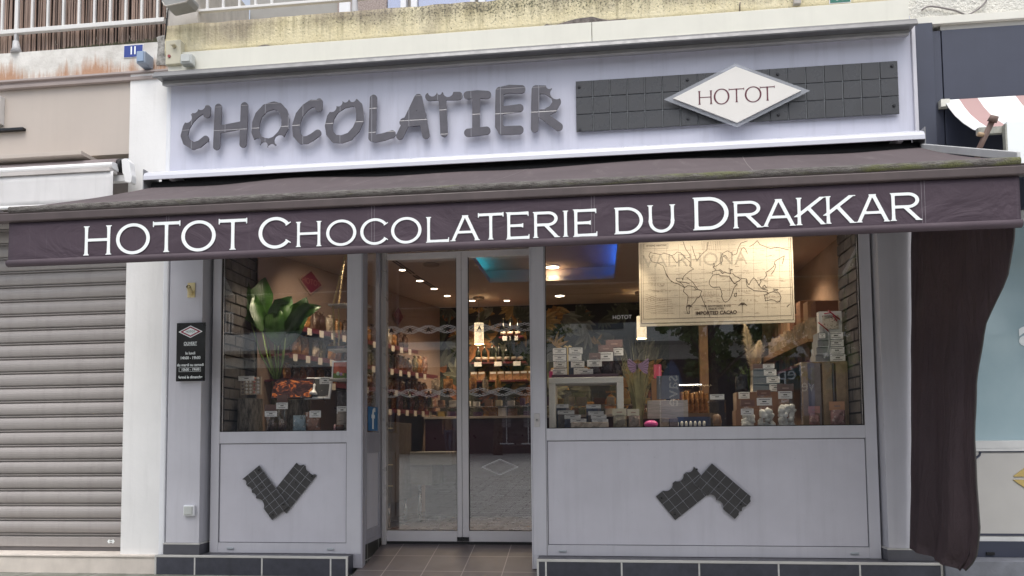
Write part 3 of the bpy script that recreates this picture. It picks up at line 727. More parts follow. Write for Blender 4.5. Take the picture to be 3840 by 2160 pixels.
# ---- broken tablets on the lower panels
def tablet(x, z, u, L, Wd, bites, y, parent, ncol=3, bolts=()):        # (x, z) top centre, u = unit vector down its length
    pitch_ = Wd/ncol; n = L/pitch_
    m = choc_mat('broken_tablet_%d' % len(bpy.data.materials), pitch_, Wd/2, 0.0, col=(.040, .039, .041), line=(.22, .22, .24), lw=.0016, rough=.3)
    def sdf(a, b):
        d = sd_box(a, b, 0, -L/2, Wd/2, L/2)
        for bx_, bz, r in bites: d = np.maximum(d, r-np.hypot(a-bx_, b-bz))
        return d
    bm = BM(); plate(bm, sdf, -Wd/2-.01, Wd/2+.01, -L-.01, .01, .004, -.005, .006)
    me = bpy.data.meshes.new('tablet_piece'); bm.to_mesh(me); bm.free(); me.materials.append(m)
    o = bpy.data.objects.new('tablet_piece', me); COL.objects.link(o); o.parent = parent
    ang = math.atan2(u[0], -u[1])
    o.location = Vector((x, y, z))-ORG[parent.name]; o.rotation_euler = (0, -ang, 0)
    for bx_, bz in bolts:
        bm = BM(); tube(bm, [(0, -.013, 0), (0, -.0052, 0)], [.006, .0085], 10)
        me = bpy.data.meshes.new('bolt'); bm.to_mesh(me); bm.free(); me.materials.append(M_BOLT)
        k = bpy.data.objects.new('bolt', me); COL.objects.link(k); k.parent = o; k.location = (bx_, 0, bz)
YB = .0045
A = crop(860, 1700, 400/1932)
dec = thing('tablet_decor', 'two broken dark chocolate tablets crossed in a V on the left panel', 'wall decoration', tuple(A(800, 1200, YB)))
def fromcrop(A, pt, pb, wl, wr):
    a, b, l, r = (np.array(A(*p_, YB))[[0, 2]] for p_ in (pt, pb, wl, wr))
    L = np.linalg.norm(b-a); return a, (b-a)/L, L, np.linalg.norm(r-l)
a, u, L, Wd = fromcrop(A, (402, 340), (940, 1080), (255, 470), (552, 208))
tablet(a[0], a[1], u, L, Wd, [(-Wd*.56, -L*.07, .028), (-Wd*.60, -L*.25, .035), (-Wd*.58, -L*.40, .030), (-Wd*.66, -L*.60, .062)], YB-.010, dec, bolts=((Wd*.36, -L*.07), (Wd*.33, -L*.90), (-Wd*.33, -L*.93)))
a, u, L, Wd = fromcrop(A, (1420, 262), (905, 905), (1232, 165), (1638, 402))
tablet(a[0], a[1], u, L*1.06, Wd*.92, [(-Wd*.38, .010, .042), (Wd*.05, .018, .040), (-Wd*.60, -L*.06, .035), (Wd*.22, .012, .036)], YB, dec, bolts=((Wd*.33, -L*.08),))
A = crop(2420, 1700, 440/2277)
dec2 = thing('tablet_decor', 'two broken dark chocolate tablets crossed like a roof on the right panel', 'wall decoration', tuple(A(1100, 1250, YB)))
a, u, L, Wd = fromcrop(A, (1165, 330), (1870, 1040), (1285, 190), (935, 590))
a, u, L, Wd = fromcrop(A, (1110, 390), (1835, 1010), (1285, 190), (935, 590))
tablet(a[0], a[1], u, L*1.10, Wd, [(Wd*.50, -L*1.12, .030), (.0, -L*1.13, .026), (-Wd*.52, -L*.48, .040), (-Wd*.60, -L*.66, .055), (-Wd*.20, -L*1.12, .020)], YB-.010, dec2, bolts=((Wd*.05, -L*1.0),))
a, u, L, Wd = fromcrop(A, (1150, 340), (390, 1065), (1042, 187), (1120, 830))
a, u, L, Wd = fromcrop(A, (1130, 480), (390, 1065), (1042, 187), (1300, 560))
Wd *= 1.32
tablet(a[0], a[1], u, L, Wd, [(-Wd*.60, -L*.10, .045), (-Wd*.60, -L*.38, .050), (-Wd*.62, -L*.68, .058)], YB, dec2, bolts=((-Wd*.36, .01-L*.02), (Wd*.34, -L*.93), (-Wd*.34, -L*.93)))

# ================================================================== AWNING
aw = thing('awning', 'long brown fabric awning with a lettered valance over the chocolate shop', 'awning', (-.7, -.12, 2.3))
BY, BZ = -1.56, 2.735                     # front bar
q = NT('awning_fabric'); p = q.pos()
f = q.rng(q.noise(p, 1.6, 5, .6), .3, .7, .86, 1.14)
c = q.n('VectorMath', {0: (.090, .070, .074), 'Scale': f}, operation='SCALE').outputs[0]
sp = q.rng(q.noise(p, 26, 3, .7), .70, .74, 0, .6)
st = q.rng(q.noise(q.scl(p, (5, 1.0, 1)), 2.2, 4, .7), .56, .75, 0, .35)
c = q.mix(st, c, (.20, .17, .17)); q.set('Base Color', q.mix(sp, c, (.36, .34, .33))); q.set('Roughness', .85)
q.bump(q.noise(p, 420, 2), .15, .002); M_FAB = q.m
BX0, BX1 = -4.03, 2.505
def fab(u, v):                                # v: 0 at the roller, 1 at the bar
    xt, xb = -3.78+u*6.26, BX0+.03+u*(BX1-BX0-.06)
    x = xt+(xb-xt)*v; y = -.27+(BY+.02+.27)*v; z = 3.340+(BZ+.028-3.340)*v
    z -= .020*math.sin(math.pi*v)*(1+.3*math.sin(u*9))
    z += (1-v)**3*(.018*noise.noise(Vector((x*1.4, 3, 0)))+.012*math.sin(x*2.1+.5)) + .006*noise.noise(Vector((x*1.1, y*2.5, 5)))
    return (x, y, z)
bm = BM(); sheet(bm, fab, 120, 14); bmesh.ops.recalc_face_normals(bm, faces=bm.faces[:])
part('fabric', bm, M_FAB, aw, fix=False)
bm = BM()
for us in (.085, .335, .52, .79):
    pts = [Vector(fab(us-.02*v, v))+Vector((0, -.001, .0025)) for v in np.linspace(0, 1, 12)]
    for a, b in zip(pts, pts[1:]): quad(bm, a, a+Vector((.005, 0, 0)), b+Vector((.005, 0, 0)), b)
part('seam', bm, mat('fabric_seam', (.21, .18, .18), .8), aw)
# mossy roll over the bar
q = NT('mossy_roll'); p = q.pos(); sep = q.n('SeparateXYZ', {0: p})
n1 = q.noise(q.scl(p, (1, 4, 4)), 1.7, 6, .7); n2 = q.noise(q.scl(p, (1, 8, 8)), 14, 6, .75)
base = q.mix(q.rng(n2, .38, .62, 0, 1), (.070, .058, .056), (.20, .19, .175))
gx = q.math('ADD', q.rng(sep.outputs['X'], -3.2, 2.5, -.13, .07), n1)
q.set('Base Color', q.mix(q.math('MULTIPLY', q.rng(gx, .50, .62, 0, 1), q.rng(n2, .3, .55, .3, .95)), base, (.145, .155, .055)))
q.set('Roughness', .95); q.bump(q.noise(p, 120, 5), 1.0, .01); M_MOSS = q.m
bm = BM(); N = 300; pts = [(BX0+.02+(BX1-.03-BX0)*i/N, BY, BZ) for i in range(N+1)]
rr = [.028+.0035*noise.noise(Vector((p_[0]*7, 0, 0)))+.0014*noise.noise(Vector((p_[0]*31, 2, 0))) for p_ in pts]
tube(bm, pts, rr, 12); part('moss_roll', bm, M_MOSS, aw)
M_BAR = mat('brown_bar', (.075, .056, .056), .5, var=.15, dirt=.25)
bm = BM(); box(bm, BX0-.06, BX1+.10, BY-.028, BY+.03, BZ-.086, BZ-.029); box(bm, BX0-.06, BX1+.10, BY-.018, BY+.03, BZ-.0285, BZ-.012)
bar = part('front_bar', bm, M_BAR, aw, bevel=.008)
for x in (BX0-.07, BX1+.10):
    bm = BM(); box(bm, x, x+.0095, BY-.026, BY+.032, BZ-.088, BZ+.008); part('end_cap', bm, mat('bar_end_grey', (.20, .18, .18), .5), bar, bevel=.003)
# valance
q = NT('valance_fabric'); p = q.pos()
f = q.rng(q.noise(p, 1.3, 4, .6), .3, .7, .9, 1.1)
c = q.n('VectorMath', {0: (.056, .037, .052), 'Scale': f}, operation='SCALE').outputs[0]
st = q.rng(q.noise(q.scl(p, (22, 1, .35)), 1.5, 5, .72), .60, .80, 0, .28)
st2 = q.rng(q.noise(q.scl(p, (60, 1, .6)), 1.2, 3, .6), .70, .76, 0, .25)
c = q.mix(st, c, (.17, .14, .16)); q.set('Base Color', q.mix(st2, c, (.30, .28, .30))); q.set('Roughness', .75); q.bump(q.math('ADD', q.noise(q.scl(p, (1, 1, 1.6)), 2.4, 5, .5, 1.2), q.math('MULTIPLY', q.noise(p, 400, 2), .02)), .55, .05); M_VAL = q.m
VY, VZ1, VZ0 = BY-.005, BZ-.087, 2.338
def val(u, v):
    x = BX0+.015+u*(BX1-BX0-.03); z = VZ1+(VZ0-VZ1)*v
    y = VY+.002*v*noise.noise(Vector((x*.9, 0, v*1.5)))+.001*noise.noise(Vector((x*2.2, 4, v*2)))
    return (x, y, z)
bm = BM(); sheet(bm, val, 150, 8, thick=.002); va = part('valance', bm, M_VAL, aw)
bm = BM(); pts = [Vector(val(i/60, 1))+Vector((0, .002, .026)) for i in range(61)]
tube(bm, pts, .025, 12); part('hem', bm, mat('hem_fabric', (.072, .052, .065), .75, var=.15, scale=3, dirt=.1), va)
bm = BM()
for x in (-2.86, -1.44, -.02, 1.94):
    for dx in (0, .018):
        u = (x+dx-BX0-.015)/(BX1-BX0-.03)
        for v0, v1 in zip(np.linspace(0, 1, 9), np.linspace(0, 1, 9)[1:]):
            a, b = Vector(val(u, v0)), Vector(val(u, v1)); o = Vector((0, -.0012, 0)); w = Vector((.0028, 0, 0))
            quad(bm, a+o, b+o, b+o+w, a+o+w)
part('stitching', bm, mat('stitch_thread', (.19, .17, .19), .7), va)
VAL = [((280, 760), (('H', 105, 445, 279, 632), ('O', 500, 907, 258, 614), ('T', 943, 1272, 226, 596), ('O', 1288, 1702, 222, 580), ('T', 1738, 2080, 194, 568))),
 ((940, 760), (('C', 95, 487, 182, 546), ('H', 545, 856, 226, 530), ('O', 912, 1275, 212, 514), ('C', 1323, 1662, 196, 502), ('O', 1695, 2062, 181, 486), ('L', 2115, 2394, 168, 478))),
 ((1600, 720), (('A', 290, 638, 280, 588), ('T', 620, 928, 252, 574), ('E', 955, 1240, 240, 570), ('R', 1281, 1605, 235, 550), ('I', 1632, 1722, 224, 541), ('E', 1765, 2058, 205, 538))),
 ((2260, 680), (('D', 137, 487, 312, 634), ('U', 540, 880, 283, 612), ('D', 1087, 1520, 188, 584), ('R', 1570, 1930, 236, 562), ('A', 1930, 2324, 213, 542))),
 ((2800, 660), (('K', 595, 960, 256, 588), ('K', 945, 1314, 237, 572), ('A', 1323, 1722, 219, 555), ('R', 1732, 2113, 199, 536)))]
for (x0, y0), ls in VAL:
    A = crop(x0, y0, 800/2576)
    for ch, l, r, t, b in ls:
        y = VY-.0045; a1 = A(l, (t+b)/2, y); a2 = A(r, (t+b)/2, y); a3 = A((l+r)/2, b, y); a4 = A((l+r)/2, t, y)
        put_letter('letter', ch, a1[0], a2[0], a3[2], a4[2], y, M_WHT, va, sw=.125, sh=.105, thick=.0012)
# cassette on the wall: pale lid over a dark gap with the roller
bm = BM(); prof = [(-.118, 3.50), (-.20, 3.488), (-.29, 3.462), (-.335, 3.436), (-.350, 3.405), (-.352, 3.372), (-.344, 3.370), (-.335, 3.40), (-.28, 3.440), (-.118, 3.465)]
prism(bm, prof, -3.835, 2.50); cas = part('cassette', bm, mat('pale_cassette', (.56, .57, .63), .35, var=.03), aw, bevel=.002)
for x in (-3.844, 2.5005):
    bm = BM(); box(bm, x, x+.008, -.34, -.118, 3.22, 3.47); part('end_cap', bm, mat('cassette_end', (.22, .22, .23), .5), cas)
bm = BM(); box(bm, -3.80, 2.49, -.135, -.118, 3.1, 3.46); part('back_plate', bm, M_DARK, cas)
bm = BM(); tube(bm, [(-3.8, -.235, 3.335), (2.48, -.235, 3.335)], .055, 14); part('roller', bm, M_DARK, aw)
for x in (-3.62, 2.32):
    bm = BM(); box(bm, x, x+.035, -.315, -.136, 3.375, 3.436); part('bracket', bm, M_WHITE, aw)
bm = BM(); obox(bm, (2.497, -.93, 3.048), (.010, 0, 0), (.004, -.625, -.278), (0, 0, .027)); part('side_arm', bm, mat('pale_aluminium', (.55, .56, .56), .4), aw, bevel=.004)
for x in (-2.6, 1.3):                         # folding arms under the fabric
    bm = BM(); tube(bm, [(x, -.2, 3.24), (x+.35, -.85, 2.93), (x, BY+.04, BZ-.05)], .024, 10); part('folding_arm', bm, M_BAR, aw)
# side curtain hanging under the right end
q = NT('curtain_fabric'); p = q.pos()
f = q.rng(q.noise(p, 1.7, 4), .3, .7, .85, 1.15)
c = q.n('VectorMath', {0: (.115, .084, .094), 'Scale': f}, operation='SCALE').outputs[0]
q.set('Base Color', q.mix(q.rng(q.noise(p, 2.3, 3), .62, .72, 0, .3), c, (.17, .135, .135))); q.set('Roughness', .8); q.bump(q.math('ADD', q.noise(q.scl(p, (4, 4, .9)), 2.2, 6, .6, .8), q.math('MULTIPLY', q.noise(p, 350, 2), .03)), .7, .06)
def curt(u, v):                               # u from the wall outwards, v from top to bottom
    edge = [(0, -1.50), (.16, -1.46), (.24, -1.36), (.34, -1.08), (.48, -.95), (.66, -.90), (.80, -.905), (.88, -.92), (.96, -.84), (1, -.70)]
    for (a, ya), (b, yb) in zip(edge, edge[1:]):
        if v <= b: ye = ya+(yb-ya)*(v-a)/(b-a); break
    ztop = 3.27-.58*u*(1.50/1.45); zb = .285-.115*u+.03*(u > .9)
    y = -.13+(ye+.13)*u; z = ztop+(zb-ztop)*v
    x = 2.475-.15*v*(1-u)+.02*u
    fold = math.sin(u*15+1.5*math.sin(v*2))*.6+math.sin(u*31+2)*.25
    x += .046*fold*(.35+.65*v)*(1-.3*u)+.010*noise.noise(Vector((u*5, v*9, 2)))
    return (x, y, z)
bm = BM(); sheet(bm, curt, 56, 40); bmesh.ops.solidify(bm, geom=bm.faces[:], thickness=.003)
cu = single('side_curtain', bm, q.m, 'dark brown fabric curtain hanging from the right end of the awning', 'curtain')
bm = BM(); tube(bm, [Vector(curt(1, v))+Vector((0, -.004, 0)) for v in np.linspace(0, 1, 40)], .006, 6); part('bound_edge', bm, mat('curtain_binding', (.05, .045, .045), .7), cu)

# ================================================================== LEFT NEIGHBOUR
lb = thing('left_neighbour_building', 'neighbouring building on the left with a taupe fascia, rust stained wall and balcony', 'building', (-5, 0, 0))
M_TAUPE = mat('taupe_paint', (.50, .44, .39), .55, var=.035, scale=2, dirt=.06)
M_MAUVE = mat('mauve_trim', (.40, .34, .32), .55, var=.05, dirt=.1)
q = NT('rust_stained_render'); p = q.pos(); sep = q.n('SeparateXYZ', {0: p})
base = q.mix(q.rng(q.noise(p, 6, 6, .6), .35, .65, 0, 1), (.56, .54, .50), (.74, .72, .68))
st = q.noise(q.scl(p, (13, 13, 1.2)), 1.3, 6, .75)
low = q.rng(sep.outputs['Z'], 4.52, 4.70, .26, -.12)
xm = q.rng(q.noise(q.scl(p, (1, 0, 0)), 2.1, 2), .35, .6, -.22, .16)
rf = q.rng(q.math('ADD', q.math('ADD', st, low), xm), .58, .86, 0, .9)
c = q.mix(rf, base, (.42, .22, .12))
gr = q.rng(q.noise(p, 18, 6, .75), .60, .72, 0, .5)
q.set('Base Color', q.mix(gr, c, (.40, .38, .36))); q.set('Roughness', .9); q.bump(q.noise(p, 40, 5), .5, .008)
bm = BM(); box(bm, -7.5, -3.803, -.06, 1.0, 4.47, 4.755); part('stained_wall', bm, q.m, lb)
bm = BM(); prism(bm, [(.0, 4.40), (-.095, 4.40), (-.10, 4.425), (-.075, 4.432), (-.075, 4.455), (-.10, 4.462), (-.10, 4.478), (-.06, 4.50), (0, 4.50)], -7.5, -3.752); part('cornice', bm, M_MAUVE, lb)
bm = BM(); box(bm, -7.5, -4.157, -.055, .05, 3.735, 4.399); part('fascia', bm, M_TAUPE, lb, bevel=.003)
bm = BM(); box(bm, -7.5, -4.46, -.29, -.0555, 3.655, 3.690); part('flashing', bm, M_TAUPE, lb, bevel=.003)
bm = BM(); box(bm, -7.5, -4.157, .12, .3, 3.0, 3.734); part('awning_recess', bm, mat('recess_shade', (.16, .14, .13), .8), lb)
bm = BM(); box(bm, -4.185, -4.1565, -.02, .119, .2, 3.734); part('reveal', bm, mat('reveal_grey', (.20, .18, .17), .6), lb)
bm = BM(); box(bm, -7.5, -3.80, -.125, .4, -.02, .138); box(bm, -7.5, -3.80, -.135, .4, .1385, .158); part('stone_step', bm, mat('pale_stone', (.66, .60, .54), .85, var=.10, scale=6, bump=.3, bscale=40, dirt=.12), lb, bevel=.004)
# sign strip cut by the picture edge
a, b, z0, z1 = rect(-60, 245, 4, 314, -.09); bm = BM(); box(bm, a, b, -.11, -.056, z0, z1); part('sign_board', bm, mat('pale_board', (.62, .60, .58), .5), lb)
a, b, z0, z1 = rect(-60, 325, 60, 331, -.08); bm = BM(); box(bm, a, b, -.095, -.056, z0, z1); part('sign_rail', bm, M_BOLT, lb)
# roller shutter
sh = thing('roller_shutter', 'closed warm grey roller shutter of wide ribbed slats over the left neighbour shop', 'shutter', (-5, .1, .16))
q = NT('shutter_paint'); p = q.pos()
f = q.rng(q.noise(q.scl(p, (.25, 1, 9)), 2, 4), .3, .7, .93, 1.07)
q.set('Base Color', q.mix(q.rng(q.noise(q.scl(p, (6, 1, .5)), 1.8, 5, .7), .5, .75, 0, .35), q.n('VectorMath', {0: (.325, .30, .288), 'Scale': f}, operation='SCALE').outputs[0], (.19, .17, .16))); q.bump(q.noise(q.scl(p, (.7, 1, 1.5)), 2.0, 3), .25, .03); q.set('Roughness', .36); M_SHUT = q.m
prof = []; zt = 3.2; zz = .285; ph = .1345
YS = .085
while zz < zt:
    for t, d in ((0, .006), (.035, .020), (.075, .021), (.095, .006), (.115, .001), (.155, .001), (.175, .008), (.185, .021), (.225, .021), (.245, .004), (.30, -.003), (.42, -.009), (.56, -.0125), (.70, -.012), (.84, -.007), (.95, .001)):
        prof.append((YS+d, zz+t*ph))
    zz += ph
poly = prof+[(YS+.05, zz), (YS+.05, .285)]
bm = BM(); prism(bm, poly, -7.5, -4.186); part('slats', bm, M_SHUT, sh)
bm = BM(); box(bm, -7.5, -4.187, .072, .12, .195, .283); part('bottom_rail', bm, M_SHUT, sh, bevel=.004)
bm = BM(); box(bm, -7.5, -4.187, .08, .12, .159, .194); part('floor_seal', bm, mat('seal_grey', (.12, .11, .11), .7), sh)
A = crop(400, 1700, 500/1575)
w = ov(279, 1362, .07); hw = .036
st = BM(); plate(st, lambda x, z: np.minimum(sd_box(x, z, w[0], w[2], hw*.62, .011), np.minimum(sd_poly(x, z, [(w[0]-hw, w[2]), (w[0]-hw*.45, w[2]+.024), (w[0]-hw*.45, w[2]-.024)]), sd_poly(x, z, [(w[0]+hw, w[2]), (w[0]+hw*.45, w[2]-.024), (w[0]+hw*.45, w[2]+.024)]))), w[0]-.05, w[0]+.05, w[2]-.03, w[2]+.03, .002, .0705, .0718)
stk = part('sticker', st, M_WHT, sh, fix=False)
text('EDA', .014, (w[0], .0698, w[2]), M_INK, stk)
# retracted white awning
al = thing('retracted_awning', 'rolled up white awning with a hanging pale valance over the left neighbour shop', 'awning', (-5.2, -.3, 3.1))
YA = -.40
e = ov(268, 425, YA)[0]; zt_ = ov(200, 401, YA)[2]; zb_ = ov(200, 419, YA)[2]
M_AWW = mat('awning_white', (.80, .80, .80), .4, var=.02)
bm = BM(); r = (zt_-zb_)/2; prism(bm, [(YA+.10+r*1.2*math.cos(t), (zt_+zb_)/2+r*math.sin(t)*1.0) for t in np.linspace(math.pi*.5, math.pi*1.5, 9)]+[(YA+.16, zb_), (YA+.16, zt_)], -7.5, e, smooth=False)
fb = part('front_bar', bm, M_AWW, al)
bm = BM(); box(bm, -7.5, e-.005, YA+.045, YA+.15, zb_-.03, zb_-.002); part('bar_lip', bm, mat('lip_grey', (.52, .49, .47), .5), fb)
zv0 = ov(200, 508, YA)[2]; zv = zb_-.031
bm = BM(); sheet(bm, lambda u, v: (-7.5+u*(ov(272, 470, YA)[0]+7.5), YA+.06+.008*math.sin(u*22)*v, zv+(zv0-zv)*v), 40, 5, thick=.003)
part('valance', bm, mat('pale_valance', (.66, .65, .65), .8, var=.07, scale=2.5, dirt=.18), al)
bm = BM(); tube(bm, [(-7.5, YA+.062, zv0), (ov(250, 505, YA)[0], YA+.062, zv0)], .016, 10); part('hem', bm, M_AWW, al)
ye = -.20; c1 = ov(302, 418, ye); bm = BM(); tube(bm, [(-7.5, ye, c1[2]), (c1[0], ye, c1[2])], .065, 16); part('roller', bm, mat('roller_mauve', (.24, .20, .20), .6), al)
bm = BM(); c2 = ov(307, 418, ye); tube(bm, [(c2[0]-.03, ye, c2[2]), (c2[0]+.02, ye, c2[2])], .06, 16); part('roller_cap', bm, M_DARK, al)
A = crop(0, 500, 640/2576)
pts = [A(x, y, ye-.03) for x, y in ((1850, 410), (1890, 388), (1930, 388), (1975, 440), (1985, 560), (2008, 640), (1995, 740), (1970, 752), (1900, 735), (1885, 640), (1865, 600))]
bm = BM(); plate(bm, lambda x, z: sd_poly(x, z, [(p_[0], p_[2]) for p_ in pts]), min(p_[0] for p_ in pts)-.01, max(p_[0] for p_ in pts)+.01, min(p_[2] for p_ in pts)-.01, max(p_[2] for p_ in pts)+.01, .006, ye-.045, ye+.02)
part('side_bracket', bm, M_AWW, al, bevel=.004)
a = A(1650, 675, ye); b = A(1900, 675, ye); z0 = A(1800, 740, ye)[2]; z1 = A(1800, 640, ye)[2]
bm = BM(); box(bm, a[0], b[0], ye-.02, ye+.03, z0, z1); part('arm', bm, M_AWW, al, bevel=.006)
# balcony railing with the reed screen
M_RAIL = mat('pale_rail_paint', (.70, .69, .67), .45, var=.04)
rl = thing('balcony_railing', 'pale metal balcony railing with thin bars on the left neighbour building', 'railing', (-5, 0, 4.76))
zr0, zr1 = 4.935, 4.988
bm = BM(); box(bm, -7.5, -3.86, -.055, -.015, zr0+.012, zr1); part('bottom_rail', bm, M_RAIL, rl, bevel=.004)
A = crop(0, 0, 720/2576)
for k, xx in enumerate((-170, 38, 232, 440, 648, 856, 1065, 1272, 1484, 1692, 1905, 2118)):
    x = A(xx, 100, -.035)[0]; bm = BM(); w = .016 if k == 2 else .010
    box(bm, x-w, x+w, -.045-.0, -.025, zr1-.002, 6.1); part('bar', bm, M_RAIL, rl)
x = A(228, 300, -.035)[0]; bm = BM(); box(bm, x-.012, x+.012, -.05, -.02, 4.86, zr0+.012); tube(bm, [(x+.012, -.045, 4.757), (x+.012, -.045, 4.80), (x, -.04, 4.87)], [.05, .036, .026], 12)
part('post_foot', bm, mat('foot_grey', (.48, .48, .49), .5), rl)
sc = thing('reed_screen', 'brown split reed screen standing behind the left balcony railing', 'screen', (-5, .05, 4.75))
q = NT('reed'); p = q.pos(); r1 = q.noise(q.scl(p, (40, 0, 0)), 1.0, 0)
rp = q.n('ValToRGB', {0: r1}); e = rp.color_ramp
for i, (ps, cc) in enumerate([(.25, (.10, .075, .065)), (.42, (.26, .19, .16)), (.55, (.42, .30, .24)), (.68, (.20, .155, .14)), (.8, (.50, .38, .30))]):
    el = e.elements[i] if i < 2 else e.elements.new(ps); el.position = ps; el.color = (*cc, 1)
n = q.rng(q.noise(q.scl(p, (9, 9, .8)), 4, 4), .3, .7, .75, 1.2)
q.set('Base Color', q.n('VectorMath', {0: rp.outputs[0], 'Scale': n}, operation='SCALE').outputs[0]); q.set('Roughness', .85)
bm = BM(); rnd = random.Random(11); x = -6.4
while x < -3.87:
    w = rnd.uniform(.006, .017); l = rnd.uniform(-.012, .012); y = rnd.uniform(.02, .05); t = rnd.uniform(-.02, .02)
    z1 = 6.1; a, b = Vector((x, y, 4.757)), Vector((x+t, y, z1))
    obox(bm, (a+b)/2, (w/2, 0, 0), (0, w*.35, 0), (b-a)/2); x += w+rnd.uniform(.001, .007)
part('reeds', bm, q.m, sc)
bm = BM(); box(bm, -7.5, -3.86, .075, .085, 4.757, 6.1); part('backing', bm, mat('screen_shade', (.03, .022, .02), .9), sc)
bm = BM(); rnd = random.Random(2)
x0, x1 = A(830, 430, -.03)[0], A(2220, 330, -.03)[0]
for i in range(900):
    x = x0+(x1-x0)*rnd.random(); h = rnd.uniform(.012, .045)*(.5+.7*(x-x0)/(x1-x0)); y = rnd.uniform(-.055, -.005); b_ = rnd.uniform(-.02, .02)
    quad(bm, (x-.004, y, 4.754), (x+.004, y, 4.754), (x+.002+b_, y-.008, 4.755+h), (x-.001+b_, y-.008, 4.755+h))
o = part('moss', bm, mat('moss_green', (.085, .085, .05), .95, var=.3), lb)

# ================================================================== RIGHT NEIGHBOUR
rb = thing('right_neighbour_building', 'neighbouring building on the right with navy panels, rough render and a pale shop window', 'building', (3.2, 0, 0))
M_NAVY = mat('navy_paint', (.042, .048, .075), .45, var=.08, scale=3, dirt=.12)
q = NT('rough_render'); p = q.pos()
q.set('Base Color', q.mix(q.rng(q.noise(p, 3, 5), .35, .65, 0, 1), (.66, .65, .60), (.80, .78, .70))); q.set('Roughness', .95)
q.bump(q.noise(p, 38, 3, .6), 1.0, .03)
bm = BM(); box(bm, 2.556, 6.5, .0, .4, 4.50, 6.5); part('rough_wall', bm, q.m, rb)
M_CRM = mat('cream_trim', (.70, .69, .62), .5, var=.03, dirt=.06)
bm = BM(); box(bm, 2.562, 6.5, -.03, .1, 4.435, 4.499); part('cream_trim', bm, M_CRM, rb, bevel=.003)
bm = BM(); box(bm, 2.80, 6.5, -.0, .1, 4.395, 4.434); part('soffit', bm, mat('soffit_grey', (.42, .41, .38), .6), rb)
bm = BM(); box(bm, 2.556, 2.715, -.06, .2, .16, 4.434); part('navy_pilaster', bm, M_NAVY, rb, bevel=.003)
bm = BM(); box(bm, 2.7155, 2.80, .0, .2, 2.9, 4.394); part('navy_panel', bm, M_NAVY, rb, bevel=.003)
bm = BM(); box(bm, 2.806, 6.5, -.005, .2, 2.9, 4.394); part('navy_panel', bm, M_NAVY, rb, bevel=.003)
bm = BM(); box(bm, 2.80, 2.806, .02, .1, 2.9, 4.39); part('joint', bm, M_DARK, rb)
# shop window and base
bm = BM(); box(bm, 2.7155, 6.5, .02, .1, 1.022, 1.082); box(bm, 2.7155, 2.80, .02, .1, 1.082, 2.9); box(bm, 2.80, 6.5, .02, .1, 2.82, 2.9)
rw = part('shop_window', bm, mat('window_white', (.62, .63, .63), .4), rb, bevel=.003)
q = NT('film_and_reflection_glass'); p = q.pos(); q.set('Base Color', q.mix(q.rng(q.noise(q.scl(p, (1, 1, .6)), 2.2, 4), .35, .65, 0, 1), (.36, .49, .54), (.44, .57, .61))); q.set('Roughness', .04); q.set('Specular IOR Level', .9); q.set('Coat Weight', .6); q.set('Coat Roughness', .01)  # opaque pane: pale film with the street reflection put into its colour
bm = BM(); box(bm, 2.80, 6.5, .05, .058, 1.083, 2.82); part('pane', bm, q.m, rw)
text('a', .30, ov(2592, 838, .045), M_WHT, rw, sx=1.3, bold=.01)
bm = BM(); box(bm, 2.7155, 6.5, .03, .1, .34, 1.0); pn = part('lower_panel', bm, mat('ivory_panel', (.50, .49, .47), .5, var=.03), rb)
bm = BM(); pa = ov(2476, 1140, .03)
box(bm, pa[0]-.03, 6.5, .024, .0295, .990, 1.012); box(bm, 2.7155, 6.5, .024, .0295, .345, .362)
tube(bm, [(pa[0]-.03, .0265, .998), (pa[0]-.036, .0265, .97), (pa[0]-.065, .0265, .945), (pa[0]-.10, .0265, .935)], .009, 6)
part('navy_border', bm, M_NAVY, pn)
g = ov(2546, 1203, .02); bm = BM()
plate(bm, lambda x, z: np.maximum(np.abs(x-g[0]-.16)/.17+np.abs(z-g[2])/.125-1, .012-np.abs(z-g[2]))*.1, g[0]-.05, g[0]+.35, g[2]-.14, g[2]+.14, .006, .022, .0295)
part('gold_diamond', bm, mat('gold_print', (.48, .36, .13), .5), pn)
bm = BM(); box(bm, 2.7155, 6.5, .015, .1, .305, .339); box(bm, 2.7155, 6.5, .02, .1, 1.0005, 1.0215); part('white_sill', bm, mat('window_white', (.62, .63, .63), .4), rb)
bm = BM(); box(bm, 2.7155, 6.5, .0, .1, .185, .304); part('navy_base', bm, M_NAVY, rb)
bm = BM(); a, b, z0, z1 = rect(2481, 1389, 2502, 1396, -.006); box(bm, a, b, -.012, -.0005, z0, z1); part('vent', bm, M_BOLT, rb)
bm = BM(); box(bm, 2.57, 6.5, -.22, .0995, -.02, .183); part('slate_step', bm, mat('blue_slate', (.17, .18, .21), .7, var=.2, scale=8, bump=.4), rb)
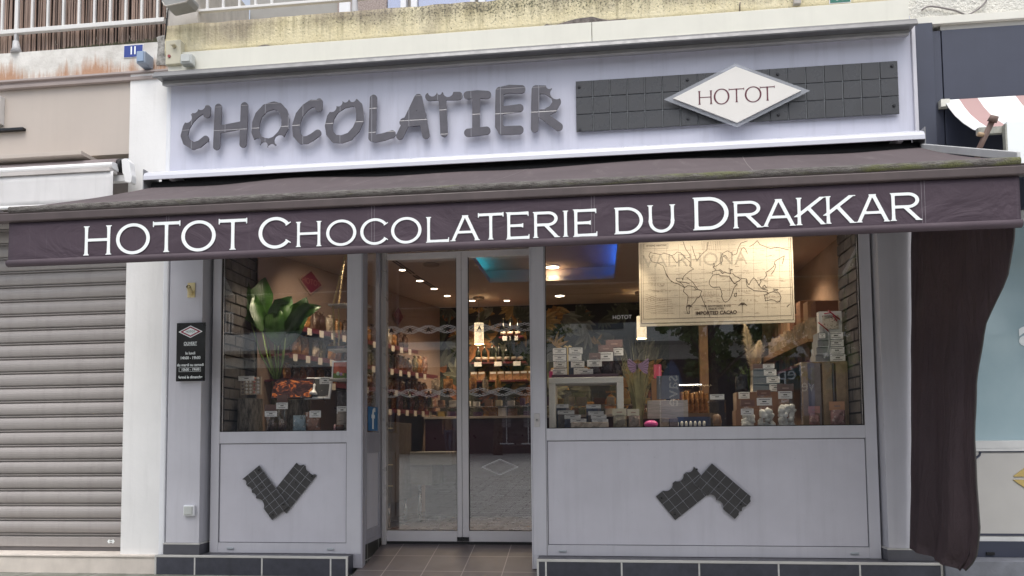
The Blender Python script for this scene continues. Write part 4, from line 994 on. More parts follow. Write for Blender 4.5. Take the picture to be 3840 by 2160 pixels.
# Dutch hood awning with pink stripes
ha = thing('striped_awning', 'white half barrel awning with faded pink stripes on the navy neighbour shop', 'awning', (4, -.4, 3.2))
q = NT('pink_stripes'); p = q.pos(); sep = q.n('SeparateXYZ', {0: p})
f = q.math('FRACT', q.math('DIVIDE', q.math('SUBTRACT', sep.outputs['X'], 2.905), .42)); s_ = q.math('LESS_THAN', f, .33)
q.set('Base Color', q.mix(s_, (.84, .85, .85), (.42, .27, .26))); q.set('Roughness', .6)
XA = 2.79
def hoodp(u, v):
    t = v*math.pi/2
    return (XA+u*3.2, -.03-.90*(1-math.cos(t)), 3.80-.62*math.sin(t)) if v < 1 else (XA+u*3.2, -.93, 3.165)
def hoodp(u, v):
    P_ = [(-.03, 3.805), (-.11, 3.70), (-.20, 3.60), (-.32, 3.49), (-.46, 3.38), (-.62, 3.29), (-.80, 3.225), (-.98, 3.20)]
    k = v*(len(P_)-1); i = min(int(k), len(P_)-2); t = k-i
    return (XA+u*3.2, P_[i][0]+(P_[i+1][0]-P_[i][0])*t, P_[i][1]+(P_[i+1][1]-P_[i][1])*t)
bm = BM(); sheet(bm, hoodp, 30, 21, thick=.004); part('canopy', bm, q.m, ha)
bm = BM(); box(bm, XA-.035, XA+.03, -.06, -.006, 3.74, 3.80); part('wall_clamp', bm, M_CRM, ha)
a = ov(2530, 345, -1.0); bm = BM(); box(bm, a[0], 6, -1.02, -.985, 2.86, 3.20); part('front_board', bm, M_WHT, ha)
bm = BM(); box(bm, a[0]-.16, a[0], -.985, -.95, 3.14, 3.185); box(bm, a[0]-.012, a[0]-.001, -1.02, -.985, 2.86, 3.185); part('board_frame', bm, mat('old_metal', (.34, .34, .30), .6, var=.3, scale=30), ha)
# crank tube of that awning
p0, p1 = ov(2497, 303, -1.10), ov(2462, 376, -1.02)
cr_ = thing('awning_pole', 'slanting brown metal pole with a ring end above the right end of the awning', 'pole', tuple(p1))
bm = BM(); tube(bm, [p1-np.array([0, 0, .12])-(p0-p1)*.4, p1, p0], .018, 12); part('tube', bm, mat('rusty_brown', (.17, .11, .09), .6, var=.2), cr_)
bm = BM(); d = Vector(p0-p1).normalized(); tube(bm, [Vector(p0)-d*.01, Vector(p0)+d*.03], [.030, .026], 14); part('ring', bm, mat('rusty_brown', (.17, .11, .09), .6), cr_)
w = ov(2478, 340, -1.06); bm = BM(); tube(bm, [(w[0]-.045, w[1], w[2]+.01), (w[0], w[1], w[2])], .014, 10); part('stub', bm, mat('pale_wood_stub', (.45, .32, .20), .7), cr_)
# loose cable on the rough render
A = crop(3380, 0, 460/2576)
bm = BM(); tube(bm, [A(x, y, -.022) for x, y in ((430, 215), (470, 180), (540, 142), (640, 134), (780, 150), (960, 185), (1120, 215), (1230, 260), (1330, 305), (1390, 310), (1500, 265), (1620, 190), (1700, 120), (1770, 40), (1790, 0), (1800, -60))], .007, 8)
single('loose_cable', bm, mat('grey_cable', (.25, .23, .22), .6), 'loose grey cable sagging across the rough render on the right', 'cable')

# ================================================================== FIXTURES ON THE WALLS
A = crop(0, 0, 720/2576)
def rr(x0, y0, x1, y1, Y, A=A):
    return A(x0, (y0+y1)/2, Y)[0], A(x1, (y0+y1)/2, Y)[0], A((x0+x1)/2, y1, Y)[2], A((x0+x1)/2, y0, Y)[2]
a, b, z0, z1 = rr(1655, 597, 1918, 768, -.07)
hn = thing('house_number', 'blue enamel house number plate reading 11', 'sign', ((a+b)/2, -.07, z0))
bm = BM(); box(bm, a, b, -.066, -.061, z0, z1); part('rim', bm, M_WHITE, hn, bevel=.004)
bm = BM(); t = .006; box(bm, a+t, b-t, -.0685, -.0665, z0+t, z1-t); part('plate', bm, mat('enamel_blue', (.03, .055, .25), .2), hn)
w = A(1785, 680, -.07); text('11', (z1-z0)*.80, (w[0], -.0692, w[2]), M_WHT, hn, bold=.004, sx=.75)
a, b, z0, z1 = rect(2085, -26, 2140, 9, -.132)
hn2 = thing('house_number', 'green enamel number plate cut off by the top of the picture', 'sign', ((a+b)/2, -.13, z0))
bm = BM(); box(bm, a, b, -.138, -.134, z0, z1); part('rim', bm, M_WHITE, hn2, bevel=.004)
bm = BM(); box(bm, a+t, b-t, -.1405, -.1385, z0+t, z1-t); part('plate', bm, mat('enamel_green', (.02, .14, .10), .2), hn2)
text('13', .10, ((a+b)/2, -.1415, (z0+z1)/2), M_WHT, hn2, bold=.003)
a, b, z0, z1 = rect(1994, -20, 2012, 16, -.13)
bm = BM(); box(bm, a, b, -.17, -.132, z0, z1+.2); single('junction_duct', bm, M_PIER, 'grey cement duct running up the stained balcony edge', 'duct', bevel=.004)
bm = BM(); tube(bm, [ov(1861, 30, -.135), ov(1861, 12, -.150), ov(1862, 6, -.150)], .006, 8); single('rusty_hook', bm, mat('rusty_hook_iron', (.20, .17, .14), .8), 'short rusty iron hook on the stained balcony edge', 'hook')
M_BOXBLUE = mat('junction_blue', (.30, .35, .43), .4); M_BOXGREY = mat('junction_grey', (.52, .54, .52), .4)
def socket(label, box_, Y, depth, m, inset, lid=M_BOXGREY):
    a, b, z0, z1 = box_
    s_ = thing('socket_box', label, 'electrical box', ((a+b)/2, Y, z0))
    bm = BM(); box(bm, a, b, Y-depth, Y-.0005, z0, z1); part('body', bm, m, s_, bevel=.010)
    i = inset; bm = BM(); box(bm, a+i, b-i, Y-depth-.010, Y-depth-.0005, z0+i*1.2, z1-i*.7); part('lid', bm, lid, s_, bevel=.005)
    return s_
socket('blue grey weatherproof box beside the number 11 plate', rr(1855, 705, 1975, 870, -.16), -.0615, .13, M_BOXBLUE, .010, mat('lid_blue', (.27, .36, .50), .4))
socket('small grey weatherproof box right of the beige key switch', rr(2408, 708, 2560, 845, -.25), -.17, .07, M_BOXGREY, .012)
socket('grey square outdoor socket low on the left pilaster', rect(459, 1271, 487, 1299, -.14), -.1005, .035, M_WHITE, .012)
a, b, z0, z1 = rr(2210, 530, 2370, 840, -.2)
ks = thing('key_switch', 'beige shutter key switch box with a red button', 'switch', ((a+b)/2, -.12, z0))
M_BEIGE = mat('beige_plastic', (.55, .52, .40), .45, var=.04)
bm = BM(); box(bm, a, b+.03, -.19, -.1155, z0-.01, z1); part('body', bm, M_BEIGE, ks, bevel=.007)
w = A(2268, 752, -.195); bm = BM(); tube(bm, [(w[0], -.198, w[2]), (w[0], -.1905, w[2])], .0135, 18); part('button', bm, mat('red_button', (.28, .06, .06), .4), ks)
w = A(2335, 615, -.2); bm = BM(); tube(bm, [(w[0], -.225, w[2]), (w[0], -.1905, w[2])], [.014, .018], 14); box(bm, w[0]-.02, w[0]+.028, -.232, -.2255, w[2]-.007, w[2]+.009); part('key', bm, mat('old_brass', (.55, .50, .36), .4, .4), ks, bevel=.002)
bm = BM(); tube(bm, [A(x, y, -.125) for x, y in ((2258, 100), (2240, 230), (2228, 400), (2215, 530))], .006, 8); single('black_cable', bm, M_DARK, 'black cable running down to the beige key switch', 'cable')
for (x, y), lab in (((768, 585), 'leftmost small wire hook on the rust stained wall'), ((1320, 530), 'middle small wire hook on the rust stained wall'), ((1760, 515), 'small wire hook just above the number 11 plate')):
    bm = BM(); tube(bm, [A(x+dx, y+dy, -.061-o) for dx, dy, o in ((15, 12, 0), (-10, 15, .02), (-25, -5, .03), (-22, -35, .03))], .003, 6)
    single('wire_hook', bm, mat('rusty_hook_iron', (.20, .17, .14), .8), lab, 'hook', 'wire hooks on the stained wall')
pts = [A(x, y, -.066) for x, y in ((2100, 500), (2150, 480), (2230, 470), (2235, 880), (2180, 870), (2095, 870), (2112, 700), (2120, 600))]
bm = BM(); plate(bm, lambda x, z: sd_poly(x, z, [(p_[0], p_[2]) for p_ in pts]), min(p_[0] for p_ in pts)-.01, max(p_[0] for p_ in pts)+.01, min(p_[2] for p_ in pts)-.01, max(p_[2] for p_ in pts)+.01, .005, -.067, -.059)
part('cement_patch', bm, mat('rough_cement', (.30, .29, .27), .95, var=.6, scale=28, bump=1, bscale=60), lb, fix=False)
# flood lamp under the top edge
A2 = crop(0, 0, 720/2576); pts = [A2(x, y, -.35) for x, y in ((2160, -60), (2180, 20), (2205, 72), (2235, 82), (2500, 25), (2540, -30), (2540, -80))]
bm = BM(); plate(bm, lambda x, z: sd_poly(x, z, [(p_[0], p_[2]) for p_ in pts]), pts[0][0]-.02, pts[-1][0]+.03, min(p_[2] for p_ in pts)-.02, max(p_[2] for p_ in pts)+.02, .008, -.36, -.20)
fl = single('flood_lamp', bm, mat('flood_grey', (.27, .27, .26), .5), 'grey flood lamp cut off by the top edge above the beige key switch', 'lamp', bevel=.008)
bm = BM(); tube(bm, [Vector(A2(x, y, -.365)) for x, y in ((2178, 20), (2205, 70), (2235, 80), (2500, 23), (2535, -30))], .006, 6); part('rim', bm, M_PIER, fl)
# balcony rail of the chocolate shop building
A = crop(700, 0, 800/2576)
r2 = thing('balcony_railing', 'pale metal balcony railing with thin bars above the stained concrete edge', 'railing', (-2.8, -.05, 4.86))
bm = BM(); box(bm, A(105, 90, -.05)[0], A(1990, 0, -.05)[0]+1.5, -.065, -.03, 5.005, 5.030); part('bottom_rail', bm, M_RAIL, r2, bevel=.004)
for xx in (250, 443, 638, 833, 1028):
    x = A(xx, 30, -.05)[0]; bm = BM(); box(bm, x-.010, x+.010, -.058, -.038, 5.0305, 6.1); part('bar', bm, M_RAIL, r2)
x = A(2030, 100, -.05)[0]; bm = BM(); tube(bm, [(x, -.05, 4.862), (x, -.05, 4.90), (x, -.05, 4.98), (x, -.05, 5.2)], [.034, .030, .026, .026], 14); ball(bm, (x+.055, -.03, 4.872), .032, 2, (1, 1, .6))
part('post_foot', bm, mat('foot_grey', (.48, .48, .49), .5), r2)
# brass flag holder
a, b, z0, z1 = rect(471, 711, 490, 748, -.11)
fh = thing('flag_holder', 'small brass flag holder on the left lavender pilaster', 'flag holder', ((a+b)/2, -.1, z0))
M_BRASS = mat('brass', (.72, .60, .32), .35, .35, var=.05)
bm = BM(); box(bm, a, b, -.108, -.1005, z0, z1); part('plate', bm, M_BRASS, fh, bevel=.002)
w = ov(480, 735, -.11); e_ = ov(474, 721, -.19); bm = BM(); tube(bm, [(w[0], -.109, w[2]-.01), tuple(e_)], [.021, .019], 16, caps=False); tube(bm, [tuple(e_), Vector(e_)+Vector((.004, .02, -.012))], [.012, .010], 12); part('tube', bm, M_BRASS, fh)
# opening hours plaque
A = crop(650, 1190, 140/780); YQ = -.135
a, b, z0, z1 = A(62, 700, YQ)[0], A(664, 700, YQ)[0], A(360, 1335, YQ)[2], A(360, 112, YQ)[2]
pq = thing('hours_plaque', 'black opening hours plaque with a red and white diamond and French text', 'sign', ((a+b)/2, -.1, z0))
bm = BM(); box(bm, a, b, YQ, YQ+.006, z0, z1); part('plate', bm, mat('black_acrylic', (.022, .022, .022), .12, var=.05), pq, bevel=.002)
for x in (a+.022, b-.022):
    for z in (z0+.022, z1-.022):
        bm = BM(); tube(bm, [(x, YQ-.008, z), (x, -.1005, z)], .009, 10); part('spacer', bm, M_BOLT, pq)
w = A(360, 300, YQ); cx, cz = w[0], w[2]; hw, hh = (A(615, 300, YQ)[0]-A(105, 300, YQ)[0])/2, (A(360, 172, YQ)[2]-A(360, 428, YQ)[2])/2
for k, (s_, m_) in enumerate(((1, M_WHT), (.86, mat('sign_red', (.26, .02, .055), .5)), (.62, M_WHT))):
    bm = BM(); plate(bm, lambda x, z: (np.abs(x-cx)/hw/s_+np.abs(z-cz)/hh/s_-1)*.05, cx-hw-.004, cx+hw+.004, cz-hh-.004, cz+hh+.004, .004, YQ-.0008-.0006*k, YQ-.0003-.0006*k); part('diamond', bm, m_, pq)
text('HOTOT', .026, (cx, YQ-.0035, cz), mat('plaque_green', (.08, .18, .16), .5), pq, width=hw*.75)
for body, y, sz, sx in (('OUVERT', 550, .040, 272), ('le lundi', 750, .034, 202), ('14h00 - 19h00', 848, .036, 410), ('du mardi au samedi', 995, .034, 552), ('10h00 - 19h00', 1092, .031, 368), ('fermé le dimanche', 1250, .034, 500)):
    wb = A(357, y, YQ); text(body, sz, (wb[0], YQ-.001, wb[2]), M_WHT, pq, width=A(357+sx/2, y, YQ)[0]-A(357-sx/2, y, YQ)[0], bold=.0005)
bm = BM(); l, r, zz = A(220, 588, YQ)[0], A(495, 588, YQ)[0], A(357, 588, YQ)[2]; box(bm, l, r, YQ-.0012, YQ-.0003, zz-.0012, zz+.0012)
l, r, zb, zt = A(118, 1090, YQ)[0], A(572, 1090, YQ)[0], A(345, 1135, YQ)[2], A(345, 1048, YQ)[2]
for q_ in ((l, r, zb, zb+.002), (l, r, zt-.002, zt), (l, l+.002, zb+.002, zt-.002), (r-.002, r, zb+.002, zt-.002)): box(bm, q_[0], q_[1], YQ-.0012, YQ-.0003, q_[2], q_[3])
part('rule', bm, M_WHT, pq)

# ================================================================== INSIDE THE SHOP
def ray_lw(px, py, off=0.0):                    # where the line of sight meets the slanting left wall (moved off into the room)
    d = (LW1-LW0).normalized(); nrm = Vector((d.y, -d.x)); p0 = LW0+nrm*off
    v = FWD + RGT*(px*K-1920)/F_PX - UPV*(py*K-CY_PX)/F_PX
    s_ = ((p0.x-CAM[0])*nrm.x+(p0.y-CAM[1])*nrm.y)/(v[0]*nrm.x+v[1]*nrm.y)
    P_ = CAM+v*s_; return (Vector((P_[0], P_[1]))-LW0).dot(d), P_[2]
def atz(px, py, Z):
    d = FWD + RGT*(px*K-1920)/F_PX - UPV*(py*K-CY_PX)/F_PX
    return CAM+d*(Z-CAM[2])/d[2]
LDIR = (LW1-LW0).normalized(); LNRM = Vector((LDIR.y, -LDIR.x))

# ---- lamps
M_LAMP = emit('lamp_glow', (1, .86, .66), 8)
M_RING = mat('lamp_ring', (.6, .55, .5), .4)
def ceiling_lamp(px, py, Z, label, r, watt, spot=115):
    w = atz(px, py, Z-.012); l = thing('ceiling_light', label, 'ceiling light', (w[0], w[1], Z-.02), 'ceiling lights')
    bm = BM(); n = 24
    for k in range(n):
        a0, a1 = 2*math.pi*k/n, 2*math.pi*(k+1)/n; c = lambda a, R_, z: (w[0]+R_*math.cos(a), w[1]+R_*math.sin(a), z)
        quad(bm, c(a0, r, Z-.012), c(a1, r, Z-.012), c(a1, r*1.25, Z-.006), c(a0, r*1.25, Z-.006))
        quad(bm, c(a0, r*1.25, Z-.006), c(a1, r*1.25, Z-.006), c(a1, r*1.25, Z), c(a0, r*1.25, Z))
    part('ring', bm, M_RING, l)
    bm = BM(); bm.faces.new([bm.verts.new((w[0]+r*math.cos(2*math.pi*k/n), w[1]-r*math.sin(2*math.pi*k/n), Z-.010)) for k in range(n)]); part('diffuser', bm, M_LAMP, l, fix=False)
    d = bpy.data.lights.new('ceiling_spot', 'SPOT'); d.energy = watt*1.25; d.spot_size = rad(spot); d.spot_blend = .8; d.color = (1, .78, .52); d.shadow_soft_size = .05
    o = bpy.data.objects.new('ceiling_spot', d); COL.objects.link(o); o.parent = l; o.location = (0, 0, -.02)
for (px, py, Z, lab, r, wt) in ((1012, 680, 3.0, 'recessed ceiling light nearest the door on the slanting row', .035, 13), (1056, 707, 3.0, 'second recessed ceiling light of the slanting row', .04, 13),
        (1092, 727, 3.0, 'third recessed ceiling light of the slanting row', .04, 13), (1125, 745, 3.0, 'fourth recessed ceiling light, innermost of the slanting row', .04, 13),
        (1188, 757, 3.0, 'recessed ceiling light just left of the pendant lamp', .04, 24), (1275, 757, 3.0, 'recessed ceiling light above the bottle shelves', .04, 24),
        (1390, 673, 3.17, 'large ceiling light inside the blue lit cove', .075, 20), (1408, 745, 3.0, 'ceiling light behind the blue lit cove', .06, 24), (1680, 826, 3.0, 'ceiling light just under the lower edge of the map', .06, 24)):
    ceiling_lamp(px, py, Z, lab, r, wt)
for x, y, lab, wt, ty in ((-2.95, .22, 'added window spot light above the leafy plant', 26, .25), (-2.35, .40, 'added window spot light above the rope swing', 34, .25), (-.15, .14, 'added window spot light above the white stool', 30, .1), (.22, .16, 'added window spot light above the reeds', 26, (.52, .42, 1.4)), (1.25, .62, 'added window spot light behind the map', 34, -.1), (2.04, .20, 'added window spot light above the wooden crate, turned to the plumes', 60, (1.22, .5, 1.92)), (-2.55, .16, 'added window spot light turned to the left wall', 45, (-2.95, 1.2, 2.45))):  # unseen spots added as fill for the window goods, plumes and left wall
    l = thing('ceiling_light', lab, 'ceiling light', (x, y, 2.93), 'unseen window lights')
    bm = BM(); tube(bm, [(x, y, 2.99), (x, y, 2.91)], [.03, .036], 16); part('housing', bm, M_BOLT, l)
    bm = BM(); tube(bm, [(x, y, 2.909), (x, y, 2.905)], .028, 16); part('diffuser', bm, M_LAMP, l)
    d = bpy.data.lights.new('window_fill_spot', 'SPOT'); d.energy = wt; d.spot_size = rad(58 if isinstance(ty, tuple) else 105); d.spot_blend = 1; d.color = (1, .84, .62); d.shadow_soft_size = .04
    o = bpy.data.objects.new('window_fill_spot', d); COL.objects.link(o); o.parent = l; o.location = (0, 0, -.04)
    o.rotation_euler = (Vector((x, y, 2.89))-Vector(ty)).to_track_quat('Z', 'Y').to_euler() if isinstance(ty, tuple) else (ty, 0, 0)
l = thing('window_lamp_bar', 'unseen slim lamp bar under the window head, shaped to light the map evenly', 'lamp', (1.08, .072, 2.93), 'unseen window lights')  # unseen lamp; bar shape chosen to spread even light over the map
bm = BM(); box(bm, .42, 1.74, .055, .09, 2.925, 2.948); part('housing', bm, M_BOLT, l)
bm = BM(); box(bm, .44, 1.72, .062, .083, 2.921, 2.9245); part('diffuser', bm, M_LAMP, l)
for dx, en in ((-.3, 1.5), (.42, 2.4)):
    d = bpy.data.lights.new('lamp_bar_glow', 'AREA'); d.shape = 'RECTANGLE'; d.size = .6; d.size_y = .02; d.energy = en; d.color = (1, .88, .72); d.spread = rad(120)
    o = bpy.data.objects.new('lamp_bar_glow', d); COL.objects.link(o); o.parent = l; o.location = (dx, .0, -.012); o.rotation_euler = (rad(20), 0, 0)
# blue and teal light strips in the cove
def strip(x0, x1, y0, y1, m_, lab):
    bm = BM(); box(bm, x0, x1, y0, y1, 3.065, 3.085); single('cove_light_strip', bm, m_, lab, 'light strip', 'cove light strips')
CX0, CX1, CY0, CY1 = -1.26, .22, .95, 2.50
M_TEAL, M_BLU = emit('teal_glow', (.02, .40, .60), 5), emit('blue_glow', (.02, .15, 1.0), 9)
strip(CX0-.09, CX0-.06, CY0, CY1, M_TEAL, 'teal light strip along the left side of the ceiling cove')
strip(CX1+.06, CX1+.09, CY0, CY1, M_BLU, 'blue light strip along the right side of the ceiling cove')
# slot vents in the ceiling
for (xa, ya, xb, yb), lab in (((945, 615, 985, 650), 'dark slot vent in the ceiling, nearest the door'), ((990, 655, 1038, 688), 'dark slot vent in the ceiling, second from the door'), ((1043, 693, 1090, 722), 'dark slot vent in the ceiling, third from the door')):
    a, b = atz(xa, ya, 2.998), atz(xb, yb, 2.998); d = Vector(b-a).normalized(); s_ = Vector((d.y, -d.x, 0))
    bm = BM()
    for o_ in (-.018, .018): obox(bm, (Vector(a)+Vector(b))/2+s_*o_, Vector(b-a)/2, s_*.007, (0, 0, .003))
    single('slot_vent', bm, M_DARK, lab, 'vent', 'ceiling slot vents')
w = atz(1085, 665, 2.997); bm = BM(); tube(bm, [(w[0], w[1], 2.985), (w[0], w[1], 2.999)], .085, 20); single('air_diffuser', bm, mat('ceiling_disc', (.30, .24, .20), .7), 'round flat air diffuser in the ceiling', 'vent')
# pendant lamps
q = NT('lattice_shade'); p = q.pos(True)
v_ = q.n('TexVoronoi', {'Vector': p, 'Scale': 52}, feature='DISTANCE_TO_EDGE').outputs['Distance']
k_ = q.rng(v_, .02, .12, .25, 1.0); q.set('Base Color', (.7, .6, .45, 1)); q.set('Emission Color', (1, .80, .50, 1)); q.set('Emission Strength', q.math('MULTIPLY', k_, .9)); M_SHADE = q.m
for px, y0, y1, lab in ((1205, 813, 866, 'glowing lattice pendant lamp hanging behind the middle door stile'), (1614, 796, 852, 'glowing lattice pendant lamp partly hidden by the map')):
    YP_ = 3.35; c = ov(px, (y0+y1)/2, YP_); zb, zt = ov(px, y1, YP_)[2], ov(px, y0, YP_)[2]
    pl_ = thing('pendant_lamp', lab, 'pendant lamp', (c[0], YP_, zb), 'pendant lamps')
    bm = BM(); n = 20
    for k in range(n):
        a0, a1 = 2*math.pi*k/n, 2*math.pi*(k+1)/n; r = .062
        f = [(c[0]+r*math.cos(a), YP_+r*math.sin(a), z) for a, z in ((a0, zb), (a1, zb), (a1, zt), (a0, zt))]; quad(bm, *f)
    part('lamp_shade', bm, M_SHADE, pl_)
    bm = BM(); tube(bm, [(c[0], YP_, zt), (c[0], YP_, 2.97)], .004, 6); part('cord', bm, M_STEEL, pl_)
    bm = BM(); tube(bm, [(c[0], YP_, 2.965), (c[0], YP_, 2.999)], [.07, .08], 18); part('ceiling_cup', bm, mat('cup_bronze', (.18, .13, .10), .4, .6), pl_)
    d = bpy.data.lights.new('pendant_bulb', 'POINT'); d.energy = 5; d.color = (1, .78, .5); d.shadow_soft_size = .05
    o = bpy.data.objects.new('pendant_bulb', d); COL.objects.link(o); o.parent = pl_; o.location = (0, 0, .05)

# ---- cards and bags
INKC = [M_CARD, M_INK]
def card(bm, x0, x1, z0, z1, y, rows=3, lean=0.0):
    box(bm, x0, x1, y-.0015, y, z0, z1, 0); w, h = x1-x0, z1-z0
    for k, (a, b, t) in enumerate(((.12, .88, .035), (.36, .64, .07), (.2, .8, .03))[:rows]):
        z = z1-h*(.2+.28*k); box(bm, x0+w*a, x0+w*b, y-.0022, y-.0016, z-h*t, z+h*t, 1)
def pouch(bm, cx, cy, z0, w, h, t, mi=0, seed=0, nu=10, nv=10, pinch=.35):
    def P_(u, v, s):
        e_ = (1-(2*u-1)**2)**.55*math.sin(math.pi*min(1, .15+.9*(1-v)))**.6
        ww = w*(1-.10*math.sin(math.pi*v)*pinch-.05*v)
        n_ = noise.noise(Vector((u*3.1+seed, v*3.3, s*2+seed*.7)))
        return (cx+(u-.5)*ww, cy+s*t*.5*e_*(1+.5*n_), z0+h*v)
    for s in (-1, 1):
        g = [[bm.verts.new(P_(i/nu, j/nv, s)) for i in range(nu+1)] for j in range(nv+1)]
        for j in range(nv):
            for i in range(nu):
                f = bm.faces.new((g[j][i], g[j][i+1], g[j+1][i+1], g[j+1][i])); f.smooth = True; f.material_index = mi
    bmesh.ops.remove_doubles(bm, verts=bm.verts[:], dist=.0004)
def film(name, col, spk, rough=.18, scale=30, k=.55):
    if name in _mc: return _mc[name]
    q = NT(name); p = q.pos(True)
    v_ = q.n('TexVoronoi', {'Vector': p, 'Scale': scale}); f = q.rng(q.n('SeparateXYZ', {0: v_.outputs['Color']}).outputs['X'], 0, 1, 0, 1)
    q.set('Base Color', q.mix(q.rng(q.noise(p, scale*.8, 3, .7), k, k+.15, 0, 1), q.mix(f, col, tuple(c*.45 for c in col)), spk))
    q.set('Roughness', rough); q.bump(q.math('ADD', q.math('MULTIPLY', v_.outputs['Distance'], .7), q.noise(p, scale*1.6, 3)), .9, .006)
    _mc[name] = q.m; return q.m
F_DARK = film('dark_chocolate_film', (.05, .03, .03), (.16, .13, .13)); F_AMB = film('amber_sweet_film', (.42, .20, .07), (.75, .50, .25)); F_MIX = film('mixed_sweet_film', (.38, .20, .14), (.60, .55, .50), scale=24)
F_BLUE = film('blue_white_film', (.30, .40, .46), (.70, .70, .66), scale=24); F_NOUG = film('pale_nougat_film', (.50, .40, .30), (.72, .64, .52)); F_PINK = film('pink_print_film', (.42, .22, .20), (.62, .52, .46)); F_GREEN = film('green_label_film', (.20, .17, .08), (.50, .38, .20)); F_COCOA = film('cocoa_film', (.12, .07, .055), (.32, .26, .22), scale=20)
DECK = 1.2085
def bag(label, x0, y0, x1, y1, Y, m, t=.05, head=None, lab=None, z=None, group=None, fill=None, tilt=0, name='sweet_bag', cat='bag', pour=None):
    a, b, z0, z1 = rect(x0, y0, x1, y1, Y); z0 = DECK if z is None else z
    g = thing(name, label, cat, ((a+b)/2, Y, z0), group)
    zt = z1; hd = rect(*head, Y) if head else None
    if fill != 'lumps':
        bm = BM(); pouch(bm, (a+b)/2, Y, z0, b-a, (hd[2] if hd else z1)-z0+.004, t, seed=x0*.1+y0); part('pouch', bm, m, g)
    else:
        bm = BM(); rnd = random.Random(int(x0)); top = z0+(z1-z0)*.50; zz = z0+.02; k = 0
        while zz < top:
            for i in range(3): ball(bm, (a+(b-a)*(.2+.3*i)+rnd.uniform(-.012, .012), Y+rnd.uniform(-.014, .008), zz+rnd.uniform(-.008, .010)), rnd.uniform(.023, .031), 2, (1.0, .8, rnd.uniform(.8, 1.25)), 0, .45)
            zz += .036
        part('filling', bm, m, g)
        bm = BM(); pouch(bm, (a+b)/2, Y-.004, z0, (b-a)*1.05, (hd[2] if hd else z1)-z0+.003, .085, seed=x0); part('pouch', bm, glass('clear_film', .07, .6), g)
    if hd: bm = BM(); box(bm, hd[0], hd[1], Y-.008, Y+.006, hd[2], hd[3]); box(bm, hd[0]+(hd[1]-hd[0])*.3, hd[0]+(hd[1]-hd[0])*.7, Y-.0088, Y-.0081, hd[2]+(hd[3]-hd[2])*.38, hd[2]+(hd[3]-hd[2])*.56, 1); part('header_card', bm, [M_BROWNCARD, mat('card_print', (.34, .22, .18), .6)], g)
    if lab:
        c_ = rect(*lab, Y-.05); bm = BM(); card(bm, *c_, Y-.05+.004); part('price_label', bm, INKC, g)
    return g

# ---- shelves along the left wall with bags
M_SHELF = mat('dark_red_shelf', (.10, .018, .025), .4); M_TAG = mat('price_tag_paper', (.62, .56, .48), .6)
def lbox(bm, t0, t1, o0, o1, z0, z1, mi=0):
    c = lwall((t0+t1)/2, (o0+o1)/2, (z0+z1)/2)
    obox(bm, c, tuple((LDIR*(t1-t0)/2))+(0,), tuple((LNRM*(o1-o0)/2))+(0,), (0, 0, (z1-z0)/2), mi)
SHV = ((1.73, .10, 3.0, 'low dark shelf on the left wall'), (1.975, .10, 3.0, 'middle shelf with white price tags on the left wall'), (2.255, .12, 2.5, 'dark red top shelf on the left wall'), (1.50, 1.2, 3.2, 'lowest shelf at the far end of the left wall'))
rnd = random.Random(21)
protos = {}; ords_ = ('first', 'second', 'third', 'fourth', 'fifth', 'sixth')
for si, (z, t0, t1, lab) in enumerate(SHV):
    c = lwall((t0+t1)/2, .15, z); s_ = thing('wall_shelf', lab, 'shelf', tuple(c), 'left wall shelves')
    bm = BM(); lbox(bm, t0, t1, .002, .30, z-.022, z); lbox(bm, t0, t1, .298, .306, z-.045, z+.004); part('board', bm, M_SHELF, s_)
    for k in range(14 if si else 8):
        t = t0+.05+k*(.19 if si else .3)
        if t > t1-.1: break
        bm = BM(); lbox(bm, t, t+.062, .307, .311, z-.072, z-.004); part('price_tag', bm, M_TAG, s_)
    t = t0+.05; k = 0
    seqs = ([F_AMB, F_COCOA, F_AMB, F_MIX], [F_DARK, F_AMB, F_AMB, F_NOUG, F_GREEN, F_AMB, F_MIX], [F_COCOA, F_NOUG, F_AMB, F_COCOA], [F_GREEN, F_AMB, F_PINK, F_GREEN, F_MIX])[si]
    names = {F_AMB.name: 'amber', F_COCOA.name: 'cocoa brown', F_MIX.name: 'mixed colour', F_DARK.name: 'dark', F_NOUG.name: 'pale nougat', F_GREEN.name: 'green labelled', F_PINK.name: 'pink'}
    where = ('low shelf', 'tagged middle shelf', 'dark red top shelf', 'lowest far shelf')[si]
    while t < t1-.12:
        m_ = seqs[k % len(seqs)]; w_, h_ = rnd.uniform(.10, .13), rnd.uniform(.15, .20) if si else .14
        if (m_.name, si) not in protos:
            g = thing('sweet_bag', '%s cellophane sweet bag standing on the %s' % (names[m_.name], where), 'bag', (0, 0, 0), 'bags on the left wall shelves')
            bm = BM(); pouch(bm, 0, 0, 0, w_, h_, .07, seed=k*3.3); part('pouch', bm, m_, g)
            bm = BM(); tube(bm, [(0, 0, h_*.97), (0, 0, h_*1.0), (0, 0, h_*1.16)], [.012, .012, .03], 7); part('tied_top', bm, m_, g)
            protos[(m_.name, si)] = g
        else: g = copy_tree(protos[(m_.name, si)], (0, 0, 0))
        g.location = lwall(t+w_/2, rnd.uniform(.16, .2), z+.002); g.rotation_euler.z = math.atan2(LDIR.y, LDIR.x)+rnd.uniform(-.2, .2); g.scale = (1, 1, rnd.uniform(.9, 1.1))
        t += w_+rnd.uniform(.005, .03); k += 1
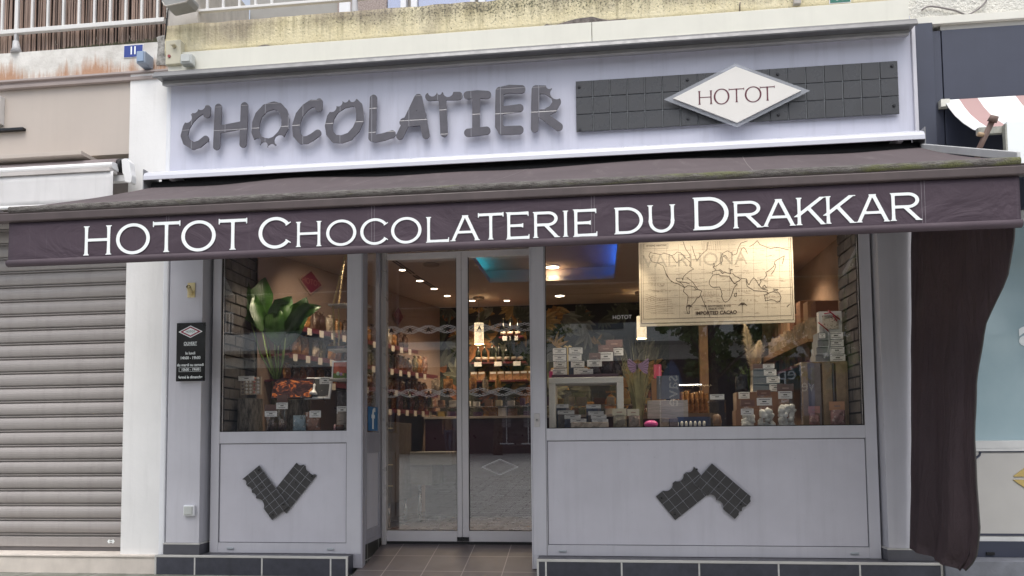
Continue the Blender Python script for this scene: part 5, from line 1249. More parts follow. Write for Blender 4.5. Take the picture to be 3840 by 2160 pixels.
# burgundy diamond signs on the left wall
for (x0, y0, x1, y1, lab) in ((752, 678, 812, 742, 'burgundy diamond HOTOT wall sign behind the left window'), (988, 770, 1016, 820, 'small dark diamond sign on the wall seen through the door')):
    t0, z = ray_lw(x0, (y0+y1)/2, .03); t1, z2 = ray_lw(x1, (y0+y1)/2, .03); tm, zt = ray_lw((x0+x1)/2, y0, .03); _, zb = ray_lw((x0+x1)/2, y1, .03)
    c = lwall(tm, .03, (zt+zb)/2); g = thing('diamond_sign', lab, 'sign', tuple(c))
    for nm, s_, off, m_ in (('frame', 1.0, 0, mat('clear_edge', (.30, .20, .16), .3)), ('plate', .86, .006, M_BURG)):
        bm = BM(); pts = [lwall(tm-(tm-t0)*s_, .03+off, (zt+zb)/2), lwall(tm, .03+off, (zt+zb)/2-(zt-zb)/2*s_), lwall(tm+(t1-tm)*s_, .03+off, (zt+zb)/2), lwall(tm, .03+off, (zt+zb)/2+(zt-zb)/2*s_)]
        ex = Vector((LNRM.x, LNRM.y, 0))*.006
        A_ = [bm.verts.new(p_) for p_ in pts]; B_ = [bm.verts.new(p_-ex) for p_ in pts]
        bm.faces.new(A_); bm.faces.new(B_[::-1])
        for k in range(4): bm.faces.new((A_[k], B_[k], B_[(k+1) % 4], A_[(k+1) % 4]))
        part(nm, bm, m_, g)
    text('HOTOT', .085, tuple(lwall(tm, .0385, (zt+zb)/2)), mat('sign_dull_gold', (.26, .10, .08), .5), g, rot=(90, 0, math.degrees(math.atan2(LDIR.y, LDIR.x))), sx=1.0)

# ---- left window: plant, logs, boxes, swing
lf = thing('leafy_plant', 'tall potted plant with large glossy green leaves in the left window', 'plant', (-2.85, .55, 1.21))
q = NT('plant_leaf'); p = q.pos(True)
q.set('Base Color', q.mix(q.rng(q.noise(p, 6, 4), .35, .65, 0, 1), (.010, .034, .008), (.034, .085, .016))); q.set('Roughness', .38); q.bump(q.n('TexWave', {'Vector': p, 'Scale': 22, 'Distortion': 1}).outputs['Fac'], .25, .004); M_LEAF = q.m
def leaf(bm, base, tip, width, bend, fold=.55, n=16):
    base, tip, bend = Vector(base), Vector(tip), Vector(bend); ax = (tip-base); side = Vector((ax.z, .35*ax.length, -ax.x)).normalized()
    prev = None
    for i in range(n+1):
        t = i/n; c = base+ax*t+bend*math.sin(math.pi*t)*1.0; w = width*min(1, (t*4.2+.02)**.6)*min(1, max(0, (1-t)*3.2)**.72)*(.86+.2*math.sin(math.pi*t))+.001
        row = [bm.verts.new(c+side*w*s_+Vector((0, -abs(s_)*w*fold+.022*noise.noise(Vector((t*4, s_*2, width*50)))+.006*math.sin(t*26+abs(s_)*5), 0))) for s_ in (-1, -.5, 0, .5, 1)]
        if prev:
            for k in range(4): f = bm.faces.new((prev[k], prev[k+1], row[k+1], row[k])); f.smooth = True
        prev = row
stem0 = Vector(ov(697, 965, .50))
for (bx_, by, tx, ty, Y, w_, bd) in ((632, 812, 612, 688, .48, .085, (-.02, -.02, 0)), (660, 835, 668, 698, .56, .105, (0, -.03, 0)), (672, 850, 735, 745, .42, .085, (.03, -.03, .03)), (690, 855, 640, 740, .40, .06, (-.03, -.02, .02)), (712, 880, 772, 748, .50, .085, (.05, -.03, .03)), (718, 850, 808, 770, .44, .062, (.02, -.05, .07)), (700, 870, 700, 770, .38, .08, (0, -.03, 0))):
    a, b = ov(bx_, by, Y), ov(tx, ty, Y+.03)
    bm = BM(); leaf(bm, a, b, w_, bd); lo = part('leaf', bm, M_LEAF, lf, fix=False)
    bm = BM(); m_ = (Vector(a)+stem0)/2+Vector((.02*(bx_-690)/30, 0, 0)); tube(bm, [stem0, m_, Vector(a)], [.010, .008, .005], 7); part('stem', bm, mat('leaf_stem', (.16, .24, .06), .5), lf)
bm = BM(); c = ov(700, 1085, .50); tube(bm, [(stem0.x, .5, DECK), (stem0.x, .5, DECK+.05), (stem0.x-.01, .5, DECK+.19), (stem0.x, .5, stem0.z+.02)], [.085, .075, .045, .055], 14); part('wrapped_pot', bm, mat('twisted_cloth', (.12, .09, .04), .9, var=.4, scale=30, bump=1, bscale=25), lf)
q = NT('log_bark'); p = q.pos(); n_ = q.noise(q.scl(p, (30, 30, 8)), 1.2, 6, .7)
q.set('Base Color', q.mix(q.rng(n_, .36, .62, 0, 1), (.035, .028, .022), (.20, .17, .14))); q.set('Roughness', .95); q.bump(n_, 1.0, .02); M_BARK = q.m
q = NT('birch_bark'); p = q.pos(); n_ = q.noise(q.scl(p, (6, 6, 60)), 1.0, 5, .7); q.set('Base Color', q.mix(q.rng(n_, .52, .62, 0, 1), (.36, .31, .27), (.08, .06, .05))); q.set('Roughness', .9); M_BIRCH = q.m
M_CUT = mat('cut_wood', (.30, .22, .14), .8, var=.2, scale=20)
def log(label, x0, y0, x1, Y, m_):
    a, b, z0, z1 = rect(x0, y0, x1, 1085, Y); r = (b-a)/2; cx = (a+b)/2
    g = thing('log', label, 'log', (cx, Y, DECK))
    bm = BM(); n = 26; ring_ = []
    for j in range(9):
        z = DECK+(z1-DECK)*j/8; ring_.append([bm.verts.new((cx+r*(1+.06*noise.noise(Vector((math.cos(t)*2, math.sin(t)*2, z*6))))*math.cos(t), Y+r*math.sin(t), z)) for t in np.linspace(0, 2*math.pi, n, endpoint=False)])
    for A_, B_ in zip(ring_, ring_[1:]):
        for k in range(n): f = bm.faces.new((A_[k], A_[(k+1) % n], B_[(k+1) % n], B_[k])); f.smooth = True
    part('bark', bm, m_, g)
    bm = BM(); tube(bm, [(cx, Y, z1-.004), (cx, Y, z1+.001)], r*.95, 24); part('cut_face', bm, M_CUT, g)
    return z1
zl1 = log('thick mossy bark log at the left end of the left window', 600, 1004, 658, .28, M_BARK)
zl2 = log('dark bark log under the white framed picture', 716, 1006, 778, .46, M_BARK)
zl3 = log('pale birch log at the right edge of the left window', 848, 1036, 882, .30, M_BIRCH)
def tilted(label, name, cat, x0, y0, x1, y1, Y, lean, m_frame, m_face, fr=.012, base=None, thick=.02, skew=0.0):
    a, b, z0, z1 = rect(x0, y0, x1, y1, Y); h = (z1-z0)/math.cos(lean)
    g = thing(name, label, cat, ((a+b)/2, Y, z0))
    R_ = Matrix.Translation(((a+b)/2, Y, z0)) @ Matrix.Rotation(skew, 4, 'Z') @ Matrix.Rotation(-lean, 4, 'X'); w = (b-a)/2
    bm = BM(); box(bm, -w, w, 0, thick, 0, h)
    if fr:
        for q_ in ((-w, w, 0, fr), (-w, w, h-fr, h), (-w, -w+fr, fr, h-fr), (w-fr, w, fr, h-fr)): box(bm, q_[0], q_[1], -.006, -.0005, q_[2], q_[3])
    bmesh.ops.transform(bm, matrix=R_, verts=bm.verts[:]); part('frame', bm, m_frame, g, bevel=.002)
    bm = BM(); box(bm, -w+fr, w-fr, -.0022, -.0006, fr, h-fr); bmesh.ops.transform(bm, matrix=R_, verts=bm.verts[:]); part('picture', bm, m_face, g)
    bm = BM()
    for sx in (-.5, .5): tube(bm, [R_ @ Vector((w*sx, -.012, .012)), R_ @ Vector((w*sx, .0, -.004)), Vector(((a+b)/2+w*sx, Y+.06, z0-.03))], .003, 6)
    part('easel_wire', bm, M_STEEL, g)
    return g, R_, w, h
q = NT('flame_print'); p = q.pos(True); n_ = q.noise(q.scl(p, (1, 1, 1.6)), 9, 5, .6, 1.5); n2 = q.noise(p, 5, 3)
rp = q.n('ValToRGB', {0: q.math('ADD', n_, q.math('MULTIPLY', n2, .25))}); e = rp.color_ramp
for i, (ps, cc) in enumerate([(.50, (.045, .025, .03)), (.62, (.12, .05, .045)), (.68, (.75, .20, .05)), (.76, (.85, .42, .16)), (.84, (.40, .20, .12))]):
    el = e.elements[i] if i < 2 else e.elements.new(ps); el.position = ps; el.color = (*cc, 1)
q.set('Base Color', rp.outputs[0]); q.set('Roughness', .25); M_FLAME = q.m
tilted('dark chocolate box lid printed with orange flames, leaning on a wire easel', 'printed_box', 'chocolate box', 682, 952, 784, 1001, .36, .35, mat('dark_lid', (.05, .03, .035), .4), M_FLAME, fr=.006)
q = NT('slate_print'); p = q.pos(True); q.set('Base Color', q.mix(q.rng(q.noise(p, 12, 5), .55, .62, 0, 1), (.05, .05, .052), (.38, .34, .30))); q.set('Roughness', .4)
g, R_, w, h = tilted('white framed dark picture with a small white figure, leaning beside the flame box', 'framed_picture', 'picture', 765, 948, 830, 1003, .38, .30, M_WHITE, q.m, fr=.018)
bm = BM(); pr = [(0, .035, .040), (0, .05, .036), (0, .08, .014), (0, .115, .010), (0, .13, .014), (0, .145, .004)]
tube(bm, [R_ @ Vector((-.035, -.012, z)) for _, z, r in pr], [r for _, z, r in pr], 12); part('white_figure', bm, M_WHITE, g)
c_ = rect(804, 949, 833, 966, .33); bm = BM(); card(bm, *c_, .33); part('price_label', bm, INKC, g)
# box of chocolates on its stand
a, b, z0, z1 = rect(606, 948, 656, 992, .24)
g = thing('chocolate_box', 'open box of white and pink chocolates on a clear stand above the mossy log', 'chocolate box', ((a+b)/2, .24, zl1))
bm = BM(); box(bm, a, b, .235, .27, z0, z1); part('box', bm, mat('box_cream', (.36, .30, .24), .6), g)
bm = BM(); rnd = random.Random(4)
for i in range(5):
    bm2 = BM()
    for j in range(5): ball(bm2, (a+(b-a)*(i+.6)/5.2, .232, z0+(z1-z0)*(j+.6)/5.2), .0135, 1, (1, .8, 1), 0, .2)
    part('chocolate_row', bm2, (mat('choc_dark_row', (.16, .13, .12), .5), mat('choc_white_row', (.62, .60, .56), .5), mat('choc_white_row', (.62, .60, .56), .5), mat('choc_pink_row', (.45, .20, .16), .5), mat('choc_grey_row', (.45, .43, .42), .5))[i], g)
bm.free(); bm = BM(); c_ = rect(600, 946, 640, 958, .22); card(bm, *c_, .22, 2); part('price_label', bm, INKC, g)
bm = BM()
for fx in (.25, .75): tube(bm, [(a+(b-a)*fx, .245, zl1), (a+(b-a)*fx, .245, z0), (a+(b-a)*fx, .225, z0-.004)], .003, 6)
part('stand', bm, M_STEEL, g)
# bags of chocolate sticks
def sticks(label, x0, y0, x1, Y, head, lab):
    a, b, z0, z1 = rect(x0, y0, x1, 1083, Y); g = thing('stick_bag', label, 'bag', ((a+b)/2, Y, DECK), 'bags of chocolate sticks')
    bm = BM(); rnd = random.Random(int(x0))
    for i in range(16):
        xx = a+(b-a)*(.12+.76*rnd.random()); yy = Y+rnd.uniform(-.02, .025); l = .075+rnd.uniform(0, .045); s_ = rnd.uniform(-.012, .03)
        tube(bm, [(xx, yy, DECK+.004), (xx+s_, yy, DECK+l)], .0055, 7)
    part('sticks', bm, mat('chocolate_stick', (.075, .045, .045), .4, var=.2, scale=20), g)
    hd = rect(*head, Y); bm = BM(); pouch(bm, (a+b)/2, Y, DECK, (b-a)*1.03, hd[2]-DECK, .075, seed=x0); part('pouch', bm, glass('clear_film', .07, .6), g)
    bm = BM(); box(bm, hd[0], hd[1], Y-.008, Y+.004, hd[2], hd[3]); part('header_card', bm, M_BROWNCARD, g)
    c_ = rect(*lab, Y-.045); bm = BM(); card(bm, *c_, Y-.045); part('price_label', bm, INKC, g)
sticks('bag of dark chocolate sticks, the shorter left one of the two', 668, 1015, 695, .20, (667, 1018, 696, 1034), (666, 1034, 697, 1048))
sticks('bag of dark chocolate sticks, the taller right one of the two', 695, 990, 722, .23, (698, 993, 724, 1012), (695, 1013, 724, 1029))
bag('cellophane bag of blue and white sweets in the left window', 736, 1046, 770, 1083, .16, F_BLUE, .06)
g = bag('cellophane bag of red and brown sweets in the left window', 766, 1038, 808, 1083, .19, F_MIX, .06, lab=(778, 1033, 807, 1050))
for g_, q_ in ((bpy.data.objects[-1] if False else None, None),): pass
bag('bag of dark truffles with a white price label on the birch log', 846, 985, 876, 1040, .30, F_DARK, .06, lab=(847, 1022, 873, 1041), z=zl3+.001)
w = ov(856, 1074, .19); bm = BM(); tube(bm, [(w[0]-.035, .19, DECK+.032), (w[0]+.03, .20, DECK+.032)], .031, 16)
jr = thing('spread_jar', 'small jar of brown spread lying on its side by the birch log', 'jar', (w[0], .19, DECK)); part('jar', bm, mat('jar_brown', (.10, .05, .04), .15), jr)
bm = BM(); tube(bm, [(w[0]-.052, .188, DECK+.034), (w[0]-.0355, .19, DECK+.034)], .033, 16); part('lid', bm, mat('jar_lid', (.55, .30, .30), .4), jr)
# rope swing with three boards
sw_ = thing('rope_swing_shelf', 'hanging swing shelf of pale boards on twisted ropes in the left window', 'hanging shelf', tuple(ov(860, 960, .30)))
YR = .33; M_ROPE = mat('hemp_rope', (.42, .32, .18), .9, var=.2, scale=60, bump=1, bscale=120); M_BOARD = mat('whitewashed_board', (.44, .40, .36), .7, var=.15, scale=12)
for (yb, xa) in ((770, 832), (882, 832), (957, 834)):
    a = ov(xa, yb, YR); bm = BM(); box(bm, a[0], -2.06, YR-.07, YR+.09, a[2]-.009, a[2]+.009); part('board', bm, M_BOARD, sw_, bevel=.003)
for (pa, pb) in (((868, 645, .27), (838, 768, .27)), ((869, 645, .40), (852, 768, .40)), ((838, 770, .27), (842, 882, .27)), ((852, 770, .40), (853, 882, .40))):
    a, b = Vector(ov(*pa)), Vector(ov(*pb))
    if pa[1] == 645: a = b+(a-b)*1.35
    bm = BM(); N = 40
    for ph_ in (0, math.pi): tube(bm, [a+(b-a)*i/N+Vector((.005*math.cos(i*1.1+ph_), .005*math.sin(i*1.1+ph_), 0)) for i in range(N+1)], .0055, 6)
    part('rope', bm, M_ROPE, sw_)
zb2 = ov(850, 957, YR)[2]+.010
q = NT('red_card_print'); p = q.pos(True); q.set('Base Color', q.mix(q.rng(q.n('SeparateXYZ', {0: p}).outputs['Z'], .055, .065, 0, 1), (.12, .20, .05), (.52, .13, .08))); q.set('Roughness', .5)
g, R_, w, h = tilted('white framed card with a red and green print on the lowest swing board', 'framed_card', 'picture', 834, 907, 882, 955, .33, .12, M_WHITE, q.m, fr=.014)
bm = BM()
for (x, z, r, c_) in ((-.03, .055, .016, 0), (.0, .05, .014, 1), (.022, .045, .010, 2)): ball(bm, R_ @ Vector((x, -.003, z)), r, 2, (1, .25, 1.2), c_)
part('printed_figures', bm, [mat('print_mint', (.45, .60, .52), .6), mat('print_lilac', (.38, .24, .42), .6), mat('print_yellow', (.6, .5, .12), .6)], g)
zb1 = ov(850, 882, YR)[2]+.010; a = ov(826, 876, .31); bm = BM(); obox(bm, (a[0]+.10, .31, zb1+.012), (.10, 0, 0), (0, .05, .0), (0, 0, .011))
single('picture_book', bm, film('book_print', (.05, .06, .09), (.40, .25, .22), scale=14), 'dark glossy picture book lying on the middle swing board', 'book', bevel=.002)

# ---- right window: stool, boxes, bags
st_ = thing('white_stool', 'white open sided cube stool in the right window', 'stool', tuple(ov(1475, 1075, .36)))
a, b, z0, z1 = rect(1381, 949, 1569, 1075, .22); t = ov(1397, 1000, .22)[0]-a
M_STOOL = mat('stool_white', (.66, .66, .63), .6, var=.05, scale=9)
bm = BM(); box(bm, a, b, .22, .56, z1-t*.9, z1); part('seat', bm, M_STOOL, st_, bevel=.003)
for x0, x1 in ((a, a+t), (b-t, b)):
    bm = BM(); box(bm, x0, x1, .22, .56, DECK, z1-t*.9-.0005); part('leg', bm, M_STOOL, st_, bevel=.003)
ZS = z1+.0005
a, b, _, _ = rect(1387, 940, 1556, 949, .25); bm = BM(); box(bm, a, b, .24, .54, ZS, ZS+.028); single('tray', bm, mat('plum_tray', (.05, .025, .04), .5), 'dark plum tray on top of the white stool', 'tray', bevel=.002)
ZT = ZS+.029
bm = BM(); a, b, z0, z1 = rect(1381, 934, 1390, 949, .235); box(bm, a, b, .24, .30, ZS, z1); single('pink_block', bm, mat('pink_block', (.45, .04, .15), .5), 'small pink block at the left end of the plum tray', 'block', bevel=.002)
M_NAVBOX = mat('navy_gift_box', (.022, .032, .060), .35); zz = ZT
for k, (x0, x1, l1, l2, lab) in enumerate(((1390, 1478, (1390, 1426), (1443, 1478), 'lowest navy gift box of the stack on the white stool'), (1391, 1470, (1392, 1425), (1436, 1470), 'second navy gift box from the bottom on the white stool'), (1392, 1464, (1391, 1424), (1428, 1463), 'third navy gift box from the bottom on the white stool'), (1391, 1466, (1391, 1424), (1432, 1466), 'topmost navy gift box of the stack on the white stool'))):
    h = .062 if k == 0 else .060; a, b, _, _ = rect(x0, 900, x1, 910, .30)
    g = thing('gift_box', lab, 'gift box', ((a+b)/2, .36, zz), 'navy gift boxes'); bm = BM(); box(bm, a+.006, b-.006, .30, .44, zz, zz+h-.002); part('box', bm, M_NAVBOX, g, bevel=.002)
    for l in (l1, l2): c_ = rect(l[0], 900, l[1], 910, .296); bm = BM(); card(bm, c_[0], c_[1], zz+.003, zz+h-.004, .298); part('price_label', bm, INKC, g)
    zz += h
M_YEL = mat('yellow_ribbon', (.60, .46, .20), .5)
bm = BM(); x = ov(1428, 890, .29)[0]
box(bm, x-.007, x+.007, .2945, .2965, ZT+.002, zz+.001); box(bm, x-.007, x+.007, .2965, .44, zz+.0002, zz+.0018)
for s_ in (-1, 1): tube(bm, [(x, .30, zz+.002), (x+s_*.022, .30, zz+.018), (x+s_*.035, .30, zz+.008), (x, .30, zz+.003)], .004, 6)
single('ribbon', bm, M_YEL, 'yellow ribbon tied round the stack of navy gift boxes', 'ribbon')
for x0, x1, lab in ((1386, 1426, 'left white price card lying at the foot of the navy gift boxes'), (1452, 1492, 'right white price card lying at the foot of the navy gift boxes')):
    a, b, z0, z1 = rect(x0, 927, x1, 943, .262); bm = BM(); card(bm, a, b, ZT, ZT+.045, .262); single('price_card', bm, INKC, lab, 'card', 'white price cards')
bag('small bag of dark chocolate nuts with brown header, left of three on the stool', 1483, 892, 1512, 940, .30, F_DARK, .06, head=(1482, 888, 1511, 904), lab=(1477, 905, 1514, 922), z=ZT)
bag('taller bag of dark chocolate nuts with brown header, middle of three on the stool', 1506, 870, 1546, 940, .36, F_DARK, .06, head=(1505, 868, 1543, 886), lab=(1506, 886, 1542, 908), z=ZT)
bag('bag of dark chocolate nuts behind the reeds, right of three on the stool', 1530, 855, 1566, 938, .42, F_DARK, .06, head=(1524, 855, 1566, 875), lab=(1540, 876, 1568, 894), z=ZT)
tabs = [(1396, 1020, 1431, .50, 'blue print'), (1403, 1036, 1445, .45, 'second'), (1420, 1047, 1461, .40, 'third'), (1435, 1057, 1475, .35, 'fourth'), (1475, 1021, 1512, .48, 'b'), (1480, 1038, 1519, .43, 'b2'), (1487, 1047, 1526, .38, 'b3'), (1489, 1058, 1530, .33, 'b4')]
labs = ['rearmost boxed tablet on the left under the white stool', 'second boxed tablet from the back on the left under the stool', 'third boxed tablet from the back on the left under the stool', 'front boxed tablet on the left under the white stool', 'rearmost boxed tablet on the right under the white stool', 'second boxed tablet from the back on the right under the stool', 'third boxed tablet from the back on the right under the stool', 'front boxed tablet on the right under the white stool']
for k, (x0, y0, x1, Y, _) in enumerate(tabs):
    a, b, z0, z1 = rect(x0, y0, x1, 1075, Y-.12); g = thing('boxed_tablet', labs[k], 'chocolate box', ((a+b)/2, Y-.12, DECK), 'boxed tablets under the stool')
    bm = BM(); box(bm, a, b, Y-.12, Y-.105, DECK, z1-.01); part('box', bm, (film('tablet_blue', (.13, .15, .22), (.40, .30, .28), scale=18), film('tablet_grey', (.26, .24, .23), (.40, .22, .18), scale=18))[k % 2], g, bevel=.001)
    bm = BM(); card(bm, a, b, z1-.022, z1+.012, Y-.122, 2); part('price_label', bm, INKC, g)
for x0, x1, lab in ((1437, 1470, 'flat pale sweet packet with red print, front left under the stool'), (1467, 1531, 'flat long pale sweet packet in front under the stool')):
    a, b, z0, z1 = rect(x0, 1062, x1, 1075, .13); bm = BM(); box(bm, a, b, .12, .14, DECK, z1); single('sweet_packet', bm, film('packet_pale', (.50, .42, .34), (.42, .12, .10), scale=16), lab, 'packet', bevel=.003)
bag('seed packet with green emblem and cream top in the right window', 1541, 1030, 1577, 1074, .19, film('herb_print', (.30, .26, .20), (.36, .36, .24), scale=30), .03, head=(1540, 1028, 1576, 1045))
bag('seed packet with red emblem and cream top in the right window', 1580, 1030, 1611, 1074, .17, film('herb_print2', (.32, .26, .22), (.40, .24, .20), scale=30), .03, head=(1578, 1029, 1608, 1046))
M_CREAMC = mat('cream_card', (.58, .53, .40), .6)
for o in [o for o in bpy.data.objects if o.name.startswith('header_card') and o.parent and 'seed packet' in o.parent.get('label', '')]: o.data.materials[0] = M_CREAMC
# reeds
rd = thing('reed_bundle', 'tall bundle of dry green reeds standing right of the white stool', 'plant', tuple(ov(1605, 1075, .40)))
def blades(bm, base, n, h0, h1, spread, w, rnd, droop=.3, yw=.5):
    for i in range(n):
        a_ = rnd.uniform(0, 2*math.pi); r0 = rnd.random()*.03; h = rnd.uniform(h0, h1); s_ = spread*rnd.random()**.7
        d = Vector((math.cos(a_), math.sin(a_)*yw, 0)); b0 = Vector(base)+d*r0; N = 7; prev = None; sd_ = Vector((1, .3, 0)) if abs(d.x) < .6 else Vector((.5, 1, 0)); sd_.normalize()
        for j in range(N+1):
            t_ = j/N; c = b0+Vector((0, 0, h*t_*(1-droop*.25*t_*s_/max(spread, .01))))+d*s_*(t_**1.7); ww = w*(1-t_**2)*.5+.0006
            row = (bm.verts.new(c-sd_*ww), bm.verts.new(c+sd_*ww))
            if prev: f = bm.faces.new((prev[0], prev[1], row[1], row[0])); f.smooth = True
            prev = row
M_REED = mat('dry_reed', (.34, .32, .17), .7, var=.3, scale=14)
b0 = ov(1608, 1076, .42); bm = BM(); rnd = random.Random(8)
blades(bm, (b0[0], .42, DECK), 120, .35, .62, .10, .012, rnd, .1); blades(bm, (b0[0], .42, DECK), 70, .5, .86, .24, .005, rnd, .2)
part('blades', bm, M_REED, rd, fix=False)
bt_ = thing('butterfly', 'purple paper butterfly with dark veins clipped to the reeds', 'decoration', tuple(ov(1607, 925, .26)))
q = NT('butterfly_wing'); p = q.pos(True); ang_ = q.n('Math', {0: q.n('SeparateXYZ', {0: p}).outputs['Z'], 1: q.n('SeparateXYZ', {0: p}).outputs['X']}, operation='ARCTAN2').outputs[0]
fr_ = q.math('FRACT', q.math('MULTIPLY', ang_, 3.2)); q.set('Base Color', q.mix(q.rng(q.math('ABSOLUTE', q.math('SUBTRACT', fr_, .5)), .38, .46, 0, 1), (.34, .22, .36), (.04, .03, .04))); q.set('Roughness', .6); M_WING = q.m
A = crop(2000, 860, 1000/1858); YW = .255
for sg, pts in ((-1, [(722, 940), (700, 925), (668, 900), (656, 912), (655, 945), (672, 985), (695, 1002), (712, 990), (720, 960)]), (1, [(728, 940), (760, 925), (800, 895), (806, 915), (802, 950), (795, 985), (800, 1010), (770, 1000), (745, 975), (730, 960)])):
    w_ = [A(x, y, YW) for x, y in pts]; bm = BM(); plate(bm, lambda x, z: sd_poly(x, z, [(p_[0], p_[2]) for p_ in w_]), min(p_[0] for p_ in w_)-.01, max(p_[0] for p_ in w_)+.01, min(p_[2] for p_ in w_)-.01, max(p_[2] for p_ in w_)+.01, .0035, YW, YW+.0015)
    part('wing', bm, M_WING, bt_, fix=False)
a, b = A(722, 930, YW-.004), A(724, 975, YW-.004); bm = BM(); tube(bm, [tuple(a), tuple((a+b)/2), tuple(b)], [.004, .007, .004], 8); part('body', bm, M_INK, bt_)
# weathered board, reflection panel, pink jar, eggs
def slab_obj(name, label, cat, x0, y0, x1, y1, Y, th, m_, z=None, bevel=.002):
    a, b, z0, z1 = rect(x0, y0, x1, y1, Y); bm = BM(); box(bm, a, b, Y, Y+th, DECK if z is None else z, z1); return single(name, bm, m_, label, cat, bevel=bevel)
q = NT('weathered_wood'); p = q.pos(); n_ = q.noise(q.scl(p, (3, 3, 40)), 1.5, 6, .65); q.set('Base Color', q.mix(q.rng(n_, .35, .65, 0, 1), (.22, .21, .20), (.40, .37, .36))); q.set('Roughness', .85); q.bump(n_, .5, .005); M_WEATH = q.m
slab_obj('weathered_block', 'weathered grey wooden block with a crack in the middle of the right window', 'wooden block', 1630, 1007, 1731, 1052, .34, .10, M_WEATH, z=ov(1680, 1053, .34)[2])
slab_obj('book_stand', 'dark grey book stand holding up the weathered block', 'stand', 1640, 1050, 1725, 1070, .37, .06, M_BOLT)
slab_obj('reflection_panel', 'dark grey panel standing in for a reflection behind the weathered block', 'panel', 1652, 945, 1709, 1012, .42, .015, mat('reflection_grey', (.10, .105, .12), .5, var=.1), z=ov(1680, 1004, .42)[2])  # grey panel stands in for a reflection in the window glass
w = ov(1638, 1062, .18); g = thing('pink_candle', 'round bright pink candle at the foot of the reeds', 'candle', (w[0], .2, DECK)); bm = BM(); ball(bm, (w[0], .20, DECK+.035), .045, 3, (1.3, .8, .78)); bm.verts.ensure_lookup_table()
for v in bm.verts: v.co.z = max(v.co.z, DECK)
part('wax', bm, mat('pink_wax', (.62, .08, .30), .35), g); bm = BM(); tube(bm, [(w[0], .2, DECK+.069), (w[0], .2, DECK+.082)], .0015, 6); part('wick', bm, M_INK, g)
slab_obj('small_card_box', 'small pale printed box right of the pink candle', 'box', 1660, 1052, 1683, 1074, .22, .03, film('pale_print_box', (.34, .27, .20), (.45, .40, .36), scale=20))
slab_obj('small_card_box', 'small mauve printed box left of the white eggs', 'box', 1685, 1052, 1706, 1074, .20, .03, film('mauve_print_box', (.24, .20, .22), (.12, .07, .07), scale=20))
a, b, z0, z1 = rect(1705, 1048, 1790, 1075, .24); bm = BM(); box(bm, a, b, .24, .30, DECK, DECK+.012); box(bm, a, b, .285, .30, DECK+.0121, z1); single('egg_tray', bm, mat('tray_blue', (.03, .045, .11), .4), 'dark blue card tray behind the white eggs', 'tray')
for k in range(7):
    w = ov(1696+k*11.2+8, 1065, .225); bm = BM(); ball(bm, (w[0], .225, DECK+.034), .012, 2, (1.0, .7, 2.2)); bmesh.ops.translate(bm, vec=(0, 0, 0), verts=bm.verts[:])
    single('white_egg', bm, mat('egg_white', (.62, .62, .58), .4), 'slender white egg standing in the blue tray, %s from the left' % ('first', 'second', 'third', 'fourth', 'fifth', 'sixth', 'seventh')[k], 'sweet', 'row of white eggs')
a, b, z0, z1 = rect(1783, 1008, 1825, 1073, .24); g = thing('clear_gift_box', 'clear plastic gift box with a small brown figure inside', 'box', ((a+b)/2, .24, DECK))
bm = BM(); box(bm, a, b, .20, .29, DECK+.008, z1); part('clear_case', bm, glass('clear_plastic', .10, .7), g)
bm = BM(); box(bm, a, b, .20, .29, DECK, DECK+.0075); part('base', bm, mat('card_beige', (.45, .38, .30), .6), g)
bm = BM(); cx = (a+b)/2; tube(bm, [(cx, .25, DECK+.009), (cx, .25, DECK+.05), (cx, .25, DECK+.10), (cx, .25, DECK+.115)], [.032, .038, .030, .012], 12); part('figure', bm, mat('milk_choc', (.15, .08, .045), .4), g)
c_ = rect(1786, 992, 1822, 1005, .235); bm = BM(); card(bm, c_[0], c_[1], c_[2], c_[3], .235, 2); part('price_label', bm, INKC, g)
# amber bags on a lit table behind
for k in range(7):
    x0 = 1697+k*12; bag('warm lit amber sweet bag on the table behind, %s from the left' % ('first', 'second', 'third', 'fourth', 'fifth', 'sixth', 'seventh')[k], x0, 990-(k % 3)*3, x0+14, 1038, 1.45, F_AMB, .08, z=ov(1740, 1040, 1.45)[2], group='amber bags behind the right window')
zt_ = ov(1740, 1040, 1.45)[2]-.002; a, b = ov(1560, 1000, 1.45)[0], ov(1800, 1000, 1.45)[0]
g = thing('display_table', 'dark display table with a row of tiny lights behind the right window', 'table', ((a+b)/2, 1.6, .172)); bm = BM(); box(bm, a, b, 1.30, 1.9, zt_-.05, zt_); part('tabletop', bm, mat('table_brown', (.10, .06, .04), .5), g)
for x in (a+.05, b-.05):
    for y in (1.34, 1.86): bm = BM(); box(bm, x-.025, x+.025, y-.025, y+.025, .1725, zt_-.0505); part('leg', bm, M_BOLT, g)
zl = ov(1730, 968, 1.62)[2]; xa, xb = ov(1690, 968, 1.62)[0], ov(1765, 968, 1.62)[0]
bm = BM(); box(bm, xa, xb, 1.62, 1.635, zl-.006, zl+.006); tube(bm, [(xa, 1.63, zl), (xa, 1.63, zt_+.001)], .006, 6); tube(bm, [(xb, 1.63, zl), (xb, 1.63, zt_+.001)], .006, 6); part('light_bar', bm, M_BOLT, g)
bm = BM()
for i in range(17): x = xa+(xb-xa)*(i+.5)/17; box(bm, x-.005, x+.005, 1.6165, 1.6195, zl-.004, zl+.004)
part('led', bm, emit('led_white', (1, .95, .85), 6), g)['kind'] = 'stuff'
d = bpy.data.lights.new('table_glow', 'AREA'); d.shape = 'RECTANGLE'; d.size = .5; d.size_y = .03; d.energy = 4; d.color = (1, .72, .42); o = bpy.data.objects.new('table_glow', d); COL.objects.link(o); o.parent = g; o.location = Vector(((xa+xb)/2, 1.60, zl-.01))-ORG[g.name]; o.rotation_euler = (rad(-40), 0, 0)
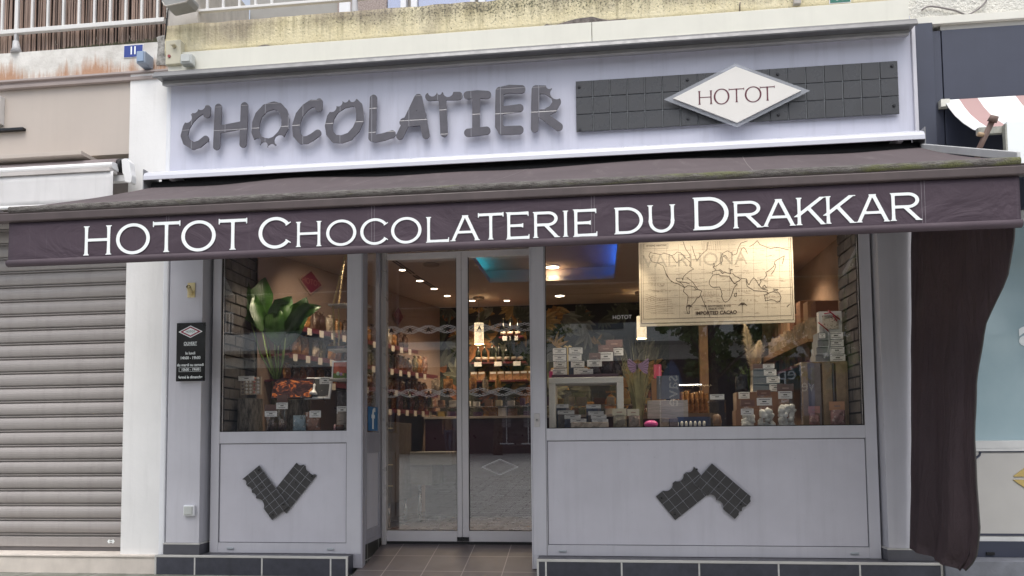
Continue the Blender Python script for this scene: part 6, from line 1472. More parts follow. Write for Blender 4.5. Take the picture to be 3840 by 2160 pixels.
slab_obj('pink_box', 'small white box with a pink lid beyond the butterfly', 'box', 1645, 917, 1664, 952, .75, .05, mat('pink_lid', (.55, .08, .16), .5), z=ov(1650, 952, .75)[2])
slab_obj('carton_stand', 'brown carton carrying the small pink lidded box', 'box', 1640, 953, 1670, 1073, .74, .07, mat('carton_brown', (.20, .11, .06), .7))
# brown cartons, grey boxes, bags to the right
M_KRAFT = mat('kraft_carton', (.22, .115, .07), .7, var=.05)
c0 = slab_obj('carton', 'brown carton, lower of the two behind the white sweet bags', 'carton', 1851, 1031, 1990, 1075, .36, .16, M_KRAFT)
z_ = ov(1900, 1031, .36)[2]+.0005; slab_obj('carton', 'brown carton, upper of the two behind the white sweet bags', 'carton', 1853, 986, 1985, 1030, .37, .16, M_KRAFT, z=z_)
zz = ov(1900, 986, .37)[2]+.001; M_GBOX = mat('grey_gift_box', (.20, .21, .225), .5)
for k, (x0, x1, xs_, hp, lab) in enumerate(((1894, 1967, 1935, 21, 'lowest grey gift box of the pile beside the pampas plumes'), (1895, 1963, 1928, 20, 'middle grey gift box of the pile beside the pampas plumes'), (1896, 1955, 1922, 19, 'upper grey gift box of the pile beside the pampas plumes'), (1896, 1950, 1920, 15, 'small brown box with a white card on top of the grey gift boxes'))):
    a, b, _, _ = rect(x0, 940, x1, 950, .36); h = hp*.00322; g = thing('gift_box', lab, 'gift box', ((a+b)/2, .4, zz), 'grey gift boxes')
    bm = BM(); box(bm, a, b, .38, .50, zz, zz+h-.002); part('box', bm, M_GBOX if k < 3 else M_BROWNCARD, g, bevel=.002)
    bm = BM(); box(bm, a+.005, b-.005, .376, .3795, zz+.001, zz+.006); part('lid_edge', bm, mat('box_edge_pale', (.42, .44, .46), .5), g)
    c_ = ov(xs_, 940, .37)[0]; bm = BM(); card(bm, c_, b-.002 if k < 3 else b, zz+.007, zz+h-.004, .376); part('price_label', bm, INKC, g)
    zz += h
bag('black foil bag with a clear top beside the grey gift boxes', 1849, 943, 1882, 985, .40, film('black_foil', (.02, .02, .024), (.10, .10, .11), scale=20), .06, z=ov(1900, 986, .37)[2]+.001, lab=(1858, 986, 1886, 1003))
M_MER = mat('meringue', (.66, .66, .62), .55, var=.06, scale=18)
bag('small bag of white meringues with a brown header, left of three', 1866, 1012, 1893, 1075, .22, M_MER, head=(1862, 1006, 1898, 1022), lab=(1864, 1028, 1896, 1044), fill='lumps')
bag('bag of white meringues with a brown header, middle of three', 1907, 984, 1946, 1075, .24, M_MER, head=(1904, 981, 1938, 996), lab=(1904, 1001, 1942, 1020), fill='lumps')
bag('large bag of white meringues with a brown header, right of three', 1955, 968, 2000, 1075, .25, M_MER, head=(1955, 966, 1996, 986), lab=(1958, 984, 1993, 1003), fill='lumps')
pg = thing('pampas_plant', 'pot of grass with two fluffy cream pampas plumes in the right window', 'plant', tuple(ov(1900, 985, .56)))
rnd = random.Random(12); b0 = ov(1897, 985, .56)
bm = BM(); blades(bm, (b0[0]-.02, .56, b0[2]-.05), 150, .12, .36, .22, .006, rnd, .9); part('grass', bm, mat('pampas_grass', (.10, .16, .045), .6, var=.3, scale=20), pg, fix=False)
bm = BM(); tube(bm, [(b0[0], .58, DECK), (b0[0], .58, b0[2])], [.06, .075], 14); part('pot', bm, M_BOLT, pg)
M_PLUME = mat('pampas_plume', (.70, .60, .44), .9, var=.08, scale=20)
for (xt, yt, xb, yb, Y) in ((1874, 818, 1892, 930, .50), (1912, 858, 1902, 930, .53)):
    a, b = Vector(ov(xb, yb, Y)), Vector(ov(xt, yt, Y)); bm = BM()
    for i in range(900):
        t_ = rnd.random(); c = a+(b-a)*t_; ang_ = rnd.uniform(0, 2*math.pi); l = (.020+.075*math.sin(math.pi*min(1, .12+.86*t_))**1.0)*rnd.uniform(.6, 1.1)
        d = Vector((math.cos(ang_), math.sin(ang_)*.7, .75)).normalized(); e1 = c+d*l*.6; e2 = c+d*l+Vector((0, 0, -l*.30)); s_ = Vector((.0014, .0008, 0))
        quad(bm, c-s_, c+s_, e1+s_, e1-s_); bm.faces.new([bm.verts.new(v) for v in (e1-s_, e1+s_, e2)])
    part('plume', bm, M_PLUME, pg, fix=False)
    bm = BM(); tube(bm, [a-Vector((0, 0, .12)), a, b], [.004, .003, .002], 6); part('stalk', bm, M_REED, pg)
# crate on end with boxes on it
a, b, z0, z1 = rect(2019, 913, 2150, 1075, .30); g = thing('wooden_crate', 'upright crate of pale and dark wooden slats at the right end of the window', 'crate', ((a+b)/2, .42, DECK))
M_W = [mat('crate_dark', (.14, .12, .12), .8, var=.2, scale=14), mat('crate_mauve', (.20, .175, .18), .8, var=.15, scale=14), mat('crate_pale', (.30, .215, .13), .8, var=.2, scale=14)]
wd = b-a
for f0, f1, k in ((0, .115, 2), (.12, .17, 0), (.172, .36, 1), (.40, .58, 2), (.60, .62, 0), (.66, .85, 2)):
    bm = BM(); box(bm, a+wd*f0, a+wd*f1, .30, .318, DECK, z1); part('slat', bm, M_W[k], g, bevel=.002)
bm = BM(); box(bm, a+wd*.01, a+wd*.90, .322, .335, DECK, z1-.01); part('back_board', bm, mat('crate_inner', (.10, .055, .035), .8), g)
bm = BM(); box(bm, a+wd*.86, a+wd*.88, .30, .54, DECK, z1); part('side_board', bm, M_W[2], g); bm = BM(); box(bm, a, a+wd*.87, .30, .54, z1+.0005, z1+.012); part('end_board', bm, M_W[2], g)
zz = z1+.013
for k, (x0, x1, xs_, lab) in enumerate(((2051, 2123, 2088, 'lowest grey ribboned gift box on the wooden crate'), (2054, 2121, 2087, 'second grey ribboned gift box from the bottom on the crate'), (2057, 2120, 2086, 'third grey ribboned gift box from the bottom on the crate'), (2060, 2119, 2086, 'fourth grey gift box with a small printed card on the crate'))):
    a, b, _, _ = rect(x0, 880, x1, 890, .32); h = .0625; g2 = thing('gift_box', lab, 'gift box', ((a+b)/2, .4, zz), 'gift boxes on the crate')
    bm = BM(); box(bm, a, b, .32, .48, zz, zz+h-.002); part('box', bm, M_GBOX, g2, bevel=.002); bm = BM(); box(bm, a+.002, b-.1, .3165, .3195, zz+.001, zz+.007); part('lid_edge', bm, mat('box_edge_pale', (.42, .44, .46), .5), g2)
    c_ = ov(xs_, 880, .31)[0]; bm = BM(); card(bm, c_, b+.008, zz+.003, zz+h-.004, .314); part('price_label', bm, INKC, g2)
    if k == 3: bm = BM(); card(bm, a+.006, a+.055, zz+.012, zz+h-.010, .3165, 3); part('printed_card', bm, INKC, g2)
    zz += h
a, b, z0, z1 = rect(2060, 783, 2118, 835, .34); g = thing('window_gift_box', 'white gift box with a framed window and a red ribbon, topmost on the crate', 'gift box', ((a+b)/2, .36, zz))
bm = BM(); box(bm, a, b, .34, .40, zz, z1); part('box', bm, mat('gift_white', (.50, .50, .50), .5), g, bevel=.002)
q = NT('card_window'); p = q.pos(True); q.set('Base Color', q.mix(q.rng(q.noise(p, 60, 4, .7), .56, .60, 0, 1), (.46, .41, .35), (.12, .07, .06))); i_ = .028
bm = BM(); box(bm, a+i_, b-i_, .337, .3395, zz+i_, z1-i_*1.2); part('window', bm, q.m, g)
bm = BM(); M_RED = mat('red_ribbon', (.28, .015, .035), .4); A = crop(2600, 860, 800/1486)
for pts in (((870, 648), (910, 680), (945, 712)), ((910, 588), (960, 580), (1022, 630)), ((940, 562), (975, 595), (1020, 622)), ((975, 600), (1000, 640))): tube(bm, [A(x, y, .328) for x, y in pts], .005, 7)
part('ribbon', bm, M_RED, g)
bm = BM(); A = crop(2600, 860, 800/1486); tube(bm, [A(x, y, .312) for x, y in ((945, 715), (950, 790), (935, 860), (910, 895))], .006, 6); tube(bm, [A(x, y, .312) for x, y in ((948, 715), (953, 800), (935, 885))], .006, 6)
single('grey_ribbon', bm, mat('silver_ribbon', (.34, .35, .37), .4), 'silver grey ribbon hanging down the gift boxes on the crate', 'ribbon')
bag('pink topped sweet bag at the foot of the crate, the smaller left one', 2035, 1024, 2063, 1075, .22, F_PINK, .05, head=(2034, 1022, 2062, 1040))
bag('orange topped sweet bag at the foot of the crate, the larger right one', 2088, 1012, 2127, 1075, .22, F_PINK, .05, head=(2086, 1010, 2124, 1032))
M_PK, M_OR = mat('pink_card', (.42, .20, .18), .6), mat('orange_card', (.50, .26, .14), .6)
for o in [o for o in bpy.data.objects if o.name.startswith('header_card') and o.parent]:
    l_ = o.parent.get('label', '')
    if l_.startswith('pink topped'): o.data.materials[0] = M_PK
    if l_.startswith('orange topped'): o.data.materials[0] = M_OR
# shelves on the right wall
for z, lab in ((2.20, 'dark red shelf on the right wall above the gift boxes'), (1.85, 'dark red shelf on the right wall level with the gift boxes')):
    g = thing('wall_shelf', lab, 'shelf', (2.15, 1.6, z)); bm = BM(); box(bm, 1.98, 2.279, .75, 2.9, z-.03, z); part('board', bm, M_SHELF, g)
    for k in range(7):
        y = .9+k*.26; h = .18+.05*((k*7) % 3); bm = BM(); box(bm, 2.02, 2.22, y, y+.16, z+.001, z+h)
        single('boxed_chocolates', bm, (mat('box_brown', (.16, .07, .045), .5), mat('box_tan', (.30, .19, .12), .5), M_KRAFT)[k % 3], ('brown', 'tan', 'kraft')[k % 3]+' chocolate box standing on the '+('upper' if z > 2 else 'lower')+' shelf of the right wall', 'box', 'boxes on the right wall shelves', bevel=.002)
# the map
A = crop(2380, 880, 620/2496); YM = .30
bl, br_, tr, tl = A(85, 1385, YM), A(2422, 1325, YM), A(2380, 40, YM), A(58, 130, YM)
X0, X1, Z0 = (bl[0]+tl[0])/2, (br_[0]+tr[0])/2, (bl[2]+br_[2])/2; Z1 = Z0+.86
mp_ = thing('map_poster', 'large cream vintage world map board reading IMPORTED CACAO hanging in the right window', 'poster', ((X0+X1)/2, YM, Z0))
bm = BM(); box(bm, X0, X1, YM, YM+.025, Z0, Z1); part('board', bm, mat('map_cream', (.66, .58, .45), .7, var=.06, scale=5), mp_, bevel=.002)
bm = BM()
for x in (X0+.2, X1-.2): tube(bm, [(x, YM+.012, Z1), (x, YM+.012, 2.998)], .003, 6)
part('hanging_wire', bm, M_STEEL, mp_)
M_MAPINK, M_MAPFINE = mat('map_ink', (.085, .06, .045), .8), mat('map_fine_ink', (.26, .19, .14), .8)
def lines(polys, w, m_, name, y):
    bm = BM()
    for pl_ in polys:
        P_ = [A(x, yy, YM) for x, yy in pl_]; P_ = [(min(max(p_[0], X0+.004), X1-.004), p_[2]) for p_ in P_]
        for (xa, za), (xb, zb) in zip(P_, P_[1:]):
            L = math.hypot(xb-xa, zb-za)
            if L < 1e-5: continue
            dx, dz = (xb-xa)/L, (zb-za)/L; e = w*.5
            quad(bm, (xa-dx*e+dz*w, y, za-dz*e-dx*w), (xb+dx*e+dz*w, y, zb+dz*e-dx*w), (xb+dx*e-dz*w, y, zb+dz*e+dx*w), (xa-dx*e-dz*w, y, za-dz*e+dx*w))
            y -= 2e-7
    part(name, bm, m_, mp_, fix=False)
COAST = [[(215,320),(235,270),(330,290),(400,300),(440,280),(520,300),(560,320),(600,380),(640,430),(660,400),(700,390),(720,350)], [(560,315),(600,300),(640,262),(690,270),(720,300),(760,350),(800,380),(840,420),(830,470),(890,520),(830,550),(770,600),(735,640),(725,690),(720,655),(630,660),(625,690),(660,710),(690,720),(750,790)],
 [(215,320),(260,410),(350,430),(430,470),(465,560),(475,610),(540,690),(600,730),(650,740),(720,780),(750,800)], [(480,590),(510,650),(560,715)], [(680,710),(760,720),(830,745)], [(750,800),(735,860),(790,910),(805,930),(800,1000),(790,1060),(780,1120),(800,1190),(830,1190),(820,1120),(860,1060),(900,1020),(940,960),(985,930),(1000,880),(1015,850),(960,830),(930,830),(900,790),(850,775),(800,770),(750,800)],
 [(730,100),(770,220),(830,300),(838,340),(800,350)], [(865,170),(900,290),(940,400),(960,360),(1030,280),(1090,230),(1105,110)], [(1180,610),(1130,690),(1125,740),(1150,780),(1180,795),(1280,790),(1300,830),(1320,900),(1310,930),(1340,1000),(1370,1020),(1410,1000),(1450,950),(1480,860),(1500,800),(1550,745),(1510,740),(1460,690),(1430,630),(1380,625),(1290,620),(1270,595),(1180,610)],
 [(1170,600),(1170,560),(1210,550),(1220,520),(1180,490),(1240,470),(1290,430),(1290,360),(1330,280),(1400,245),(1470,280),(1480,310),(1540,290),(1560,210),(1600,130),(1700,95)], [(1600,260),(1620,205),(1650,195),(1680,230),(1700,285)], [(1735,180),(1800,140),(1850,90),(1890,150),(2000,190),(2050,210),(2150,190),(2320,230)], [(1300,440),(1330,390),(1320,340),(1370,310),(1400,350)], [(1220,540),(1280,540),(1330,590),(1350,560),(1400,580),(1450,590),(1440,540),(1480,530),(1420,515)], [(1280,520),(1330,560)],
 [(1440,640),(1500,740),(1600,680),(1570,650),(1510,620),(1480,585)], [(1600,660),(1690,670),(1700,720),(1725,760),(1760,690),(1800,650),(1840,700),(1880,770),(1890,740),(1910,700),(1890,680),(1950,670),(1990,620),(1980,570),(2030,540),(2100,480),(2120,400),(2220,340),(2260,320),(2230,440)], [(2060,600),(2100,550),(2130,480),(2120,440)], [(1870,760),(1930,820),(2010,840)], [(1930,790),(1960,760),(1990,800),(1950,810),(1930,790)], [(2090,820),(2170,830),(2130,850),(2100,840)],
 [(1960,910),(1975,1000),(2060,980),(2110,990),(2150,1020),(2190,1010),(2210,950),(2190,900),(2160,860),(2140,880),(2100,860),(2050,870),(2010,890),(1960,910)], [(2340,1050),(2300,1090),(2320,1060)], [(1510,890),(1540,880),(1530,940),(1505,930),(1510,890)], [(1680,690),(1700,780),(1800,845),(1980,860),(2030,885)], [(1180,470),(1195,430),(1210,460),(1190,480)], [(790,650),(870,710),(950,820)], [(1000,920),(1060,1060),(1140,1250)]]
lines(COAST, .0025, M_MAPINK, 'coastline', YM-.0010)
GRID = [[(120, y), (2370, y-58)] for y in (250, 430, 610, 740, 850, 960, 1090)]+[[(x, 140), (x+22, 1265)] for x in (300, 480, 660, 845, 1035, 1225, 1420, 1600, 1790, 1990, 2180)]
rnd = random.Random(6); ROWS = []
for i in range(260):
    x, y = rnd.uniform(140, 2250), rnd.uniform(150, 1200); ROWS.append([(x, y), (x+rnd.uniform(20, 80), y-1)])
for k in range(9):
    ROWS.append([(150+k*3, 890+k*34), (330+k*4, 960+k*28), (560+k*3, 985+k*26)]); ROWS.append([(1010+k*34, 100), (1024+k*34, 235)]); ROWS.append([(1045+k*24, 850), (1040+k*25, 925)])
lines(GRID, .0009, M_MAPFINE, 'grid_lines', YM-.0004); lines(ROWS, .0010, M_MAPFINE, 'fine_lines', YM-.0005)
lines([[(125, 140), (132, 1275), (2365, 1220), (2325, 50)]], .0014, M_MAPINK, 'inner_border', YM-.0008); lines([[(95, 140), (102, 1343), (2398, 1285), (2350, 48)]], .0022, M_MAPINK, 'outer_border', YM-.0008)
lines([[(140, 140), (140, 216), (502, 205), (502, 130)]], .0012, M_MAPINK, 'title_box', YM-.0008)
for cx, cy, k in ((1632, 1060, 1.0), (822, 1085, .75)):
    fr = [[(cx, cy+120*k), (cx-2, cy)]]
    for i in range(11):
        t_ = math.pi*(.02+.96*i/10); fr.append([(cx, cy), (cx+math.cos(t_)*38*k, cy-math.sin(t_)*38*k), (cx+math.cos(t_)*66*k, cy-math.sin(t_)*30*k+18*k)])
    lines(fr, .0016, M_MAPINK, 'palm_drawing', YM-.0012)
for body, x, y, sz, sx, bd, m_ in (('IMPORTED CACAO', 1230, 1180, .042, 620, .0014, M_MAPINK), ('SINCE 1752', 1228, 1118, .022, 232, .0003, M_MAPINK), ('THE BROTHERS & CO', 1230, 1078, .022, 450, .0003, M_MAPINK), ('OF COPAL VARIATIONS', 325, 165, .022, 300, .0003, M_MAPINK)):
    w = A(x, y, YM-.0016); text(body, sz, tuple(w), m_, mp_, width=A(x+sx/2, y, YM)[0]-A(x-sx/2, y, YM)[0], bold=bd, ext=.0002)
for body, x, y, sp_ in (('PACIFIC', 320, 655, 1.9), ('OCEAN', 350, 752, 2.2), ('SOUTH', 415, 858, 3.0), ('PACIFIC', 330, 985, 2.6), ('ATLANTIC', 1150, 915, 1.7), ('OCEAN', 1160, 1008, 2.4), ('INDIAN', 1640, 850, 2.0), ('OCEAN', 1700, 990, 2.8), ('AMERICA', 890, 950, 1.3), ('AUSTRALIA', 2080, 940, 1.2)):
    w = A(x, y, YM-.0016); text(body, .020, tuple(w), M_MAPFINE, mp_, spacing=sp_, ext=.0002)

for px, w_, Y, lab in ((1772, .05, 2.7, 'narrow brown wooden post behind the right window'), (1948, .11, 2.9, 'wide brown wooden post at the right end of the room')):
    c = ov(px, 950, Y); bm = BM(); box(bm, c[0]-w_, c[0]+w_, Y, Y+.08, .1725, 2.995); single('wooden_post', bm, mat('post_wood', (.20, .12, .07), .6, var=.2, scale=9), lab, 'post', bevel=.004)
g = thing('book_shelf', 'wooden wall shelf of upright cards behind the plumes', 'shelf', (1.9, 1.3, 2.0))
bm = BM(); box(bm, 1.90, 2.279, .75, 2.5, 1.985, 2.010); box(bm, 1.895, 1.899, .75, 2.5, 1.985, 2.04); part('board', bm, mat('shelf_oak', (.26, .15, .08), .6), g)
bm = BM(); rnd = random.Random(17); y = .78
while y < 2.45: t_ = rnd.uniform(.015, .03); box(bm, 1.93, 2.12, y, y+t_, 2.0105, 2.0105+rnd.uniform(.15, .21)); y += t_+rnd.uniform(.004, .02)
part('card_row', bm, mat('card_spines', (.34, .26, .19), .7, var=.35, scale=12), g)['kind'] = 'stuff'
for x, y, lab in ((1.3, 2.0, 'added ceiling light over the right part of the room, hidden behind the map'), (1.9, 1.6, 'added ceiling light beside the right wall shelves')):  # two unseen lamps added to brighten the right wall and its shelves
    l = thing('ceiling_light', lab, 'ceiling light', (x, y, 2.98), 'ceiling lights'); bm = BM(); tube(bm, [(x, y, 2.985), (x, y, 2.999)], .06, 20); part('diffuser', bm, M_LAMP, l)
    d = bpy.data.lights.new('ceiling_spot', 'SPOT'); d.energy = 40; d.spot_size = rad(120); d.spot_blend = .8; d.color = (1, .80, .56); d.shadow_soft_size = .06
    o = bpy.data.objects.new('ceiling_spot', d); COL.objects.link(o); o.parent = l; o.location = (0, 0, -.01)
# bags on the counter top, left of the glass case
for k in range(6):
    g = copy_tree(protos[(F_AMB.name, 1)] if k % 2 else protos[(F_NOUG.name, 1)], (-2.05+k*.16, 3.10, 1.722), ('amber' if k % 2 else 'pale nougat')+' cellophane sweet bag on top of the counter case, %s from the left' % ords_[k]); g['group'] = 'bags on the counter case'; g.rotation_euler.z = .3*k; g.scale = (1, 1, 1)
# ---- the room: back shelves with bottles, counter, cabinet
M_BOT = mat('dark_bottle', (.012, .014, .012), .08); M_BLAB = mat('bottle_label', (.40, .34, .28), .6); M_CORK = mat('bottle_foil', (.30, .22, .10), .35, .5)
bp = None
ords = ('first', 'second', 'third', 'fourth', 'fifth', 'sixth', 'seventh')
for (yb, xs_, lab, sx0, sx1) in ((849, (1266, 1284, 1303), 'upper bottle shelf', 1258, 1318), (912, (1203, 1219, 1238, 1256, 1275, 1293, 1308), 'long middle bottle shelf', 1188, 1325)):
    YB_ = 3.85; z = ov(1260, yb, YB_)[2]; a, b = ov(sx0, yb, YB_)[0], ov(sx1, yb, YB_)[0]
    g = thing('wall_shelf', 'dark '+lab+' on the leaf wallpaper', 'shelf', ((a+b)/2, 3.9, z)); bm = BM(); box(bm, a, b, 3.72, 4.059, z-.025, z); part('board', bm, M_SHELF, g)
    for k, x in enumerate((a+.1, (a+b)/2, b-.12)): bm = BM(); box(bm, x-.05, x+.05, 3.712, 3.7195, z-.062, z-.002); part('price_tag', bm, M_CARD, g)
    for k, px in enumerate(xs_):
        x = ov(px, yb, YB_)[0]; l_ = 'dark wine bottle on the %s, %s from the left' % (lab, ords[k])
        if bp is None:
            bp = thing('wine_bottle', l_, 'bottle', (x, YB_, z+.001), 'bottles on the back shelves'); X_, Z_ = x, z+.001
            bm = BM(); tube(bm, [(X_, YB_, Z_), (X_, YB_, Z_+.14), (X_, YB_, Z_+.165), (X_, YB_, Z_+.19), (X_, YB_, Z_+.25)], [.038, .038, .030, .014, .013], 12); part('glass', bm, M_BOT, bp)
            bm = BM(); tube(bm, [(X_, YB_, Z_+.03), (X_, YB_, Z_+.075)], .0388, 12); part('label', bm, M_BLAB, bp)
            bm = BM(); tube(bm, [(X_, YB_, Z_+.251), (X_, YB_, Z_+.262)], .014, 10); part('cap', bm, M_CORK, bp)
        else: copy_tree(bp, (x, YB_, z+.001), l_)
z = ov(1260, 957, 3.80)[2]; a, b = ov(1183, 957, 3.8)[0], ov(1328, 957, 3.8)[0]
g = thing('wall_shelf', 'dark lowest shelf with pale boxes on the leaf wallpaper', 'shelf', ((a+b)/2, 3.9, z)); bm = BM(); box(bm, a, b, 3.70, 4.059, z-.025, z); part('board', bm, M_SHELF, g)
for k in range(8):
    x = a+.06+(k+(k > 1)*.5)*.105; bm = BM(); box(bm, x-.048, x+.048, 3.75, 3.80, z+.001, z+.12); box(bm, x-.040, x+.040, 3.7475, 3.7499, z+.088, z+.115, 1)
    single('praline_box', bm, [film('praline_pack', (.42, .24, .13), (.60, .46, .32), scale=18), M_CARD], 'pale praline box on the lowest back shelf, %s from the left' % (ords+('eighth',))[k], 'box', 'praline boxes on the back shelf', bevel=.001)
ct = thing('counter', 'burgundy shop counter with a glass case at the back of the shop', 'counter', (-.8, 3.2, .172))
bm = BM(); box(bm, -2.18, 1.3, 3.05, 3.55, .1725, 1.395); part('front', bm, mat('counter_burgundy', (.034, .008, .022), .35), ct, bevel=.003)
bm = BM(); box(bm, -2.19, 1.32, 3.02, 3.56, 1.3955, 1.425); part('worktop', bm, mat('counter_top', (.36, .32, .30), .35), ct, bevel=.003)
bm = BM(); box(bm, -2.15, 1.25, 3.06, 3.066, 1.426, 1.72); box(bm, -2.15, 1.25, 3.066, 3.4, 1.715, 1.721); part('case_glass', bm, glass('case_glass', .06, .6), ct)
bm = BM(); box(bm, -2.15, 1.25, 3.15, 3.42, 1.55, 1.556); part('case_shelf', bm, M_STEEL, ct)
rnd = random.Random(9); k = 0
for z in (1.4255, 1.5565):
    x = -2.05
    while x < 1.1:
        w_, h_ = rnd.uniform(.06, .14), rnd.uniform(.05, .11); bm = BM(); box(bm, x, x+w_, 3.2, 3.3, z, z+h_); c_ = rnd.choice(('kraft', 'yellow', 'cream', 'purple', 'pale'))
        single('display_box', bm, {'kraft': M_KRAFT, 'yellow': mat('box_yellow', (.50, .36, .10), .5), 'cream': M_CREAMC, 'purple': mat('box_purple', (.10, .04, .12), .5), 'pale': M_CARD}[c_], 'small %s box on the %s level of the counter case' % (c_, 'lower' if z < 1.5 else 'upper'), 'box', 'boxes in the counter case', bevel=.002)
        x += w_+rnd.uniform(.02, .09)
a, b, _, _ = rect(955, 1065, 986, 1300, 1.75); g = thing('drawer_cabinet', 'dark beige drawer cabinet on steel legs inside the door', 'cabinet', ((a+b)/2, 2.1, .172))
zc0, zc1 = .44, ov(1000, 1062, 1.75)[2]
bm = BM(); box(bm, a-.35, b, 1.75, 2.6, zc0, zc1); part('carcass', bm, mat('cabinet_taupe', (.085, .065, .052), .5), g, bevel=.003)
for z0, z1 in ((zc0+.02, zc0+.24), (zc0+.25, zc0+.47), (zc0+.48, zc1-.02)):
    bm = BM(); box(bm, a-.34, b-.01, 1.735, 1.7495, z0, z1); dr = part('drawer', bm, mat('cabinet_taupe', (.085, .065, .052), .5), g, bevel=.002)
    hx = ov(981, 1100, 1.73)[0]; bm = BM(); box(bm, hx-.035, hx+.035, 1.715, 1.7345, z1-.05, z1-.042); part('handle', bm, M_BRASS, dr)
for x, y in ((ov(969, 1300, 1.78)[0], 1.80), (b-.05, 1.8), (b-.05, 2.5)):
    bm = BM(); tube(bm, [(x, y, .1725), (x, y, zc0-.0005)], .022, 12); part('leg', bm, M_STEEL, g)
g = thing('low_table', 'long pale grey table on thin steel legs seen through the door glass', 'table', (-1.7, 3.0, .172)); lg = [atz(x, y, .174) for x, y in ((1056, 1310), (1097, 1290), (1137, 1274), (1172, 1252))]
for w in lg: bm = BM(); tube(bm, [(w[0], w[1], .1725), (w[0], w[1], .60)], .022, 12); part('leg', bm, M_STEEL, g)
a0, a1 = Vector(lg[0]), Vector(lg[-1]); d_ = (a1-a0); d_.z = 0; s_ = Vector((d_.y, -d_.x, 0)).normalized()
c_ = Vector(((a0.x+a1.x)/2, (a0.y+a1.y)/2, 0))-s_*.12
ta, tb = ov(1031, 1150, 2.34)[0], ov(1138, 1150, 2.34)[0]; zt0, zt1 = ov(1085, 1170, 2.34)[2], ov(1085, 1137, 2.34)[2]
bm = BM(); box(bm, ta, tb, 2.34, 3.0, zt0, zt1); part('tabletop', bm, mat('grey_top', (.20, .195, .19), .5), g, bevel=.004)
bm = BM(); box(bm, ta, (ta+tb)/2, 2.36, 2.98, .60, zt0-.0005); part('apron', bm, mat('apron_grey', (.12, .11, .11), .5), g)

# ================================================================== ACROSS THE STREET (seen in the glass)
def refl(px, py, d): w = ov(px, py, d); return np.array((w[0], -w[1], w[2]))
D = 24.0
ob = thing('opposite_building', 'pale apartment building with balconies across the street, seen mirrored in the glass', 'building', (0, -D, .6))
M_OPP = mat('opposite_render', (.66, .65, .62), .85, var=.06, scale=.6)
bm = BM(); box(bm, -30, 32, -D-6, -D, .5, 10.6); part('wall', bm, M_OPP, ob)
bm = BM(); box(bm, -30, 32, -D, -D+.06, .55, 4.3); part('ground_floor_band', bm, mat('opposite_shops', (.055, .055, .06), .4, var=.3, scale=.7), ob)
for zf in (4.9, 7.9):
    for x0 in (-24, -17.2, -8.5, 1.5, 11.0, 15.0, 22.0):
        bm = BM(); box(bm, x0, x0+5.0, -D, -D+1.3, zf, zf+.32+.35); sl_ = part('balcony', bm, M_OPP, ob)
        bm = BM(); z0 = zf+.68; box(bm, x0+.05, x0+4.95, -D+1.2, -D+1.25, z0+.9, z0+.95); box(bm, x0+.05, x0+4.95, -D+1.2, -D+1.25, z0+.08, z0+.12)
        for i in range(33): x = x0+.05+i*.152; box(bm, x, x+.03, -D+1.21, -D+1.24, z0+.121, z0+.899)
        part('railing', bm, M_RAIL, sl_)
    for x0 in np.arange(-26, 28, 3.2):
        bm = BM(); box(bm, x0, x0+1.5, -D+.001, -D+.05, zf+.7, zf+2.6); part('window', bm, mat('opposite_window', (.06, .07, .09), .15), ob)
sg_ = refl(603, 880, D-.2); g = thing('shop_sign', 'white SUSHISHOP lettering on the dark shop front across the street', 'sign', tuple(sg_)); bm = BM(); box(bm, sg_[0]-1.35, sg_[0]+1.35, sg_[1]-.05, sg_[1], sg_[2]-.35, sg_[2]+.35); part('panel', bm, M_DARK, g)
text('@SUSHISHOP', .38, (sg_[0], sg_[1]+.01, sg_[2]), M_WHT, g, rot=(90, 0, 180))
sg_ = refl(1995, 945, D-.4); g = thing('shop_sign', 'dark green shop sign reading Rép across the street', 'sign', tuple(sg_)); bm = BM(); box(bm, sg_[0]-1.5, sg_[0]+1.5, sg_[1]-.05, sg_[1], sg_[2]-.55, sg_[2]+.5); part('panel', bm, mat('sign_green', (.02, .10, .11), .4), g)
text('Rép', .75, (sg_[0], sg_[1]+.01, sg_[2]+.08), M_WHT, g, rot=(90, 0, 180))
M_FLAG = mat('flag_blue', (.10, .16, .30), .6)
for (x, y0, y1, d, lab) in ((1685, 905, 1062, 19, 'blue feather flag with a white word on the far pavement, left in the reflection'), (2042, 895, 1045, 19, 'blue feather flag with a white word on the far pavement, right in the reflection')):
    a, b = refl(x, y1, d), refl(x, y0, d); g = thing('feather_flag', lab, 'flag', (a[0], a[1], .5)); h = b[2]-a[2]
    bm = BM(); plate(bm, lambda X_, Z_: np.maximum(np.abs(X_-a[0]-.1)-.36*np.clip(1.05-((Z_-a[2])/h)**5, .05, 1), np.abs(Z_-a[2]-h/2)-h/2), a[0]-.6, a[0]+.7, a[2]-.1, b[2]+.1, .05, a[1], a[1]+.02); part('cloth', bm, M_FLAG, g)
    bm = BM(); tube(bm, [(a[0]-.3, a[1], .5), (a[0]-.3, a[1], b[2]-.2)], .02, 8); part('pole', bm, M_STEEL, g)
    text('save', .62, (a[0]+.1, a[1]+.03, a[2]+h*.5), M_WHT, g, rot=(90, 90 if x < 2000 else 0, 180), sx=.75 if x > 2000 else 1)
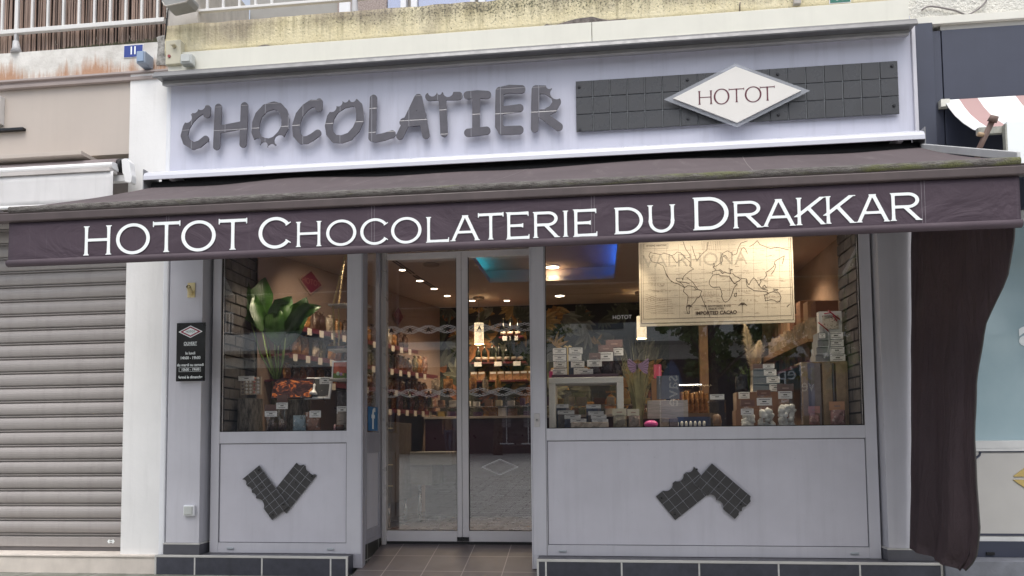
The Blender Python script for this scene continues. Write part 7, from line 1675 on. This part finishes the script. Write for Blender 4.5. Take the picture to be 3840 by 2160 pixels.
# trees
M_TLEAF = mat('tree_leaf', (.10, .15, .05), .6, var=.4, scale=1.2)
def tree(x, y, h, r, seed, label):
    g = thing('street_tree', label, 'tree', (x, y, .4)); rnd = random.Random(seed)
    bm = BM(); tube(bm, [(x, y, .35), (x+.05, y, h*.3), (x, y, h*.55), (x+.1, y, h*.9)], [.2, .16, .11, .03], 10)
    for i in range(8):
        a_ = i*2.4; z = h*(.35+.06*i); tube(bm, [(x, y, z), (x+math.cos(a_)*r*.5, y+math.sin(a_)*r*.5, z+h*.09), (x+math.cos(a_)*r*.85, y+math.sin(a_)*r*.85, z+h*.14)], [.07, .05, .015], 6)
    part('trunk', bm, M_BARK, g)
    bm = BM()
    for c_ in range(60):
        d = Vector((rnd.gauss(0, 1), rnd.gauss(0, 1), rnd.gauss(0, 1))).normalized()*rnd.random()**.4; cc = Vector((x+d.x*r, y+d.y*r, h*.66+d.z*h*.32)); cr__ = rnd.uniform(.35, .7)*r*.35
        for i in range(80):
            p_ = cc+Vector((rnd.gauss(0, 1), rnd.gauss(0, 1), rnd.gauss(0, .8)))*cr__*.6; s_ = rnd.uniform(.06, .13)
            u_ = Vector((rnd.gauss(0, 1), rnd.gauss(0, 1), rnd.gauss(0, 1))).normalized(); v_ = u_.orthogonal().normalized()
            quad(bm, p_-u_*s_, p_+v_*s_*.6, p_+u_*s_, p_-v_*s_*.6)
    part('crown', bm, M_TLEAF, g, fix=False)
for (px, py, d, h, r, lab) in ((1790, 950, 17, 8.0, 1.5, 'leafy street tree mirrored in the right window'), (1240, 950, 21, 9, 2.6, 'leafy street tree mirrored in the door glass'), (2060, 950, 15, 7.5, 1.6, 'slim street tree mirrored at the right end of the window')):
    w = refl(px, py, d); tree(w[0], w[1], h, r, int(px), lab)
# two people and two postcard racks across the street
def limb(name, pts, rads, m_, parent, smooth=2):
    me = bpy.data.meshes.new(name); vs = []; es = []; rs = []
    for chain, rr_ in zip(pts, rads):
        prev = None
        for p_, r_ in zip(chain, rr_):
            idx = next((i for i, v in enumerate(vs) if (v-Vector(p_)).length < 1e-4), None)
            if idx is None: vs.append(Vector(p_)); rs.append(r_); idx = len(vs)-1
            if prev is not None: es.append((prev, idx))
            prev = idx
    me.from_pydata([v-ORG[parent.name] for v in vs], es, []); o = bpy.data.objects.new(name, me); COL.objects.link(o); o.parent = parent; me.materials.append(m_)
    o.modifiers.new('skin', 'SKIN'); sv = me.skin_vertices[0].data
    for i, r_ in enumerate(rs): sv[i].radius = (r_, r_*.85); sv[i].use_root = i == 0
    sd_ = o.modifiers.new('sub', 'SUBSURF'); sd_.levels = smooth; sd_.render_levels = smooth; ORG[o.name] = ORG[parent.name]; return o
M_SKIN = mat('skin', (.42, .26, .19), .6)
def person(px, d, label, shirt, trousers, hair, step):
    w = refl(px, 1144, d); x, y, z = w[0], w[1], w[2]; H = 1.70; g = thing('person', label, 'person', (x, y, z)); V = lambda a, b, c: (x+a, y+b, z+c*H)
    limb('body', [[V(0, 0, .52), V(0, 0, .60), V(0, .01, .72), V(0, .01, .81), V(0, 0, .86), V(0, .02, .90), V(0, .02, .96)], [V(0, .01, .81), V(.17, 0, .80), V(.21, -.02, .63), V(.20, .06, .49), V(.20, .08, .44)], [V(0, .01, .81), V(-.17, 0, .80), V(-.21, .02, .63), V(-.20, .0, .49), V(-.20, .01, .44)], [V(0, 0, .52), V(.09, 0, .49), V(.09, step, .27), V(.09, step*.6, .04), V(.09, step*.6+.13, .02)], [V(0, 0, .52), V(-.09, 0, .49), V(-.09, -step, .27), V(-.09, -step*1.6, .05), V(-.09, -step*1.6+.13, .02)]],
         [[.11, .12, .14, .09, .05, .085, .08], [.09, .055, .042, .032, .028], [.09, .055, .042, .032, .028], [.11, .085, .06, .04, .035], [.11, .085, .06, .04, .035]], M_SKIN, g)
    limb('shirt', [[V(0, 0, .50), V(0, 0, .60), V(0, .01, .72), V(0, .01, .815)], [V(0, .01, .815), V(.17, 0, .80), V(.21, -.02, .64)], [V(0, .01, .815), V(-.17, 0, .80), V(-.21, .02, .64)]], [[.15, .15, .165, .085], [.085, .07, .062], [.085, .07, .062]], shirt, g)
    limb('trousers', [[V(0, 0, .54), V(.09, 0, .49), V(.09, step, .27), V(.09, step*.6, .06)], [V(0, 0, .54), V(-.09, 0, .49), V(-.09, -step, .27), V(-.09, -step*1.6, .07)]], [[.135, .115, .085, .07], [.135, .115, .085, .07]], trousers, g)
    bm = BM(); ball(bm, V(0, -.01, .955), .10, 2, (.95, 1.05, 1.05)); [bm.verts.remove(v) for v in [v for v in bm.verts if v.co.y > y+.045 and v.co.z < z+.975*H]]; part('hair', bm, hair, g, fix=False)
person(1112, 20, 'person with a light brown top and fair hair walking, mirrored in the left door leaf', mat('top_brown', (.24, .16, .10), .8), mat('jeans_blue', (.10, .13, .17), .8), mat('hair_fair', (.22, .13, .06), .7), .12)
person(1134, 20, 'person with a grey jacket and grey trousers walking, mirrored in the left door leaf', mat('jacket_grey', (.25, .25, .26), .8), mat('trousers_grey', (.16, .17, .17), .8), mat('hair_dark', (.03, .02, .02), .7), -.10)
for px, lab in ((1265, 'postcard rack on the far pavement, left one mirrored in the right door leaf'), (1322, 'postcard rack on the far pavement, right one mirrored in the right door leaf')):
    w = refl(px, 1118, 20.5); g = thing('postcard_rack', lab, 'rack', tuple(w), 'postcard racks'); bm = BM(); tube(bm, [w, w+np.array([0, 0, 1.8])], .02, 8); obox(bm, w+np.array([0, 0, .02]), (.26, 0, 0), (0, .03, 0), (0, 0, .02)); obox(bm, w+np.array([0, 0, .02]), (.03, 0, 0), (0, .26, 0), (0, 0, .018)); part('stand', bm, M_WHITE, g)
    bm = BM()
    for i in range(6):
        for j in (-1, 1): obox(bm, w+np.array([j*.09, .1, .72+i*.19]), (.075, 0, 0), (0, .012, 0), (0, 0, .075))
    part('cards', bm, film('postcard_print', (.30, .28, .30), (.55, .50, .46), scale=8), g)
